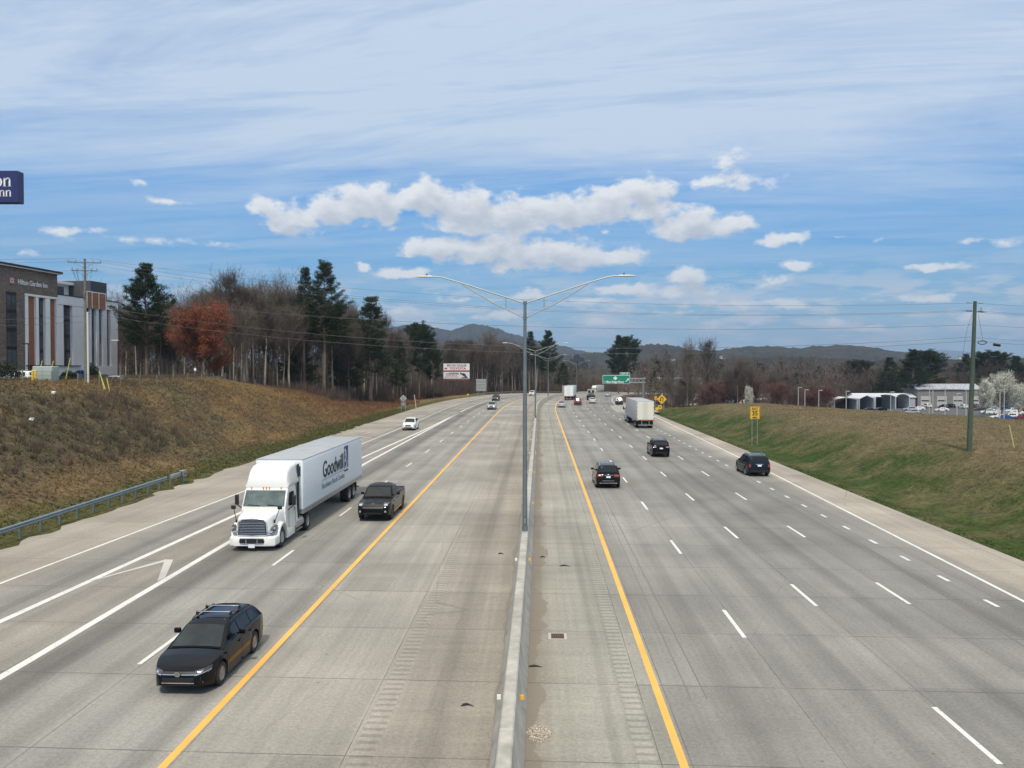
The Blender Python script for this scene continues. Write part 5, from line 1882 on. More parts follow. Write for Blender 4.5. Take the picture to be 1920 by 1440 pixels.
text_obj('TO', .34, M_WS, pn, (cx_ - 2.95, -.575, zb_ + .50), (R(90), 0, 0), depth=.004, bold=.01)
text_obj('Blue Ridge Pkwy', .72, M_WS, pn, (cx_ - .30, -.575, zb_ + .46), (R(90), 0, 0), depth=.004, bold=.018, sx=.92)
mb = MB(); zz = zb_ + 1.42
mb.poly_y([(cx_ - .25, zz - .50), (cx_ + .30, zz), (cx_ - .25, zz + .50), (cx_ - .80, zz)], -.59, -.57); mb.build('route_diamond', M_WS, pn)
text_obj('191', .34, M_KT, pn, (cx_ - .25, -.60, zz), (R(90), 0, 0), depth=.003)
mb = MB()
mb.M = Matrix.Translation((cx_ + 2.8, -.58, zb_ + .95)) @ Matrix.Rotation(R(-45), 4, 'Y') @ Matrix.Rotation(R(90), 4, 'Y')
mb.box(0, 0, -.55, .17, .012, .7)
mb.add([(-.33, -.006, .12), (.33, -.006, .12), (0, -.006, .56), (-.33, .006, .12), (.33, .006, .12), (0, .006, .56)], [(0, 1, 2), (5, 4, 3), (0, 3, 4, 1), (1, 4, 5, 2), (2, 5, 3, 0)])
mb.build('arrow', M_WS, pn)

# grey backs of the signs that face the other carriageway
def back_sign(px, Y_, pybot, pytop, wpx, label, diamond=False, panels=1, group=None):
    x = (px - 960) / 1500 * Y_
    zg = tz(x, Y_)
    t = sign_at('sign_back', label, x, Y_, zg, 0, group)
    zb, zt = 9.1 - (pybot - 690) * Y_ / 1500 - zg, 9.1 - (pytop - 690) * Y_ / 1500 - zg
    w = wpx * Y_ / 1500
    mb = MB()
    for sx in (-.3, .3) if panels < 3 else (-.32, 0, .32):
        mb.box(sx * w, .06, -.4, .10, .08, zb + .5 + (zt - zb) * .6)
    mb.build('post', M_GALV, t)
    if diamond:
        mb = MB(); c_ = (zb + zt) / 2 + .0
        mb.poly_y([(0, c_ - w / 2), (w / 2, c_), (0, c_ + w / 2), (-w / 2, c_)], 0, .03); mb.build('panel', pmat('pale_sign_back', (.42, .44, .43), .5, metal=.2), t)
        mb = MB(); mb.rbox(0, -.03, c_ - w * .28, w * .45, .02, w * .52, .01); mb.build('stiffener', M_SB, t)
        mb = MB(); mb.rbox(0, 0, c_ - w * 1.02, w * .46, .03, w * .44, .01); mb.build('lower_plate', M_SB, t)
    else:
        n = panels
        h_ = (zt - zb) / n
        for k in range(n):
            mb = MB(); mb.rbox(0, 0, zb + k * h_ + .03, w, .05, h_ - .06, .01)
            q = mb.build('panel', M_SB, t)
            mb = MB()
            for fz in (.2, .8):
                mb.box(0, -.045, zb + (k + fz) * h_, w, .05, .09)
            mb.build('stiffener', pmat('pale_rib', (.48, .50, .47), .5), q)
    return t


back_sign(756, 168, 760, 734, 13.5, 'grey back of a diamond sign above a plate on the left verge', diamond=True)
back_sign(902, 262, 733.5, 710.5, 18.5, 'large grey back of a ribbed sign panel behind the far left guardrail', panels=2)
back_sign(1062, 345, 736, 722.5, 16, 'grey back of a wide sign behind the distant white truck', panels=2)
back_sign(1266, 330, 737, 729, 12, 'small grey back of a sign above the truck on the exit ramp', panels=2)

# ---- billboard: two posters, one over the other
Yb = 300.0
xb = (856 - 960) / 1500 * Yb
zgb = tz(xb, Yb)
bb = thing('billboard', 'white double billboard with black and red block lettering at the edge of the wood', 'billboard', (xb, Yb, zgb), 0)
def zb2(py): return 9.1 - (py - 690) * Yb / 1500 - zgb
w = 49 * Yb / 1500
mb = MB()
for x_ in (-3.2, 0, 3.2): mb.box(x_, .35, -1, .3, .3, zb2(690) + 1)
mb.build('post', pmat('rust_brown_steel', (.09, .05, .035), .8), bb)
mb = MB(); mb.rbox(0, 0, zb2(694.5), w, .2, zb2(681.7) - zb2(694.5), .03); up_ = mb.build('poster', pmat('poster_white', (.72, .70, .70), .6), bb)
mb = MB(); mb.rbox(0, 0, zb2(710), w, .2, zb2(697.3) - zb2(710), .03); lo_ = mb.build('poster', pmat('poster_pale', (.62, .66, .68), .6), bb)
mb = MB(); mb.box(0, .02, zb2(697.0), w, .24, zb2(694.9) - zb2(697.0)); mb.box(0, .02, zb2(713.2), w - .4, .24, zb2(710.3) - zb2(713.2)); mb.build('apron', pmat('oxide_red', (.22, .055, .04), .7), bb)
text_obj('BRYAN EASLER', 1.22, M_KT, up_, (0.1, -.115, zb2(685.5)), (R(90), 0, 0), depth=.004, bold=.02, sx=.90)
text_obj('TOYOTA', 1.12, pmat('poster_red', (.45, .015, .02), .6), up_, (.5, -.115, zb2(691.2)), (R(90), 0, 0), depth=.004, bold=.05, sx=1.25, space=1.1)
mb = MB(); mb.box(-4.0, -.11, zb2(692.5), .9, .01, .6); mb.build('poster_mark', pmat('poster_red', (.45, .015, .02), .6), up_)
mb = MB()       # a dark pickup tipped up on a small ledge
mb.M = Matrix.Translation((2.7, -.14, zb2(703))) @ Matrix.Rotation(R(32), 4, 'Y')
mb.poly_y([(-1.5, -.35), (1.4, -.35), (1.45, .15), (.9, .25), (.4, .62), (-.4, .62), (-.6, .22), (-1.5, .22)], -.02, .02)
mb.build('truck_picture', pmat('poster_navy', (.03, .04, .07), .5), lo_)
mb = MB()
mb.poly_y([(1.6, zb2(709.0)), (4.2, zb2(709.2)), (4.3, zb2(707.6)), (3.2, zb2(706.6)), (1.4, zb2(708.4))], -.13, -.11); mb.build('ledge_picture', pmat('poster_green', (.08, .12, .07), .5), lo_)
rr = random.Random(8)
mb = MB()
for row, (py, h_, x0, x1) in enumerate(((700.4, .35, -2.9, .8), (702.6, .5, -3.9, .4), (705.3, .28, -3.9, -.2), (707.6, .22, -4.4, .6))):
    x_ = x0
    while x_ < x1:
        ww = rr.uniform(.25, .8); mb.box(x_ + ww / 2, -.11, zb2(py), ww, .01, h_); x_ += ww + rr.uniform(.1, .2)
mb.build('small_lettering', pmat('poster_grey_text', (.25, .12, .10), .6), lo_)

# ---- leaning pale stake by the wood
x, y = (778 - 960) / 1500 * 178, 178.0
mb = MB(); mb.tube([(.35, 0, -.3), (-.15, 0, 3.6)], [.12, .09], 7)
o = mb.build('snapped_trunk', pmat('bleached_wood', (.42, .38, .32), .9)); o.location = (x, y, tz(x, y))
tag(o, 'pale snapped trunk leaning at the foot of the wood right of the diamond sign', 'tree stump')

# ---- utility poles
M_PW = pmat('pole_wood', (.17, .16, .14), .9, var=.2, vscale=2)
M_PG = pmat('treated_pole', (.060, .085, .060), .9, var=.25, vscale=1.5, bump=.4, bscale=10)
M_WIRE = pmat('wire', (.10, .10, .11), .6)
M_INS = pmat('insulator', (.20, .20, .20), .3)
xl, yl = -42.6, 80.0
zl_ = tz(xl, yl)
ul = thing('utility_pole', 'grey timber utility pole with crossarms and a white riser pipe before the hotel', 'utility pole', (xl, yl, zl_), 0)
HL = 20.0 - zl_
mb = MB(); mb.tube([(0, 0, -.6), (0, 0, HL * .5), (0, 0, HL)], [.17, .14, .11], 12); mb.build('pole', M_PW, ul, smooth=40)
mb = MB(); mb.tube([(.27, -.1, -.3), (.27, -.1, HL * .57)], .10, 12); mb.build('riser_pipe', pmat('pvc_white', (.60, .60, .58), .5), ul, smooth=40)
arms = []
for zz, w_ in ((HL - .45, 1.55), (HL - 1.25, 1.2)):
    mb = MB(); mb.M = Matrix.Rotation(R(12), 4, 'Z'); mb.rbox(0, -.12, zz, w_ * 2, .08, .09, .01)
    mb.tube([(-w_ * .6, -.14, zz), (0, -.14, zz - .5)], .015, 5); mb.tube([(w_ * .6, -.14, zz), (0, -.14, zz - .5)], .015, 5)
    a_ = mb.build('crossarm', M_PW, ul)
    mb = MB(); mb.M = Matrix.Rotation(R(12), 4, 'Z')
    for f in (-.95, -.5, .5, .95):
        mb.tube([(w_ * f, -.12, zz + .12), (w_ * f, -.12, zz + .30)], [.05, .035], 8)
    mb.build('insulator', M_INS, a_)
for k in range(9):
    mb = MB(); a = rr.uniform(-1.2, 1.2)
    mb.tube([(a, -.2, HL - rr.uniform(.6, 1.3)), (a * .7, -.25, HL - 2.0), (a * .3, -.2, HL - rr.uniform(2.6, 3.6)), (.0, -.14, HL - 4.2)], .011, 4)
    mb.build('drop_wire', M_WIRE, ul)
xr_, yr2 = 36.3, 63.0
zr2 = tz(xr_, yr2)
ur = thing('utility_pole', 'tall green treated utility pole standing in the grass field on the right', 'utility pole', (xr_, yr2, zr2), 0)
HR = 14.35 - zr2
mb = MB(); mb.tube([(-.25, 0, -.6), (-.05, 0, HR * .5), (.10, 0, HR)], [.20, .165, .125], 14); mb.build('pole', M_PG, ur, smooth=40)
mb = MB(); mb.tube([(.10, -.05, HR - .9), (.55, -.05, HR - .75), (.55, -.05, HR - .5)], .035, 6); mb.tube([(-.9, -.02, HR - .75), (1.0, -.02, HR - .85)], .018, 5); mb.build('bracket', M_GALD, ur)
for zz in (HR - .15, HR - .75, HR - .82):
    for sgn in (-1, 1):
        mb = MB(); mb.tube([(.1 + sgn * .25, 0, zz), (.1 + sgn * .65, 0, zz - .04 * sgn)], .035, 8); mb.build('insulator', M_INS, ur)
mb = MB(); mb.tube([(-.1, 0, HR - 1.0), (-.5, 0, HR - 2.2), (-.85, 0, HR - 4.3)], .012, 4); mb.tube([(.35, 0, HR - 1.0), (.75, 0, HR - 3.1)], .012, 4); mb.build('drop_wire', M_WIRE, ur)
mb = MB(); mb.tube([(.7 + .35 * math.cos(a), 0, HR - 3.25 + .14 * math.sin(a)) for a in np.linspace(0, 2 * PI, 14)], .035, 5); mb.build('wire_coil', M_BLK, ur)
mb = MB(); mb.tube([(1.6, 0, HR - 3.4), (2.1, 0, HR - 3.48)], .11, 10); mb.build('splice_case', M_BLK, ur)


def wire(name, label, a, b, sag, r_=.010, group='overhead wires strung across the motorway'):
    mb = MB()
    pts = []
    for k in range(25):
        t_ = k / 24
        pts.append((a[0] + (b[0] - a[0]) * t_, a[1] + (b[1] - a[1]) * t_, a[2] + (b[2] - a[2]) * t_ - sag * 4 * t_ * (1 - t_)))
    mb.tube(pts, r_, 5)
    o = mb.build(name, M_WIRE)
    tag(o, label, 'cable', group)


AL = lambda dx, z_: (xl + dx, yl - .12, z_)
AR = lambda dx, z_: (xr_ + dx, yr2, z_)
wire('power_line', 'highest thin overhead wire crossing between the two utility poles', AL(.6, 20.0), AR(.0, 14.2), 1.7)
for dx, z_, zr_q in ((1.4, 19.7, 13.65), (-.9, 19.65, 13.55)):
    wire('power_line', 'thin overhead wire of the pair strung just below the highest wire between the poles', AL(dx, z_), AR(.2, zr_q), 2.1)
for z_, zr_q, lb in ((16.4, 12.5, 'single overhead cable midway down the right utility pole'), (15.4, 11.55, 'upper of the two lowest cables meeting the right pole near the wire coil'), (14.6, 11.25, 'lowest overhead cable crossing just above the far treetops')):
    wire('cable', lb, AL(.1, z_), AR(-.05, zr_q), 2.3 if z_ < 16 else 1.5, .014)
for k, (z_, zb_q) in enumerate(((20.0, 19.3), (19.7, 18.6), (18.8, 17.7))):
    wire('power_line', 'overhead wire running left from the grey utility pole out of the picture', AL(-.8, z_), (xl - 52, yl - 9, z_ + 1.2 - k * .5), .9, group='wires left of the grey pole')
for z_, q_ in ((14.2, 12.6), (13.6, 12.0), (13.5, 11.8), (12.5, 11.2), (11.5, 10.2), (11.2, 9.7)):
    wire('power_line', 'overhead wire running right from the green utility pole out of the picture', AR(.1, z_), (xr_ + 38, yr2 - 8, q_), .5, group='wires right of the green pole')
for k, zz in enumerate((14.3, 13.7)):
    wire('cable', 'low cable passing in front of the hotel windows', AL(0, zz), (xl - 50, yl - 4, zz - .4), .7, .014, group='cables before the hotel')
# yellow guy guards
def guy(x, y, h_, dx, label, w=.045):
    mb = MB(); mb.tube([(0, 0, -.1), (dx, 0, h_)], w, 7)
    o = mb.build('guy_guard', pmat('guy_yellow', (.55, .50, .14), .6))
    o.location = (x, y, tz(x, y))
    tag(o, label, 'guy wire guard')
guy(39.0, 62.0, 1.75, -.42, 'yellow guy wire guard leaning in the field right of the green utility pole')
for px, h_, dx, lb in ((122, 2.3, .55, 'yellow guy guard leaning right between the cabinet and the grey pole'), (70, 2.0, .5, 'yellow guy guard leaning in front of the pale cabinet, left one'), (90, 2.0, .55, 'yellow guy guard leaning at the right end of the pale cabinet'),
                       (196, 1.9, -.5, 'yellow guy guard leaning left, right of the grey pole'), (199, 1.9, -.7, 'second yellow guy guard leaning left beside another right of the grey pole'), (206, 1.4, -.3, 'short yellow guy guard farthest right below the hotel end')):
    guy((px - 960) / 1500 * 79, 79.0, h_, dx, lb)

# ================================================================ hotel, blue sign, plateau objects
M_BRK = bpy.data.materials.new('brown_brick')
M_BRK.use_nodes = True
h = G(M_BRK.node_tree)
p_ = M_BRK.node_tree.nodes['Principled BSDF']
ob = h.n('ShaderNodeTexCoord').outputs['Object']
o3 = h.sep(ob)
bt = h.n('ShaderNodeTexBrick')
h.put(bt.inputs['Vector'], h.xyz(o3[1], o3[2], 0))
bt.inputs['Color1'].default_value = (.22, .165, .125, 1)
bt.inputs['Color2'].default_value = (.11, .08, .062, 1)
bt.inputs['Mortar'].default_value = (.22, .19, .16, 1)
bt.inputs['Scale'].default_value = 1.0
bt.inputs['Mortar Size'].default_value = .012
bt.inputs['Brick Width'].default_value = .42
bt.inputs['Row Height'].default_value = .12
vv_ = h.rng(h.noise(ob, 1.5, 6, .8), .3, .7, .65, 1.35)
h.put(p_.inputs['Base Color'], h.mix(1.0, bt.outputs[0], h.xyz(vv_, vv_, vv_), 'MULTIPLY'))
p_.inputs['Roughness'].default_value = .9
M_STW = pmat('pale_grey_render', (.80, .79, .80), .85, var=.05, vscale=.6)
M_STL = pmat('white_render', (.85, .85, .83), .85, var=.04, vscale=.6)
M_BRN = pmat('rust_brown_panel', (.31, .125, .060), .7, var=.10, vscale=2)
M_DGR = pmat('charcoal_cladding', (.055, .058, .068), .7)
M_WIN = pmat('hotel_glass', (.075, .073, .075), .15, coat=.5)
M_WFR = pmat('window_frame_black', (.012, .012, .014), .5)
M_BLP = pmat('blue_panel', (.015, .07, .16), .5)
M_RFW = pmat('white_membrane', (.78, .78, .78), .7)

ANG = -math.atan(.12)
HB = thing('hotel', 'brown brick and pale grey hotel with tall dark window strips and rust brown panels', 'building', (-76, 134, 7.6), ANG)
# local: x outward to the road, y along the wall away from the camera, z up
ZT = 17.1


def wallbox(nm, mt, y0, y1, z0, z1, x0, x1, parent=None):
    mb = MB(); mb.box((x0 + x1) / 2, (y0 + y1) / 2, z0, x1 - x0, y1 - y0, z1 - z0)
    return mb.build(nm, mt, parent or HB)


def winstrip(y0, y1, z0, z1, x, n=4, div=True):
    f = wallbox('window', M_WFR, y0, y1, z0, z1, x - .25, x)
    hgt = (z1 - z0) / n
    for k in range(n):
        mb = MB()
        a, b = z0 + k * hgt + .12, z0 + (k + 1) * hgt - .42
        if div:
            m_ = (y0 + y1) / 2
            mb.box(x + .004, (y0 + .08 + m_ - .05) / 2, a, .012, m_ - .05 - y0 - .08, b - a)
            mb.box(x + .004, (y1 - .08 + m_ + .05) / 2, a, .012, y1 - .08 - m_ - .05, b - a)
        else:
            mb.box(x + .004, (y0 + y1) / 2, a, .012, y1 - y0 - .2, b - a)
        mb.build('pane', M_WIN, f)
    return f


# main bodies (set back)
wallbox('brick_block', M_BRK, -42, -7.6, 0, 13.3, -16, 0)
wallbox('brick_block', M_BRK, -42, 0.0, 13.3, ZT, -16, .02)
wallbox('end_wall', M_STW, -7.6, 16.4, 0, 13.25, -16, -.75)
wallbox('cornice', M_STL, -42, .5, ZT, ZT + .12, -16.2, .6)
wallbox('cornice', M_WFR, -42, .55, ZT + .12, ZT + .45, -16.2, .65)
winstrip(-11.5, -9.4, 1.9, 13.2, .03)
winstrip(-19.5, -17.4, 1.9, 13.2, .03)
winstrip(-27.5, -25.4, 1.9, 13.2, .03)
# pilasters and panels of the recessed bay
wallbox('lintel', M_STL, -7.6, 0.0, 12.95, 13.28, -.74, .06)
for y0, y1, nm, mt, xo in ((-7.55, -6.85, 'pilaster', M_STL, .05), (-6.85, -5.1, 'brown_panel', M_BRN, -.35), (-5.1, -4.5, 'pilaster', M_STL, .05), (-2.9, -1.85, 'pilaster', M_STL, .05), (-1.85, -.3, 'brown_panel', M_BRN, -.35), (-.3, 1.4, 'pilaster', M_STW, .05)):
    wallbox(nm, mt, y0, y1, .02 if nm != 'brown_panel' else .05, 12.9, -.74, xo)
winstrip(-4.5, -2.9, 1.6, 12.8, -.45)
# right hand wing
wallbox('parapet', M_STW, .02, 16.5, 12.2, 13.75, -.74, .12)
wallbox('coping', M_WFR, .02, 16.6, 13.75, 13.9, -.9, .2)
winstrip(1.4, 3.7, 1.9, 12.2, -.45)
wallbox('pilaster', M_STW, 3.7, 7.5, .02, 12.2, -.74, .05)
wallbox('blue_panel', M_BLP, 7.5, 8.3, 6.5, 12.2, -.74, -.3)
wallbox('pilaster', M_STW, 8.3, 8.8, .02, 12.2, -.74, .05)
winstrip(8.8, 10.1, 1.9, 12.2, -.45)
wallbox('pilaster', M_STW, 10.1, 10.9, .02, 12.2, -.74, .05)
wallbox('blue_panel', M_BLP, 10.9, 11.9, 6.0, 12.2, -.74, -.3)
winstrip(10.9, 11.9, 1.9, 6.0, -.45, 2, False)
wallbox('pilaster', M_STW, 11.9, 13.2, .02, 12.2, -.74, .05)
winstrip(13.2, 14.3, 1.9, 12.2, -.45, 4, False)
wallbox('pilaster', M_STW, 14.3, 16.5, .02, 12.2, -.74, .05)
wallbox('plinth', M_STL, .02, 16.5, .01, 1.85, -.74, .09)
wallbox('ledge', M_WFR, -7.5, 5.5, 1.85, 1.95, -.7, .35)
# raised blocks on the roof
wallbox('roof_tower', M_DGR, 8.4, 13.0, 13.9, 17.0, -7, .2)
wallbox('roof_tower', M_DGR, .6, 2.2, 13.9, 15.3, -6, -.4)
tw = wallbox('tower_face', M_STL, 7.2, 12.7, 12.1, 15.1, -.3, .24)
for y0, y1 in ((7.45, 8.6), (8.85, 10.5), (10.75, 12.5)):
    wallbox('brown_panel', M_BRN, y0, y1, 12.15, 14.95, .24, .27, tw)
wallbox('roof_house', M_RFW, -.6, 9.0, 13.9, 16.2, -12, -4.0)
wallbox('roof_slab', M_RFW, -8, 8.5, 16.2, 16.6, -14, -3.0)
wallbox('roof', pmat('flat_roof_grey', (.25, .25, .26), .9), -7.6, 16.4, 13.26, 13.3, -15.9, -.8)
text_obj('Hilton Garden Inn', 1.12, M_RFW, HB, (.06, -5.75, 14.95), (R(90), 0, R(90)), depth=.02, bold=.02, sx=.80)
mb = MB(); mb.box(.05, -10.35, 14.45, .03, 1.05, 1.10)
lg = mb.build('logo_panel', pmat('logo_red', (.30, .03, .04), .5), HB)
mb = MB()
for a in (-.3, 0, .3):
    mb.tube([(.08, -10.35 + a - .15, 14.55), (.08, -10.35 + a + .15, 15.45)], .03, 5)
    mb.tube([(.08, -10.35 + a + .15, 14.55), (.08, -10.35 + a - .15, 15.45)], .03, 5)
mb.build('logo_lattice', M_RFW, lg)

# ---- the blue box sign at the picture's left edge
bx, by = -50.2, 75.0
ztp, zbt = 27.5, 24.55
bs = thing('pole_sign', 'dark blue box sign with white serif lettering cut off by the left edge', 'sign', (bx, by, tz(bx, by)), 0)
zg = tz(bx, by)
M_NAV = pmat('sign_navy', (.022, .025, .115), .4)
mb = MB(); mb.rbox(0, .45, zbt - zg, 8.2, .95, ztp - zbt, .03); bp = mb.build('box', M_NAV, bs)
mb = MB(); mb.tube([(-1.2, .45, -1), (-1.2, .45, zbt - zg)], .22, 14); mb.build('pole', M_DGR, bs, smooth=40)
xr0 = 4.1


def serif(ch, x, z, hgt, mb):
    """lower-case serif o and n in the x-z plane, left edge x, baseline z; returns advance"""
    s = hgt
    def rect(x0, z0, x1, z1): mb.box((x0 + x1) / 2, -.02, z0, x1 - x0, .02, z1 - z0)
    if ch == 'n':
        st = .20 * s
        for xs in (x + .10 * s, x + .68 * s):
            rect(xs, z, xs + st, z + (.98 * s if xs < x + .3 * s else .72 * s))
            rect(xs - .09 * s, z, xs + st + .09 * s, z + .045 * s)
        mb.poly_y([(x, z + .90 * s), (x + .12 * s, z + .88 * s), (x + .12 * s, z + .98 * s), (x + .30 * s, z + 1.02 * s), (x + .30 * s, z + .9 * s)], -.03, -.01)
        n = 10
        for k in range(n):
            a0, a1 = PI * (1 - k / n) * .92, PI * (1 - (k + 1) / n) * .92
            cx, cz = x + .585 * s, z + .70 * s
            P = lambda a, rx, rz: (cx + rx * math.cos(a), cz + rz * math.sin(a))
            mb.poly_y([P(a0, .295 * s, .31 * s), P(a1, .295 * s, .31 * s), P(a1, .115 * s, .20 * s), P(a0, .20 * s, .20 * s)], -.03, -.01)
        return 1.06 * s
    n = 24
    cx, cz = x + .46 * s, z + .5 * s
    for k in range(n):
        a0, a1 = 2 * PI * k / n, 2 * PI * (k + 1) / n
        P = lambda a, rx, rz: (cx + rx * math.cos(a), cz + rz * math.sin(a))
        mb.poly_y([P(a0, .44 * s, .53 * s), P(a1, .44 * s, .53 * s), P(a1, .22 * s, .46 * s), P(a0, .22 * s, .46 * s)], -.03, -.01)
    return .98 * s


zl1, zl2 = 9.1 + (690 - 351.5) * .05 - zg, 9.1 + (690 - 370) * .05 - zg
mb = MB()
x_ = xr0 - .53 - 1.95 * .84 - .02
a_ = serif('o', x_, zl1, .82, mb)
serif('n', x_ + a_ - .02, zl1, .82, mb)
x_ = xr0 - .55 - 2 * .62
a_ = serif('n', x_, zl2, .60, mb)
serif('n', x_ + a_ - .03, zl2, .60, mb)
mb.build('lettering', M_RFW, bp)
text_obj('Hilt', 1.25, M_RFW, bp, (xr0 - .6 - 1.72, -.03, zl1 + .44), (R(90), 0, 0), depth=.01, align='RIGHT')
text_obj('Garden I', .90, M_RFW, bp, (xr0 - .65 - 1.28, -.03, zl2 + .32), (R(90), 0, 0), depth=.01, align='RIGHT')

# ---- things on the edge of the plateau
def PX(px, Y_): return (px - 960) / 1500 * Y_


M_CAB = pmat('pale_green_cabinet', (.34, .39, .35), .5)
x, y = PX(86, 77), 77.0
cb = thing('utility_cabinet', 'pale green pad mounted electrical cabinet beside two yellow bollards', 'cabinet', (x, y, tz(x, y) - .05), .04)
mb = MB(); mb.rbox(0, 0, .08, 1.85, 1.3, 1.42, .07, 3); mb.build('housing', M_CAB, cb, smooth=40)
mb = MB(); mb.box(0, 0, -.1, 2.1, 1.5, .2); mb.build('plinth', pmat('pad_concrete', (.35, .34, .32), .9), cb)
mb = MB(); mb.box(0, -.655, .2, 1.7, .01, .02); mb.box(0, -.655, .2, .02, .01, 1.1); mb.build('door_gap', pmat('cabinet_gap', (.12, .14, .12), .7), cb)
for px, nm in ((61, 'left'), (66.2, 'right')):
    x, y = PX(px, 75.5), 75.5
    mb = MB(); mb.tube([(0, 0, -.2), (0, 0, .98)], .095, 14); mb.tube([(0, 0, .98), (0, 0, 1.05), (0, 0, 1.08)], [.095, .07, .02], 14)
    o = mb.build('bollard', pmat('bollard_yellow', (.75, .50, .04), .5), smooth=40); o.location = (x, y, tz(x, y))
    tag(o, 'yellow bollard, the %s one of the pair next to the pale cabinet' % nm, 'bollard', 'pair of yellow bollards')
# wire fence along the crest
fp = [(PX(px, Y_), Y_) for px, Y_ in ((-20, 68), (42, 71), (97, 74), (146, 77), (186, 80), (226, 84), (262, 88), (294, 92), (325, 97), (352, 102), (378, 106), (400, 110), (422, 114), (441, 118), (460, 122), (478, 126))]
fn = thing('wire_fence', 'low wire fence on weathered wooden posts along the top of the left bank', 'fence', (fp[0][0], fp[0][1], 0))
for x, y in fp:
    mb = MB(); mb.tube([(x - fp[0][0], y - fp[0][1], tz(x, y) - .2), (x - fp[0][0], y - fp[0][1], tz(x, y) + 1.15)], .055, 7)
    mb.build('post', pmat('fence_wood', (.22, .19, .14), .9), fn)
mb = MB()
for hh in (.35, .7, 1.05):
    mb.tube([(x - fp[0][0], y - fp[0][1], tz(x, y) + hh) for x, y in fp], .012, 4)
mb.build('wire', M_WIRE, fn)
# shrub masses at the plateau edge come with the trees
# black lantern posts of the hotel car park
for px, Y_, ht, lb in ((53.5, 100, 4.3, 'slim black lamp post before the brown hotel panel'), (221.5, 110, 5.2, 'black lamp post with a white lamp at the right corner of the hotel'), (302, 122, 7.2, 'tall thin dark pole in front of the first big pine')):
    x = PX(px, Y_); zz = tz(x, Y_)
    t = thing('lamp_post', lb, 'lamp post', (x, Y_, zz), 0)
    mb = MB(); mb.tube([(0, 0, -.2), (0, 0, ht)], [.07, .05], 8); mb.build('pole', M_WFR, t)
    mb = MB(); mb.rbox(-.35, 0, ht - .02, .9, .35, .14, .03); mb.build('lamp_head', M_HEADL if px > 200 and px < 300 else M_WFR, t)
# cars parked behind the fence
def parked(spec, pm, x, y, rz, label, group, z=None, lod=0):
    sp = dict(spec); sp['paint'] = pm; sp['doors'] = []
    if lod: sp['detail'] = 0; sp['spokes'] = 0
    return make_car(sp, 'parked_car', label, 'car', group, (x, y, tz(x, y) if z is None else z), rz)[0]


SUVS = suv(face=far_face, doors=[])
GP = 'cars parked by the hotel'
pickb = dict(pick); pickb['face'] = face_p
t = parked(pickb, P_BLU, PX(160, 116), 116, R(84), 'bright blue pickup parked behind the fence posts under the hotel', GP, z=tz(PX(160, 116), 116) - .5)
parked(SUVS, P_WHT, PX(34, 96), 96, R(80), 'white car parked left of the yellow bollards behind a dark bush', GP, z=tz(PX(34, 96), 96) - .75)
parked(sedan, P_GM, PX(355, 125), 125, R(85), 'dark car parked under the rust red tree, left one', GP)
parked(sedan, P_GM, PX(398, 128), 128, R(95), 'dark blue grey car parked under the rust red tree, right one', GP)
parked(sedan, P_SIL, PX(214, 96), 96, R(80), 'pale car roof just visible right of the blue pickup', GP, z=tz(PX(214, 96), 96) - .95)
x, y = PX(366, 118), 118.0
t = thing('parking_sign', 'small pale car park sign on a post under the rust red tree', 'sign', (x, y, tz(x, y)))
mb = MB(); mb.box(0, 0, -.1, .05, .05, 1.9); mb.build('post', M_GALD, t)
mb = MB(); mb.rbox(0, -.04, 1.3, .32, .02, .42, .008); mb.build('panel', M_WS, t)
# pale road strip by the fence
mb = MB()
pr = [(PX(285, 112), 112), (PX(345, 118), 118), (PX(380, 132), 132), (PX(300, 128), 128), (PX(180, 108), 108), (PX(60, 92), 92), (PX(20, 100), 100), (PX(60, 108), 108)]
pts = [(PX(-60, 86), 86), (PX(200, 98), 98), (PX(330, 115), 115), (PX(470, 135), 135)]
vs = []
for x, y in pts:
    vs += [(x - 3, y + 4 + 10, tz(x - 3, y + 14) + .05), (x + 1, y, tz(x + 1, y) + .05)]
fs = [(2 * i, 2 * i + 1, 2 * i + 3, 2 * i + 2) for i in range(3)]
mb.add(vs, fs)
tag(mb.build('car_park', pmat('hotel_asphalt', (.11, .105, .10), .9, var=.15, vscale=.5)), kind='structure')

# ================================================================ trees
def tubes(P0, P1, R0, R1, k=3):
    """numpy prisms for many segments -> V, F(quads)"""
    P0, P1 = np.asarray(P0, float), np.asarray(P1, float)
    R0, R1 = np.asarray(R0, float), np.asarray(R1, float)
    d = P1 - P0
    d /= (np.linalg.norm(d, axis=1, keepdims=True) + 1e-9)
    ref = np.where(np.abs(d[:, 2:3]) > .9, np.array([[1., 0, 0]]), np.array([[0, 0, 1.]]))
    u = np.cross(d, ref); u /= (np.linalg.norm(u, axis=1, keepdims=True) + 1e-9)
    w = np.cross(d, u)
    n = len(P0)
    V = np.empty((n, 2 * k, 3))
    for j in range(k):
        a = 2 * PI * j / k
        e = u * math.cos(a) + w * math.sin(a)
        V[:, j] = P0 + e * R0[:, None]
        V[:, k + j] = P1 + e * R1[:, None]
    base = (np.arange(n) * 2 * k)[:, None]
    F = []
    for j in range(k):
        j2 = (j + 1) % k
        F.append(np.concatenate([base + j, base + j2, base + k + j2, base + k + j], 1))
    return V.reshape(-1, 3), np.stack(F, 1).reshape(-1, 4)


def bark_mat(name, col, var=.35):
    return pmat(name, col, .95, spec=.1, var=var, vscale=.7)


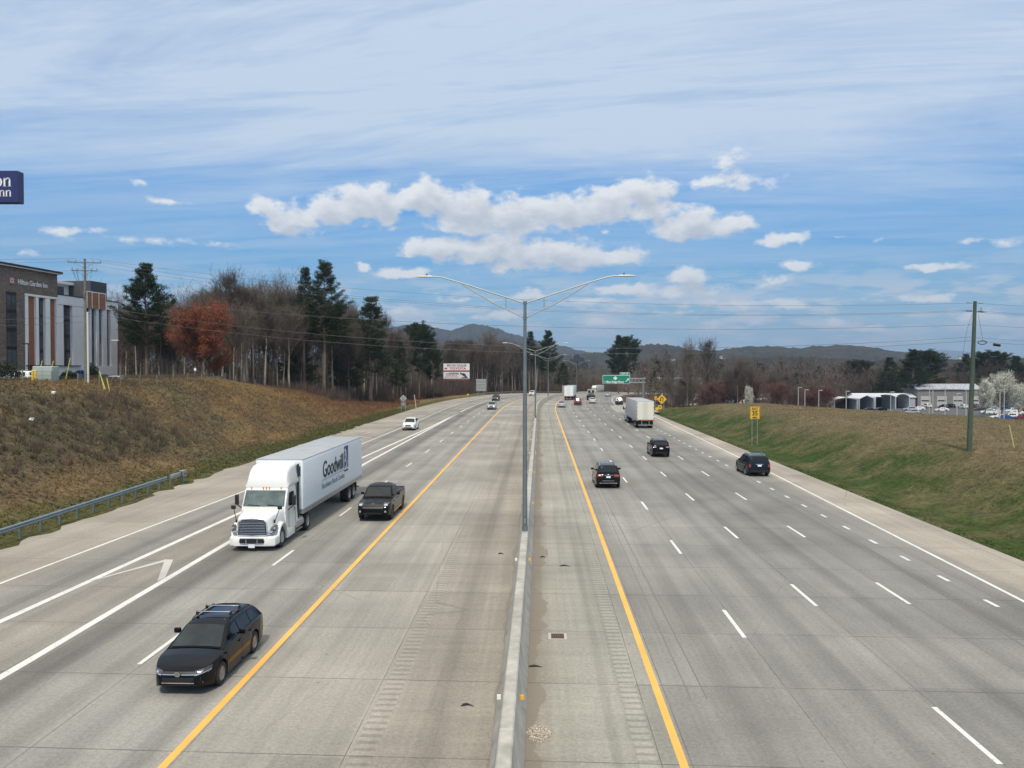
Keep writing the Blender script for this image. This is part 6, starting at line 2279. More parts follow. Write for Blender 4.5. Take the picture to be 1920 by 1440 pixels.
def leaf_mat(name, col, col2, sc_=.5, rough=.8):
    if name in MATS: return MATS[name]
    m = bpy.data.materials.new(name)
    m.use_nodes = True
    h = G(m.node_tree)
    p = m.node_tree.nodes['Principled BSDF']
    p.inputs['Roughness'].default_value = rough
    p.inputs['Specular IOR Level'].default_value = .2
    ob = h.n('ShaderNodeTexCoord').outputs['Object']
    a = h.noise(ob, sc_, 4, .6)
    b = h.noise(ob, 6.0, 2, .7)
    f = h.m('ADD', h.m('MULTIPLY', h.rng(a, .35, .65), .7), h.m('MULTIPLY', h.rng(b, .3, .7), .3))
    h.put(p.inputs['Base Color'], h.mix(f, (*col, 1), (*col2, 1)))
    MATS[name] = m
    return m


M_BK1 = bark_mat('grey_bark', (.21, .185, .155))
M_BK2 = bark_mat('brown_bark', (.14, .115, .092))
M_BK3 = bark_mat('pale_bark', (.30, .27, .22))
M_TW1 = bark_mat('grey_brown_twigs', (.150, .124, .100))
M_TW2 = bark_mat('dark_brown_twigs', (.098, .080, .066))
M_TW3 = bark_mat('reddish_twigs', (.17, .095, .08))


def bare(seed, H, spread=.42, clean=.35, nl=16, fine=1.0, up=.55, forks=2, crown_r=None):
    """skeleton of a leafless tree: returns trunk segs, crown segs, twig tips"""
    rs = np.random.RandomState(seed)
    T, Cc, tips = [], [], []
    rt = H * .0125 + .06
    # leaders
    leaders = []
    p = np.zeros(3)
    nseg = 9
    lean = rs.normal(0, .02, 2)
    pts = [p]
    for i in range(nseg):
        q = pts[-1] + np.array([lean[0] * H / nseg + rs.normal(0, .012) * H / nseg * 3, lean[1] * H / nseg + rs.normal(0, .012) * H / nseg * 3, H * (.94 if forks < 2 else .9) / nseg])
        pts.append(q)
    pts = np.array(pts)
    rad = rt * (1 - np.linspace(0, 1, nseg + 1) ** 1.1 * .90)
    for i in range(nseg):
        (T if i < nseg * .7 else Cc).append((pts[i], pts[i + 1], rad[i], rad[i + 1]))

    def axis(f):
        x = f * nseg; i = min(int(x), nseg - 1); return pts[i] + (pts[i + 1] - pts[i]) * (x - i), rad[i] + (rad[i + 1] - rad[i]) * (x - i)

    def grow(p, d, L, r, lev):
        ns = 3 if lev < 3 else 2
        cur, dd = p, d
        cps = [(p, d, 0)]
        for k in range(ns):
            dd = dd + rs.normal(0, .10, 3) + np.array([0, 0, up * .16])
            dd /= np.linalg.norm(dd)
            nxt = cur + dd * L / ns
            r0, r1 = r * (1 - .6 * k / ns), r * (1 - .6 * (k + 1) / ns)
            Cc.append((cur, nxt, r0, r1))
            cur = nxt
            cps.append((cur, dd, (k + 1) / ns))
        if lev >= 4:
            tips.append((cur, dd)); return
        nch = {1: 6, 2: 5, 3: 4}[lev]
        nch = max(2, int(round(nch * fine)))
        for c_ in range(nch):
            f = .25 + .75 * (c_ + rs.rand() * .6) / nch if c_ < nch - 1 else 1.0
            f = min(f, 1)
            i = min(int(f * ns), ns - 1)
            a, b = cps[i][0], cps[i + 1][0]
            q = a + (b - a) * (f * ns - i)
            dr = cps[i + 1][1]
            o = np.cross(dr, rs.normal(size=3)); o /= np.linalg.norm(o) + 1e-9
            an = rs.uniform(.35, .85)
            nd = dr * math.cos(an) + o * math.sin(an)
            nd[2] += up * .25
            nd /= np.linalg.norm(nd)
            grow(q, nd, L * rs.uniform(.42, .68), r * .5, lev + 1)

    for k in range(nl):
        f = clean + (1 - clean) * (k + rs.rand() * .7) / nl
        f = min(f, .99)
        q, ra = axis(f)
        az_ = k * 2.4 + rs.rand()
        env = math.sin(PI * min(1, (f - clean) / (1 - clean) * .80 + .20)) ** .6
        L = H * spread * env * rs.uniform(.75, 1.15) + .4
        an = rs.uniform(.55, .95) * (1 - .35 * (f - clean) / (1 - clean))
        nd = np.array([math.cos(az_) * math.sin(an), math.sin(az_) * math.sin(an), math.cos(an)])
        grow(q, nd, L, max(.03, ra * .55), 1)
    return T, Cc, tips


def segs_np(S, minr=0.0):
    P0 = np.array([s[0] for s in S]); P1 = np.array([s[1] for s in S])
    R0 = np.maximum([s[2] for s in S], minr); R1 = np.maximum([s[3] for s in S], minr * .5)
    return P0, P1, R0, R1


def leaves_np(tips, n, size, jit, rs, elong=1.0):
    """small triangles scattered round the tips"""
    C_ = np.array([t[0] for t in tips])
    C_ = np.repeat(C_, n, 0) + rs.normal(0, jit, (len(C_) * n, 3))
    m = len(C_)
    a = rs.normal(size=(m, 3)); a /= np.linalg.norm(a, axis=1, keepdims=True)
    b = np.cross(a, rs.normal(size=(m, 3))); b /= np.linalg.norm(b, axis=1, keepdims=True)
    s = size * rs.uniform(.6, 1.3, (m, 1))
    V = np.stack([C_ - a * s * elong, C_ + a * s * elong * .6 + b * s * .6, C_ + a * s * elong * .6 - b * s * .6], 1).reshape(-1, 3)
    F = np.arange(m * 3).reshape(-1, 3)
    return V, F


def bare_proto(name, seed, H, mt, mc, twr=.014, **kw):
    T, Cc, tips = bare(seed, H, **kw)
    V, F = tubes(*segs_np(T), k=7)
    me_t = np_mesh('trunk', V, F, smooth=True); me_t.materials.append(mt)
    rs = np.random.RandomState(seed + 1)
    # fine twigs at the tips
    S = list(Cc)
    for (p, d) in tips:
        for k in range(3):
            nd = d + rs.normal(0, .45, 3); nd /= np.linalg.norm(nd)
            S.append((p, p + nd * rs.uniform(.35, .9) * H / 18, twr * .8, twr * .3))
    V, F = tubes(*segs_np(S, twr), k=3)
    me_c = np_mesh('crown', V, F); me_c.materials.append(mc)
    return me_t, me_c, tips, float(V[:, 2].max()) / 1.02


def tree_from(protos, name, label, loc, rz=0, scale=1.0, group=None, sz=None):
    t = thing(name, label, 'tree', loc, rz, group)
    t.scale = (scale, scale, scale * (sz or 1))
    for nm, me in (('trunk', protos[0]), ('crown', protos[1])):
        o = bpy.data.objects.new(nm, me); COL.objects.link(o); o.parent = t
    if len(protos) > 4 and protos[4] is not None:
        o = bpy.data.objects.new('foliage', protos[4]); COL.objects.link(o); o.parent = t
    return t


B_ = [bare_proto('b', 11, 20, M_BK1, M_TW1, spread=.36, clean=.42, nl=16, up=.9),
      bare_proto('b', 12, 20, M_BK2, M_TW2, spread=.28, clean=.45, nl=16, up=.6),
      bare_proto('b', 13, 20, M_BK3, M_TW1, spread=.24, clean=.50, nl=15, up=.8),
      bare_proto('b', 14, 20, M_BK2, M_TW1, spread=.38, clean=.28, nl=18, up=.7),
      bare_proto('b', 15, 20, M_BK1, M_TW2, spread=.22, clean=.42, nl=15, up=.5),
      bare_proto('b', 16, 20, M_BK3, M_TW2, spread=.18, clean=.55, nl=12, up=.8)]
B_RED = [(B_[k][0], None) for k in range(2)]
for i, sd in enumerate((31, 32)):
    q = bare_proto('r', sd, 12, M_BK2, M_TW3, spread=.38, clean=.22, nl=14, up=.7, twr=.026)
    rs = np.random.RandomState(sd)
    V, F = leaves_np(q[2], 3, .07, .25, rs)
    me = np_mesh('foliage', V, F); me.materials.append(leaf_mat('red_buds', (.17, .050, .045), (.12, .055, .045)))
    B_RED[i] = (q[0], q[1], q[2], q[3], me)


# conifers -------------------------------------------------------------
def pine_proto(seed, H, rmax, clean=.30, dens=1.0, up=.35, gaps=.15, mat=None, shape='white', two=False):
    rs = np.random.RandomState(seed)
    rt = H * .011 + .08
    n = 10
    px_ = np.cumsum(rs.normal(0, .06, (n + 1, 2)), 0) * H / 25
    pts = np.array([[px_[i, 0], px_[i, 1], H * i / n] for i in range(n + 1)])
    pts[:, :2] -= pts[0, :2]
    S = [(pts[i], pts[i + 1], rt * (1 - .92 * i / n), rt * (1 - .92 * (i + 1) / n)) for i in range(n)]
    V, F = tubes(*segs_np(S), k=7)
    me_t = np_mesh('trunk', V, F, smooth=True); me_t.materials.append(M_BK2)
    limbs, NP, ND = [], [], []
    z = H * clean
    az0 = 0
    while z < H * .985:
        f = (z - H * clean) / (H * (1 - clean))
        if shape == 'white':
            prof = (.55 + .45 * math.sin(PI * min(1, f * 1.25 + .1))) * (1 - f ** 2.2 * .80)
        elif shape == 'cone':
            prof = (1 - f) ** .8 + .06
        else:
            prof = math.sin(PI * (f * .85 + .12)) ** .7
        for k in range(rs.randint(4, 7)):
            if rs.rand() < gaps * .7: continue
            a = rs.rand() * 2 * PI
            L = rmax * prof * rs.uniform(.55, 1.15) + .3
            el_ = up + f * .55 + rs.normal(0, .12)
            i = min(int(z / H * n), n - 1)
            base = pts[i] + (pts[i + 1] - pts[i]) * (z / H * n - i)
            d = np.array([math.cos(a) * math.cos(el_), math.sin(a) * math.cos(el_), math.sin(el_)])
            cur = base
            m = max(3, int(L / .55))
            for j in range(m):
                d2 = d + np.array([0, 0, .25 * j / m]) + rs.normal(0, .08, 3)
                d2 /= np.linalg.norm(d2)
                nx = cur + d2 * L / m
                limbs.append((cur, nx, max(.015, .07 * (1 - j / m) * L / 4), max(.01, .07 * (1 - (j + 1) / m) * L / 4)))
                cur = nx
                if j >= m * .3:
                    side = np.cross(d2, [0, 0, 1]); side /= np.linalg.norm(side) + 1e-9
                    for s_ in (-1, 0, 1):
                        c_ = cur + side * s_ * rs.uniform(.25, .6) * (1.1 - .5 * j / m) + rs.normal(0, .12, 3)
                        q = int(15 * dens)
                        NP.append(c_ + rs.normal(0, .20, (q, 3)) * np.array([1.1, 1.1, .65]))
                        dd = d2[None] + rs.normal(0, .55, (q, 3)) + side[None] * s_ * .5
                        dd[:, 2] += .35
                        ND.append(dd / np.linalg.norm(dd, axis=1, keepdims=True))
        z += H * (1 - clean) / 31 * rs.uniform(.7, 1.3)
    V, F = tubes(*segs_np(limbs), k=4)
    me_c = np_mesh('branches', V, F); me_c.materials.append(M_BK2)
    P = np.concatenate(NP); D = np.concatenate(ND)
    m = len(P)
    b = np.cross(D, rs.normal(size=(m, 3))); b /= np.linalg.norm(b, axis=1, keepdims=True)
    L = rs.uniform(.16, .34, (m, 1))
    w = rs.uniform(.035, .07, (m, 1))
    V = np.stack([P - D * L * .5 + b * w, P - D * L * .5 - b * w, P + D * L], 1).reshape(-1, 3)
    me_f = np_mesh('crown', V, np.arange(3 * m).reshape(-1, 3)); me_f.materials.append(mat or M_PINE)
    return me_t, me_c, None, H, me_f


M_PINE = leaf_mat('pine_needles', (.016, .028, .013), (.040, .058, .024), .6)
M_PINE2 = leaf_mat('olive_needles', (.040, .050, .020), (.070, .078, .030), .6)


def put_pine(pr, label, px, Y_, pytop, name='pine_tree', z=None, wid=None, rz=0, group=None):
    x = PX(px, Y_)
    zg = tz(x, Y_) if z is None else z
    ztop = 9.1 + (690 - pytop) * Y_ / 1500
    sc_ = (ztop - zg) / pr[3]
    t = thing(name, label, 'tree', (x, Y_, zg - .2), rz, group)
    w = sc_ * (wid or 1)
    t.scale = (w, w, sc_)
    for nm, me in (('trunk', pr[0]), ('branches', pr[1]), ('crown', pr[4])):
        o = bpy.data.objects.new(nm, me); COL.objects.link(o); o.parent = t
    return t


PN = [pine_proto(51, 22, 5.2, .34, 1.25, .30, .10, shape='white'), pine_proto(52, 26, 5.6, .42, 1.1, .25, .22, shape='white'), pine_proto(53, 20, 3.6, .25, .9, .2, .25, shape='cone'),
      pine_proto(54, 16, 4.6, .40, 1.2, .2, .15, shape='round'), pine_proto(55, 24, 3.0, .45, .8, .3, .35, shape='white')]
PO = pine_proto(56, 16, 4.2, .20, 1.0, .2, .15, shape='cone', mat=M_PINE2)
put_pine(PN[0], 'broad dark pine right of the hotel, left of the rust red tree', 275, 140, 496, wid=1.1)
put_pine(PN[1], 'tallest dark pine in the middle of the left wood, crossed by overhead wires', 608, 168, 492, wid=1.05)
put_pine(PN[4], 'slender pine close against the left side of the tallest pine', 571, 172, 503, wid=.95)
put_pine(PN[2], 'thin topped conifer between the tallest pine and the near lamp arm', 696, 188, 557, wid=1.35)
put_pine(PN[3], 'small pine high over the trees near the left mountain', 786, 235, 612, wid=.8)
put_pine(PN[3], 'little spreading pine just left of the billboard', 812, 250, 655, wid=.8, rz=1)
put_pine(PO, 'dim olive conifer low between the tall pines', 560, 176, 612, wid=1.0, name='conifer_tree')
put_pine(PO, 'olive conifer under the right side of the tallest pine', 645, 180, 622, wid=1.0, name='conifer_tree', rz=2)
put_pine(PN[2], 'narrow dark conifer inside the wood left of the small pine', 752, 215, 640, wid=.9, rz=2)
put_pine(PN[2], 'dark conifer deep in the wood above the diamond sign', 745, 222, 655, wid=1.0, rz=3)
# beyond the bend, right of the near lamp pole
put_pine(PN[4], 'thin pine top just right of the near lamp pole', 993, 345, 622, wid=1.2)
put_pine(PN[0], 'dark pine behind the second and third lamp posts', 1028, 372, 621, wid=1.0, rz=1)
put_pine(PN[2], 'shadowy conifer behind the distant white truck', 1056, 350, 680, wid=1.6, rz=2)
put_pine(PN[0], 'big dark pine with a flat top standing above the green exit sign', 1160, 372, 630, wid=1.05, rz=2.2)
put_pine(PN[3], 'broad crowned pine right behind the one over the green exit sign', 1178, 385, 636, wid=.9, rz=.7)
# right side
put_pine(PN[0], 'large dark round pine beyond the right field, above the car park building', 1712, 330, 656, wid=1.35, rz=.3)
put_pine(PN[3], 'dark pine joined to the right side of the large round pine', 1738, 345, 662, wid=1.3, rz=.9)
put_pine(PN[2], 'shaggy dark conifer left of the large round pine', 1668, 350, 670, wid=1.5, rz=1.3)
put_pine(PN[3], 'distant low dark pine left of the round pine group', 1608, 420, 679, wid=1.5, rz=2.3)
put_pine(PN[1], 'dark pine far right behind the green pole', 1812, 420, 664, wid=1.3, rz=1.3)
put_pine(PN[3], 'dark pine on the skyline right of the green pole', 1858, 380, 663, wid=1.4, rz=1.9)
put_pine(PN[0], 'dark pine at the right edge of the picture', 1905, 360, 668, wid=1.3, rz=.9)


# rust red budding tree ------------------------------------------------
def leafy_tree(seed, H, label, px, Y_, pytop, lm, n, size, jit, name, wid=1.0, bark=None, tw=None, twr=.025, cat_=None, base=None, group=None, **kw):
    q = bare_proto('x', seed, H, bark or M_BK1, tw or M_TW1, twr=twr, **kw)
    rs = np.random.RandomState(seed + 5)
    V, F = leaves_np(q[2], n, size, jit, rs)
    me = np_mesh('foliage', V, F); me.materials.append(lm)
    x = PX(px, Y_)
    zg = tz(x, Y_) if base is None else base
    ztop = 9.1 + (690 - pytop) * Y_ / 1500
    hmax = max(V[:, 2].max(), H)
    sc_ = (ztop - zg) / hmax
    t = tree_from((q[0], q[1], None, None, me), name, label, (x, Y_, zg - .2), 0, 1, group)
    t.scale = (sc_ * wid, sc_ * wid, sc_)
    return t, (q[0], q[1], None, hmax, me)


M_RUST = leaf_mat('rust_red_buds', (.46, .115, .04), (.26, .075, .035), .5)
leafy_tree(61, 13, 'round rust red budding tree standing between the hotel and the left wood', 383, 132, 545, M_RUST, 14, .085, .30, 'maple_tree', wid=1.12, tw=M_TW2, spread=.42, clean=.13, nl=22, up=.5, fine=1.15)
M_BLOS = leaf_mat('white_blossom', (.82, .82, .74), (.62, .63, .52), .8)
_, BLO = leafy_tree(62, 11, 'white blossoming pear tree right of the green utility pole', 1880, 262, 690, M_BLOS, 12, .11, .30, 'blossoming_tree', wid=1.05, spread=.30, clean=.15, nl=18, up=.9)


def again(pr, name, label, px, Y_, pytop, wid=1.0, rz=0, group=None):
    x = PX(px, Y_); zg = tz(x, Y_)
    s_ = (9.1 + (690 - pytop) * Y_ / 1500 - zg) / pr[3]
    t = tree_from(pr, name, label, (x, Y_, zg - .2), rz, 1, group)
    t.scale = (s_ * wid, s_ * wid, s_)
    return t


again(BLO, 'blossoming_tree', 'smaller white blossoming tree at the right edge of the picture', 1912, 255, 713, .9, 1)
again(BLO, 'blossoming_tree', 'thin pale blossoming tree just right of the green pole', 1848, 258, 704, .8, 2)
again(BLO, 'blossoming_tree', 'narrow pale flowering tree at the left end of the grass crest', 1404, 250, 718, .55, 3)

# prominent bare trees -------------------------------------------------
GW = 'leafless trees of the left wood'
GR = 'leafless trees beyond the bend'
GF = 'leafless trees beyond the right field'


def put_bare(k, label, px, Y_, pytop, wid=1.0, rz=0, group=None, name='bare_tree', protos=None):
    pr = (protos or B_)[k]
    x = PX(px, Y_); zg = tz(x, Y_)
    s_ = (9.1 + (690 - pytop) * Y_ / 1500 - zg) / (pr[3] * 1.02)
    t = tree_from(pr, name, label, (x, Y_, zg - .3), rz, 1, group)
    t.scale = (s_ * wid, s_ * wid, s_)
    return t


for k, px, Y_, py, wd, lb in [
        (0, 512, 172, 492, 1.15, 'broad fan shaped leafless tree left of the two tallest pines'), (4, 432, 160, 487, .8, 'tall upright leafless tree rising behind the rust red tree'),
        (3, 385, 172, 513, 1.0, 'leafless tree with a dense twiggy top above the rust red tree'), (2, 465, 165, 508, 1.0, 'leafless tree between the fan shaped tree and the tall upright one'),
        (3, 208, 190, 513, .8, 'pale leafless treetop between the hotel and the first pine'), (0, 912, 330, 606, .9, 'leafless tree rising over the mountain left of the near lamp pole'), (3, 942, 335, 618, .7, 'smaller leafless tree over the mountain right beside the lamp pole'),
        (0, 1288, 262, 622, .62, 'tall leafless tree standing above the hills at the right field edge, left one'), (4, 1328, 268, 624, .8, 'tall leafless tree standing above the hills at the right field edge, right one'),
        (3, 1393, 268, 648, .85, 'bushy leafless tree with pale trunk above the grass crest')]:
    put_bare(k, lb, px, Y_, py, wd, rz=k)

# the left wood, tree by tree
rs = np.random.RandomState(7)
sky_l = itp([200, 240, 320, 360, 420, 520, 560, 660, 720, 760, 800, 850, 900, 985], [560, 548, 540, 525, 515, 512, 520, 560, 585, 600, 618, 640, 640, 660])
n = 0
while n < 125:
    px = rs.uniform(225, 850)
    f = rs.rand()
    Ymin = np.interp(px, [225, 330, 480, 600, 700, 800, 850], [150, 142, 142, 168, 182, 215, 240])
    Y_ = Ymin + f ** 1.2 * 75
    x = PX(px, Y_)
    s_, o_ = so(x, Y_)
    if o_ > -40 or (o_ > -45 and rs.rand() < .3): continue
    if 815 < px < 895: continue
    py = sky_l(px) + rs.uniform(0, 55) + (22 if f < .3 else 0)
    k = rs.choice([0, 1, 2, 3, 4, 5, 5, 2, 1, 5, 2])
    py -= 8 if px > 640 else 0
    put_bare(k, 'one of the many tall thin leafless trees crowding the wood left of the motorway', px, Y_, py, rs.uniform(.65, 1.15), rs.rand() * 6, GW)
    n += 1
# wood beyond the bend
sky_r = itp([840, 900, 985, 1040, 1080, 1120, 1180, 1200, 1240, 1300], [632, 640, 640, 624, 628, 636, 642, 672, 690, 695])
n = 0
while n < 105:
    px = rs.uniform(838, 1235)
    Y_ = rs.uniform(325, 430)
    x = PX(px, Y_)
    s_, o_ = so(x, Y_)
    if o_ > -36: continue
    py = sky_r(px) + rs.uniform(-8, 20)
    k = rs.choice([0, 1, 2, 3, 4, 5])
    put_bare(k, 'one of the leafless trees in the wood behind the far guardrail at the bend', px, Y_, py, rs.uniform(.7, 1.2), rs.rand() * 6, GR)
    n += 1
# trees by the right field and behind the car park
n = 0
sky_f = itp([1240, 1300, 1360, 1440, 1500, 1600, 1700, 1800, 1920], [700, 692, 680, 684, 692, 690, 688, 680, 672])
while n < 85:
    px = rs.uniform(1255, 1925)
    Y_ = rs.uniform(258, 300) if px < 1560 else rs.uniform(352, 392)
    py = sky_f(px) + rs.uniform(-6, 24)
    if px < 1560 and rs.rand() < .22:
        put_bare(rs.randint(0, 2), 'one of the low red budding trees beyond the right field', px, Y_, py + 26, rs.uniform(1.0, 1.5), rs.rand() * 6, 'red budding trees beyond the right field', 'budding_tree', B_RED)
    elif rs.rand() < .28:
        put_bare(rs.randint(0, 2), 'one of the low red budding trees beyond the right field', px, Y_, py + 24, rs.uniform(1.1, 1.7), rs.rand() * 6, 'red budding trees beyond the right field', 'budding_tree', B_RED)
    else:
        put_bare(rs.choice([0, 1, 3, 4]), 'one of the small leafless trees in the belt beyond the right field', px, Y_, py, rs.uniform(.9, 1.4), rs.rand() * 6, GF)
    n += 1


# ---- wood that reads as one mass, and brush: merged meshes -------------------
def mass_trees(name, pts, seed, Hr, ntri, mat, width=.10, redp=.25, conif=.08):
    """pts (n,3) bases; every tree a thin trunk and a broom of twigs"""
    rs = np.random.RandomState(seed)
    VV, CC_ = [], []
    for b in pts:
        H = rs.uniform(*Hr)
        c0 = np.array([.10, .082, .068]) * rs.uniform(.7, 1.3)
        q = rs.rand()
        if q < redp: c0 = np.array([.13, .075, .062]) * rs.uniform(.8, 1.2)
        if q > 1 - conif: c0 = np.array([.035, .048, .026])
        m = ntri
        fz = rs.rand(m) ** .8
        ang = rs.rand(m) * 2 * PI
        rad = H * .20 * np.sin(PI * (fz * .8 + .15)) * rs.rand(m) ** .5
        if q > 1 - conif: rad = H * .22 * (1 - fz * .9) * rs.rand(m) ** .4
        z = H * (.22 + .74 * fz)
        P = np.stack([rad * np.cos(ang), rad * np.sin(ang), z], 1)
        D = np.stack([np.cos(ang) * .55, np.sin(ang) * .55, np.full(m, 1.1)], 1) + rs.normal(0, .35, (m, 3))
        if q > 1 - conif: D = np.stack([np.cos(ang), np.sin(ang), np.full(m, .15)], 1) + rs.normal(0, .3, (m, 3))
        D /= np.linalg.norm(D, axis=1, keepdims=True)
        B = np.cross(D, rs.normal(size=(m, 3))); B /= np.linalg.norm(B, axis=1, keepdims=True)
        L = rs.uniform(.5, 1.5, (m, 1)) * H / 14
        w = width * rs.uniform(.5, 1.3, (m, 1)) * (2.2 if q > 1 - conif else 1)
        T = np.stack([P - D * L * .4 + B * w, P - D * L * .4 - B * w, P + D * L], 1)
        tw = .012 * H
        trunk = np.array([[[-tw, 0, -.5], [tw, 0, -.5], [0, 0, H * .9]], [[0, -tw, -.5], [0, tw, -.5], [0, 0, H * .9]]])
        T = np.concatenate([T, trunk]) + b
        VV.append(T.reshape(-1, 3))
        c_ = np.repeat(c0[None], len(T) * 3, 0) * np.repeat(rs.uniform(.75, 1.25, (len(T), 1)), 3, 0)
        c_[-6:] = np.array([.14, .125, .105])
        CC_.append(c_)
    V = np.concatenate(VV)
    me = np_mesh(name, V, np.arange(len(V)).reshape(-1, 3), np.concatenate(CC_))
    me.materials.append(mat)
    o = bpy.data.objects.new(name, me); COL.objects.link(o)
    return o


M_MASS = bpy.data.materials.new('wood_mass')
M_MASS.use_nodes = True
h = G(M_MASS.node_tree)
p_ = M_MASS.node_tree.nodes['Principled BSDF']
h.put(p_.inputs['Base Color'], h.n('ShaderNodeAttribute', attribute_name='tint').outputs['Color'])
p_.inputs['Roughness'].default_value = .95
p_.inputs['Specular IOR Level'].default_value = .1


def scatter(n, fpx, fY, cond, seed):
    rs = np.random.RandomState(seed)
    out = []
    while len(out) < n:
        px = rs.uniform(*fpx); Y_ = fY(px, rs.rand())
        x = PX(px, Y_)
        if cond(x, Y_, px):
            out.append((x, Y_, tz(x, Y_)))
    return np.array(out)


def off_of(x, y): return float(so(x, y)[1])


tag(mass_trees('wood', scatter(520, (215, 860), lambda px, f: np.interp(px, [215, 480, 700, 860], [175, 178, 225, 290]) + f * 130, lambda x, y, px: off_of(x, y) < -46 and not (822 < px < 890 and y < 304), 1), 1, (9, 17), 120, M_MASS, .055, .12, .10), 'leafless brown wood filling in behind the left bank', 'wood', kind='stuff')
tag(mass_trees('wood', scatter(420, (840, 1260), lambda px, f: 330 + f * 260, lambda x, y, px: off_of(x, y) < -40, 2), 2, (13, 21), 100, M_MASS, .09, .12, .15), 'brown leafless wood on the rise behind the bend', 'wood', kind='stuff')
tag(mass_trees('wood', scatter(800, (1190, 1990), lambda px, f: (300 if px < 1560 else 362) + f ** 1.5 * 500, lambda x, y, px: True, 3), 3, (13, 23), 90, M_MASS, .12, .22, .12), 'belt of leafless and red budding trees behind the right field', 'wood', kind='stuff')


def brush(name, pts, seed, Hr, ntri, cols, width=.02, label='', cat_='brush'):
    rs = np.random.RandomState(seed)
    n = len(pts)
    H = rs.uniform(*Hr, n)
    m = ntri
    ang = rs.rand(n, m) * 2 * PI
    sp = rs.rand(n, m)
    B = np.stack([np.cos(ang) * .25 * H[:, None] * sp, np.sin(ang) * .25 * H[:, None] * sp, np.zeros((n, m))], -1)
    D = np.stack([np.cos(ang) * .5 * sp, np.sin(ang) * .5 * sp, np.ones((n, m))], -1) + rs.normal(0, .22, (n, m, 3))
    D /= np.linalg.norm(D, axis=-1, keepdims=True)
    L = (H[:, None] * rs.uniform(.5, 1.1, (n, m)))[..., None]
    S = np.cross(D, rs.normal(size=(n, m, 3))); S /= np.linalg.norm(S, axis=-1, keepdims=True)
    w = width * rs.uniform(.6, 1.5, (n, m, 1))
    base = pts[:, None, :] + B
    T = np.stack([base + S * w, base - S * w, base + D * L], 2).reshape(-1, 3)
    cols = np.asarray(cols)
    ci = rs.randint(0, len(cols), n)
    c_ = cols[ci][:, None, None, :] * rs.uniform(.65, 1.35, (n, m, 1, 1)) * np.ones((1, 1, 3, 1))
    me = np_mesh(name, T, np.arange(len(T)).reshape(-1, 3), np.clip(c_.reshape(-1, 3), 0, 1))
    me.materials.append(M_MASS)
    o = bpy.data.objects.new(name, me); COL.objects.link(o)
    tag(o, label, cat_, kind='stuff')
    return o


def terr_pts(n, s_rng, t_fn, seed, side=-1, cond=None):
    rs = np.random.RandomState(seed)
    s = rs.uniform(*s_rng, n)
    t = t_fn(rs.rand(n), s)
    o_ = -27.6 - t if side < 0 else 23.5 + t
    x = np.empty(n); y = np.empty(n)
    st = s <= S1
    a = np.where(st, H0, H0 + (s - S1) / RAD)
    x = np.where(st, X0 + math.sin(H0) * s, CC[0] - RAD * np.cos(a)) + o_ * np.cos(a)
    y = np.where(st, math.cos(H0) * s, CC[1] + RAD * np.sin(a)) - o_ * np.sin(a)
    P = np.stack([x, y, terr(x, y)], 1)
    if cond is not None: P = P[cond(x, y)]
    return P


brush('thicket', terr_pts(1500, (150, 330), lambda r_, s: 12 + r_ * 34, 31), 31, (3.0, 8.0), 34, [(.10, .080, .064), (.075, .06, .048), (.11, .075, .06)], .030, 'thin brown saplings standing between the trunks of the left wood')
brush('thicket', terr_pts(1300, (300, 560), lambda r_, s: 8 + r_ * 60, 32), 32, (4.0, 10.0), 30, [(.105, .082, .066), (.08, .062, .05), (.12, .078, .06)], .05, 'thin brown saplings in the wood beyond the bend')
brush('undergrowth', terr_pts(2600, (165, 330), lambda r_, s: 9 + r_ * 26, 5), 5, (.8, 2.6), 26, [(.075, .052, .040), (.060, .045, .036), (.10, .058, .042)], .022, 'tangled brown undergrowth at the foot of the left wood')
brush('undergrowth', terr_pts(1500, (128, 205), lambda r_, s: 4 + r_ * 16, 6), 6, (.5, 1.3), 30, [(.19, .10, .055), (.16, .085, .05), (.21, .13, .075)], .018, 'orange brown dry grass and briars where the bank meets the wood')
brush('undergrowth', terr_pts(2200, (300, 520), lambda r_, s: 3 + r_ * 40, 7), 7, (.8, 2.8), 22, [(.085, .055, .042), (.11, .062, .045), (.065, .05, .04)], .04, 'brown brush on the slope behind the far guardrail')
brush('undergrowth', terr_pts(1200, (186, 330), lambda r_, s: 6 + r_ * 50, 8, side=1), 8, (.6, 2.0), 22, [(.10, .062, .046), (.085, .055, .042)], .035, 'brown scrub beyond the gore of the exit')
brush('undergrowth', terr_pts(420, (44, 78), lambda r_, s: 5.5 + r_ * 8, 19), 19, (.5, 1.3), 30, [(.11, .095, .07), (.085, .085, .055), (.13, .095, .075)], .013, 'grey brown weeds standing in the middle of the left bank')
brush('undergrowth', terr_pts(700, (60, 150), lambda r_, s: 18 + r_ * 9, 9), 9, (.4, 1.1), 26, [(.10, .085, .055), (.13, .10, .065)], .015, 'weeds along the fence on top of the left bank')


def ground_tint(P): return ground_col(P[:, 0], P[:, 1])


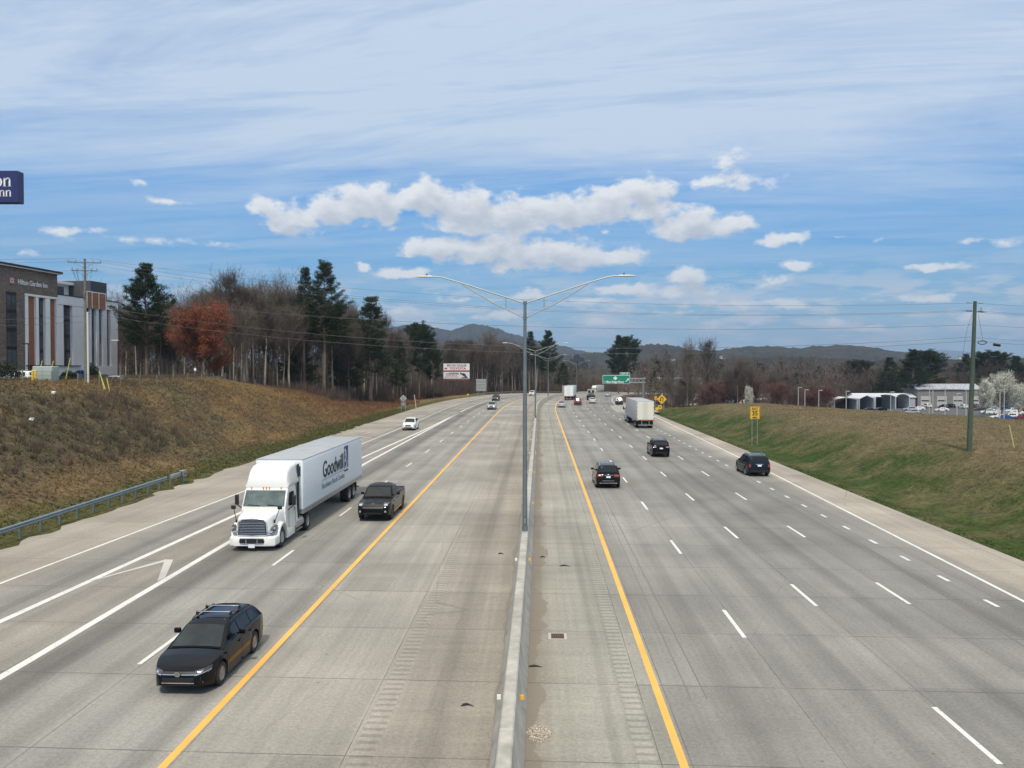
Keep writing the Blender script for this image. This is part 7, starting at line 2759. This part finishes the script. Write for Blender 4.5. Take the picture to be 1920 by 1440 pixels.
def tufts(name, P, seed, Hr, nb, w, label, gain=1.25):
    rs = np.random.RandomState(seed)
    n = len(P)
    H = rs.uniform(*Hr, n)
    ang = rs.rand(n, nb) * 2 * PI
    B = np.stack([np.cos(ang), np.sin(ang), np.zeros((n, nb))], -1) * (.45 * H[:, None, None] * rs.rand(n, nb, 1))
    D = np.stack([np.cos(ang) * .8 + .25, np.sin(ang) * .8 - .2, np.full((n, nb), 1.0)], -1) + rs.normal(0, .2, (n, nb, 3))
    D /= np.linalg.norm(D, axis=-1, keepdims=True)
    L = (H[:, None] * rs.uniform(.6, 1.2, (n, nb)))[..., None]
    S = np.cross(D, rs.normal(size=(n, nb, 3))); S /= np.linalg.norm(S, axis=-1, keepdims=True)
    base = P[:, None, :] + B
    T = np.stack([base + S * w, base - S * w, base + D * L], 2).reshape(-1, 3)
    c_ = ground_tint(P)[:, None, None, :] * rs.uniform(.8, 1.25, (n, 1, 1, 1)) * rs.uniform(.7, 1.3, (n, nb, 1, 1)) * gain * np.ones((1, 1, 3, 1))
    me = np_mesh(name, T, np.arange(len(T)).reshape(-1, 3), np.clip(c_.reshape(-1, 3), 0, .6))
    me.materials.append(M_MASS)
    o = bpy.data.objects.new(name, me); COL.objects.link(o)
    tag(o, label, 'grass', kind='stuff')


tufts('dry_grass', terr_pts(42000, (18, 175), lambda r_, s: .4 + r_ * 20, 21), 21, (.14, .36), 5, .028, 'coarse dry grass covering the left bank')
tufts('verge_grass', terr_pts(45000, (22, 190), lambda r_, s: .3 + r_ ** 1.1 * 42, 22, side=1, cond=lambda x, y: x < 66 - (y - 100) * .24), 22, (.05, .16), 4, .02, 'short green and tan grass on the right field', 1.15)
# dark evergreen bushes by the hotel
def bush(label, px, Y_, r_, hgt, seed, mat=None):
    rs = np.random.RandomState(seed)
    m = 2600
    a, b = rs.rand(m) * 2 * PI, np.arccos(rs.uniform(0, 1, m))
    q = rs.rand(m) ** .25
    lump = 1 + .18 * np.sin(a * 5 + seed) * np.sin(b * 6)
    P = np.stack([np.cos(a) * np.sin(b) * r_ * q * lump, np.sin(a) * np.sin(b) * r_ * q * lump, np.cos(b) * hgt * q * lump], 1)
    D = P / (np.linalg.norm(P, axis=1, keepdims=True) + 1e-6) + rs.normal(0, .6, (m, 3)); D /= np.linalg.norm(D, axis=1, keepdims=True)
    S = np.cross(D, rs.normal(size=(m, 3))); S /= np.linalg.norm(S, axis=1, keepdims=True)
    T = np.stack([P + S * .05, P - S * .05, P + D * .16], 1).reshape(-1, 3)
    me = np_mesh('evergreen_bush', T, np.arange(3 * m).reshape(-1, 3)); me.materials.append(mat or M_PINE)
    o = bpy.data.objects.new('evergreen_bush', me); COL.objects.link(o)
    x = PX(px, Y_); o.location = (x, Y_, tz(x, Y_) - .1)
    tag(o, label, 'bush')


bush('dark evergreen bush at the left edge below the brick hotel wall', 12, 84, 1.5, 2.0, 1)
bush('small evergreen shrub left of the grey utility pole foot', 128, 86, .9, 1.0, 2)
bush('evergreen shrub at the foot of the hotel just right of the grey pole', 172, 100, .9, 1.9, 3)

# ================================================================ car park beyond the right field
def PZ(py, Y_): return 9.1 - (py - 690) * Y_ / 1500


LZ = -6.75
mb = MB()
mb.add([(92, 206, LZ), (260, 180, LZ), (320, 348, LZ), (104, 348, LZ)], [(0, 1, 2, 3)])
tag(mb.build('parking_lot', pmat('lot_asphalt', (.085, .085, .088), .9, var=.12, vscale=.2)), kind='structure')
M_CPY = pmat('white_canopy', (.58, .60, .62), .5)
M_CPD = pmat('canopy_inside', (.07, .065, .065), .9)


def canopy(label, px0, px1, Y_, pytop, pyeave, depth, arch=False, ends=2):
    x0, x1 = PX(px0, Y_), PX(px1, Y_)
    zr, ze = PZ(pytop, Y_) - LZ, PZ(pyeave, Y_) - LZ
    w = x1 - x0
    t = thing('canopy', label, 'canopy', ((x0 + x1) / 2, Y_, LZ), 0)
    hw = w / 2
    if arch:
        prof = [(hw * math.cos(a), ze + (zr - ze) * math.sin(a)) for a in np.linspace(0, PI, 12)]
    else:
        prof = [(hw, ze), (0, zr), (-hw, ze)]
    inner = [(x, z - .12) for x, z in prof]
    mb = MB()
    ring0 = [(x, 0, z) for x, z in prof + inner[::-1]]
    ring1 = [(x, depth, z) for x, z in prof + inner[::-1]]
    mb.loft([ring0, ring1]); mb.build('roof', M_CPY, t)
    mb = MB(); mb.box(-hw + .06, depth / 2, 0, .1, depth, ze - .1); mb.build('side_wall', M_CPY, t); mb = MB(); mb.box(hw - .06, depth / 2, 0, .1, depth, ze - .1); mb.build('side_wall', M_CPY, t)
    mb = MB(); mb.box(0, depth - .1, 0, w - .2, .1, ze - .05); mb.build('back_wall', M_CPD, t)
    mb = MB()
    for s_ in (-1, 1): mb.tube([(s_ * (hw - .1), .1, 0), (s_ * (hw - .1), .1, ze)], .07, 6)
    mb.build('post', M_CPY, t)
    return t


canopy('open white shed with a dark mouth at the left end of the car park', 1565, 1608, 300, 744.5, 749, 7)
canopy('white peaked canopy left of the round dark one', 1612, 1640, 304, 741, 747.5, 12)
canopy('second peaked white canopy with a dark arched mouth', 1642, 1680, 308, 739.5, 746, 12, True)
canopy('white arched canopy with a wide dark mouth next to the long building', 1680, 1706, 312, 738.5, 746, 10, True)
mb = MB(); mb.M = None
lw = thing('long_white_shed', 'low long white roofed shed behind the canopies', 'shed', (PX(1652, 330), 330, LZ))
mb = MB(); mb.rbox(0, 0, 0, 24, 9, PZ(744, 330) - LZ, .05); mb.build('wall', pmat('shed_grey', (.35, .36, .38), .7), lw)
mb = MB(); zz = PZ(744, 330) - LZ; mb.poly_x([(-5, zz), (0, zz + 1.5), (5, zz), (5, zz - .1), (-5, zz - .1)], -12.4, 12.4); mb.build('roof', M_CPY, lw)
# the long grey garage building
Yg = 325.0
x0, x1 = PX(1721, Yg), PX(1842, Yg)
gb = thing('garage_building', 'long grey building with a streaked metal roof and wide bays behind the right car park', 'building', ((x0 + x1) / 2, Yg, LZ))
W_ = x1 - x0
ze, zr = PZ(729.5, Yg) - LZ, PZ(720, Yg) - LZ
mb = MB(); mb.box(0, 6, 0, W_, 12, ze); gw = mb.build('wall', pmat('garage_wall', (.20, .185, .18), .85, var=.08, vscale=.4), gb)
mb = MB(); mb.poly_x([(-.6, ze - .05), (6, zr), (12.6, ze - .05), (12.6, ze - .2), (-.6, ze - .2)], -W_ / 2 - .5, W_ / 2 + .5)
mr = pmat('streaked_roof', (.33, .34, .38), .6, var=.45, vscale=1.2); mb.build('roof', mr, gb)
for k in range(4):
    cx = -W_ / 2 + W_ * (k + .5) / 4
    mb = MB(); mb.box(cx, -.02, .2, 4.0, .06, 4.2); bw = mb.build('bay_door', pmat('bay_pale', (.42, .42, .40), .7), gb)
    mb = MB(); mb.box(cx, -.06, 2.3, 3.4, .04, .5); mb.build('bay_window', M_WFR, bw)
# lamp posts of the car park
for i, (px, Y_, pt, pb, side) in enumerate([(1497, 212, 726.5, 770, 1), (1509.5, 200, 731, 770, 1), (1535.5, 200, 732, 772, 1), (1587, 195, 733.5, 775, 1), (1670.5, 190, 735, 790, 1), (1743, 215, 722, 785, 0), (1749.5, 190, 724.5, 790, 0), (1772.5, 180, 728.5, 790, 0),
                                            (1795, 175, 738, 795, 1), (1812, 178, 730.5, 795, 0), (1875.5, 175, 731.5, 795, 0), (1883.5, 185, 723.5, 795, 0)]):
    x = PX(px, Y_); zg = min(tz(x, Y_), -5)
    ht = PZ(pt, Y_) - zg
    t = thing('lot_lamp_post', ['pale lamp post with a single side head at the edge of the car park' if side else 'pale lamp post with a flat double head among the parked cars'][0], 'lamp post', (x, Y_, zg), 0, 'pale lamp posts round the car park, ' + ('single headed' if side else 'double headed'))
    mb = MB(); mb.tube([(0, 0, -.5), (0, 0, ht)], [.11, .085], 8); mb.build('pole', pmat('pale_post', (.42, .42, .40), .5), t)
    mb = MB(); mb.rbox(.42 if side else 0, 0, ht - .08, .95 if side else 1.2, .35, .16, .03); mb.build('lamp_head', pmat('pale_post', (.42, .42, .40), .5), t)

# parked cars: one of each kind with its parts, then copies
proto = {}
GC = 'cars parked in the lot beyond the right field'
def BY(py): return 15.85 * 1500 / (py - 690)


lot = [('suv', 'W', 1638, BY(782), 85), ('sedan', 'K', 1650, BY(771), 95), ('sedan', 'K', 1628, BY(772), 85), ('suv', 'S', 1706, BY(771), 80), ('sedan', 'W', 1722, BY(769), 92), ('suv', 'S', 1710, BY(777), 84), ('sedan', 'W', 1731, BY(784), 86), ('sedan', 'W', 1766, BY(771), 86),
       ('suv', 'W', 1738, BY(764.5), 2), ('suv', 'K', 1782, BY(765), 2), ('suv', 'W', 1806, BY(766), 2), ('suv', 'R', 1826, BY(765), 2), ('sedan', 'W', 1796, BY(790), 84), ('sedan', 'W', 1820, BY(791), 95), ('sedan', 'K', 1770, BY(765), 2),
       ('suv', 'S', 1860, BY(772), 80), ('suv', 'W', 1852, BY(776), 83), ('sedan', 'W', 1870, BY(777), 88), ('suv', 'W', 1893, BY(785), 85), ('sedan', 'W', 1872, BY(785), 90), ('suv', 'W', 1898, BY(774), 85), ('sedan', 'B', 1884, BY(787), 88), ('sedan', 'S', 1884, BY(779), 84),
       ('suv', 'B', 1888, BY(767), 82), ('suv', 'R', 1918, BY(787), 88), ('suv', 'K', 1905, BY(768), 85), ('sedan', 'W', 1908, BY(778), 88), ('sedan', 'R', 1916, BY(772), 86), ('sedan', 'G', 1838, BY(770), 88)]
PM = {'W': P_WHT, 'S': P_SIL, 'K': P_BLK, 'R': P_RED, 'B': P_BLU, 'G': P_GM}
CN = {'W': 'white', 'S': 'silver', 'K': 'black', 'R': 'dark red', 'B': 'blue', 'G': 'dark grey'}
KN = {'suv': 'utility vehicle', 'sedan': 'saloon'}
for kind, c_, px, Y_, deg in lot:
    x = PX(px, Y_)
    lb = '%s %s parked in the lot beyond the grass crest' % (CN[c_], KN[kind])
    key = (kind, c_)
    gg = GC + ', %s %ss' % (CN[c_], KN[kind])
    if key not in proto:
        proto[key] = parked(SUVS if kind == 'suv' else sedan, PM[c_], x, Y_, R(deg), lb, gg, z=LZ + .02, lod=1)
    else:
        copy_tree(proto[key], (x, Y_, LZ + .02), R(deg), label=lb, group=gg)

# buildings glimpsed through the trees beyond the ramp
for px, Y_, hh, w_, lb in ((1258, 700, 5.5, 24, 'pale building half hidden by trees above the exit ramp'), (1297, 730, 4.0, 22, 'small white building seen through bare branches above the ramp'), (1370, 760, 4.0, 20, 'pale building among the trees near the tall bare trees'),
                            (1330, 345, 3.2, 9, 'low white building behind the bare trunks at the field edge'), (1378, 350, 3.0, 12, 'low pale building by the white flowering tree')):
    x = PX(px, Y_)
    zg = tz(x, Y_)
    t = thing('building', lb, 'building', (x, Y_, zg))
    w = w_
    mb = MB(); mb.box(0, 3, -1, w, 6, hh + .4); wl = mb.build('wall', pmat('far_wall_pale', (.40, .40, .39), .8), t)
    mb = MB(); mb.poly_x([(-.5, hh - .6), (3, hh + .6), (6.5, hh - .6)], -w / 2 - .3, w / 2 + .3); mb.build('roof', pmat('far_roof', (.42, .42, .42), .7), t)
    mb = MB()
    for k in range(5): mb.box(-w / 2 + w * (k + .5) / 5, -.03, hh * .35, w * .10, .05, 1.1)
    mb.build('window', M_WFR, wl)

# ================================================================ hills and mountains
def ridge(name, px, py, Y_, depth, seed, colr, rough_amp=.02, base=-40, nx=260, nyy=26, tree=0.0, col2=None):
    """a range: crest heights from sky-line readings at distance Y_, real depth behind and in front"""
    xs = np.linspace(px[0], px[-1], nx)
    X_ = (xs - 960) / 1500 * Y_
    hc = 9.1 + (690 - np.interp(xs, px, py)) * Y_ / 1500
    V, C_ = [], []
    for j in range(nyy):
        v = -1 + 2 * j / (nyy - 1)
        yy = Y_ + v * depth
        prof = np.cos(v * PI / 2) ** 1.1 if abs(v) < 1 else 0
        nz = (fbm(X_ / (Y_ * .035), np.full(nx, yy / (Y_ * .035)), seed, 5) - .5)
        nz2 = fbm(X_ / (Y_ * .004), np.full(nx, yy / (Y_ * .004)), seed + 3, 2)
        z = base + (hc - base) * prof + nz * (hc - base) * .45 * (1 - abs(math.cos(v * PI / 2)) ** 6) + nz2 * tree
        V.append(np.stack([X_ * (1 + v * depth / Y_ * .3), np.full(nx, yy), z], 1))
    V = np.concatenate(V)
    idx = np.arange(nx * nyy).reshape(nyy, nx)
    F = np.stack([idx[:-1, :-1], idx[:-1, 1:], idx[1:, 1:], idx[1:, :-1]], -1).reshape(-1, 4)
    me = np_mesh(name, V, F, smooth=True)
    m = bpy.data.materials.new(name + '_wooded')
    m.use_nodes = True
    h = G(m.node_tree)
    p = m.node_tree.nodes['Principled BSDF']
    p.inputs['Roughness'].default_value = 1
    p.inputs['Specular IOR Level'].default_value = 0
    ob = h.n('ShaderNodeTexCoord').outputs['Object']
    a = h.noise(ob, 110 / Y_, 6, .8)
    b = h.noise(ob, 9 / Y_, 4, .6)
    c_ = h.mix(h.rng(a, .35, .65), (*colr, 1), (*(col2 or [v_ * 2.0 for v_ in colr]), 1))
    f = h.rng(b, .3, .7, .75, 1.25)
    h.put(p.inputs['Base Color'], h.mix(1.0, c_, h.xyz(f, f, f), 'MULTIPLY'))
    bu = h.n('ShaderNodeBump'); bu.inputs['Strength'].default_value = 1; bu.inputs['Distance'].default_value = Y_ * .004
    h.put(bu.inputs['Height'], a); h.put(p.inputs['Normal'], bu.outputs[0])
    me.materials.append(m)
    o = bpy.data.objects.new(name, me); COL.objects.link(o)
    tag(o, kind='structure')
    return o


ridge('mountains', [560, 640, 700, 740, 775, 800, 830, 850, 870, 885, 900, 925, 960, 1000, 1060, 1120, 1200], [680, 655, 632, 620, 612, 613, 621, 624, 616, 613.5, 614, 619, 630, 640, 655, 668, 690], 3600, 1300, 3, (.038, .040, .042), tree=12, nx=420)
ridge('hills', [1080, 1150, 1185, 1215, 1240, 1270, 1300, 1340, 1370, 1400, 1430, 1455, 1475, 1500, 1520, 1545, 1575, 1600, 1625, 1660, 1700, 1760, 1840, 1920, 2050],
      [672, 664, 657, 653, 654, 662, 668, 664, 660, 657, 656, 658, 661, 660, 656, 655, 656, 659, 663, 672, 680, 683, 680, 682, 690], 2300, 900, 5, (.030, .034, .026), tree=16, nx=420, col2=(.075, .070, .062))
ridge('hills', [1180, 1300, 1400, 1500, 1600, 1700, 1800, 1900, 2050], [690, 684, 682, 680, 684, 688, 684, 680, 684], 1400, 450, 8, (.034, .034, .024), tree=14, nx=420, col2=(.080, .066, .052))
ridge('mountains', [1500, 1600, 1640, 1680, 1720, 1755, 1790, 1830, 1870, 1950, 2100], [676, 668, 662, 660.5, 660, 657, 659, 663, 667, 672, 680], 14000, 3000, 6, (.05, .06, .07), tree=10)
# woods climbing the near hills: stuff on the ground far off
rs = np.random.RandomState(44)
HP = []
for px, py, Y_ in ((1240, 682, 1500), (1250, 672, 1900), (1262, 675, 1750), (1352, 669, 1800), (1360, 674, 1700), (1402, 671, 1900), (1412, 673, 1750), (1425, 674, 1700), (1428, 676, 1650), (1490, 670, 1850), (1505, 668, 1950), (1533, 679, 1500), (1556, 677, 1550), (1575, 679, 1450), (1460, 683, 1350), (1545, 687, 1250), (1800, 668, 1900), (1810, 668, 1900)):
    HP.append((px, py, Y_))
bv = []
for i, (px, py, Y_) in enumerate(HP):
    x = PX(px, Y_); z = PZ(py, Y_)
    t = thing('hillside_house', 'tiny pale house among the trees on the distant hills', 'house', (x, Y_, z - 8), rs.uniform(-.5, .5), 'pale houses scattered on the distant hills')
    w = rs.uniform(5, 9)
    mb = MB(); mb.box(0, 0, 0, w, 8, 7); mb.build('wall', pmat('house_pale', (.62, .60, .56), .8), t)
    mb = MB(); mb.poly_x([(-5, 7), (0, 10), (5, 7)], -w / 2 - .5, w / 2 + .5); mb.build('roof', pmat('house_roof', (.16, .15, .15), .8), t)

# ================================================================ haze
hb = MB(); hb.add([(-9000, -300, -60), (9000, -300, -60), (13000, 17500, -60), (-9000, 17500, -60), (-9000, -300, 700), (9000, -300, 700), (13000, 17500, 700), (-9000, 17500, 700)],
                  [(0, 3, 2, 1), (4, 5, 6, 7), (0, 1, 5, 4), (1, 2, 6, 5), (2, 3, 7, 6), (3, 0, 4, 7)])
M_HZ = bpy.data.materials.new('haze')
M_HZ.use_nodes = True
t_ = M_HZ.node_tree
t_.nodes.clear()
g_ = G(t_)
vo = g_.n('ShaderNodeVolumePrincipled')
vo.inputs['Color'].default_value = (.55, .74, 1.0, 1)
vo.inputs['Density'].default_value = 1.1e-4
vo.inputs['Anisotropy'].default_value = 0.2
mo = g_.n('ShaderNodeOutputMaterial')
t_.links.new(vo.outputs[0], mo.inputs['Volume'])
HAZE = True
if HAZE:
    hz_o = hb.build('haze', M_HZ)
    tag(hz_o, kind='stuff')
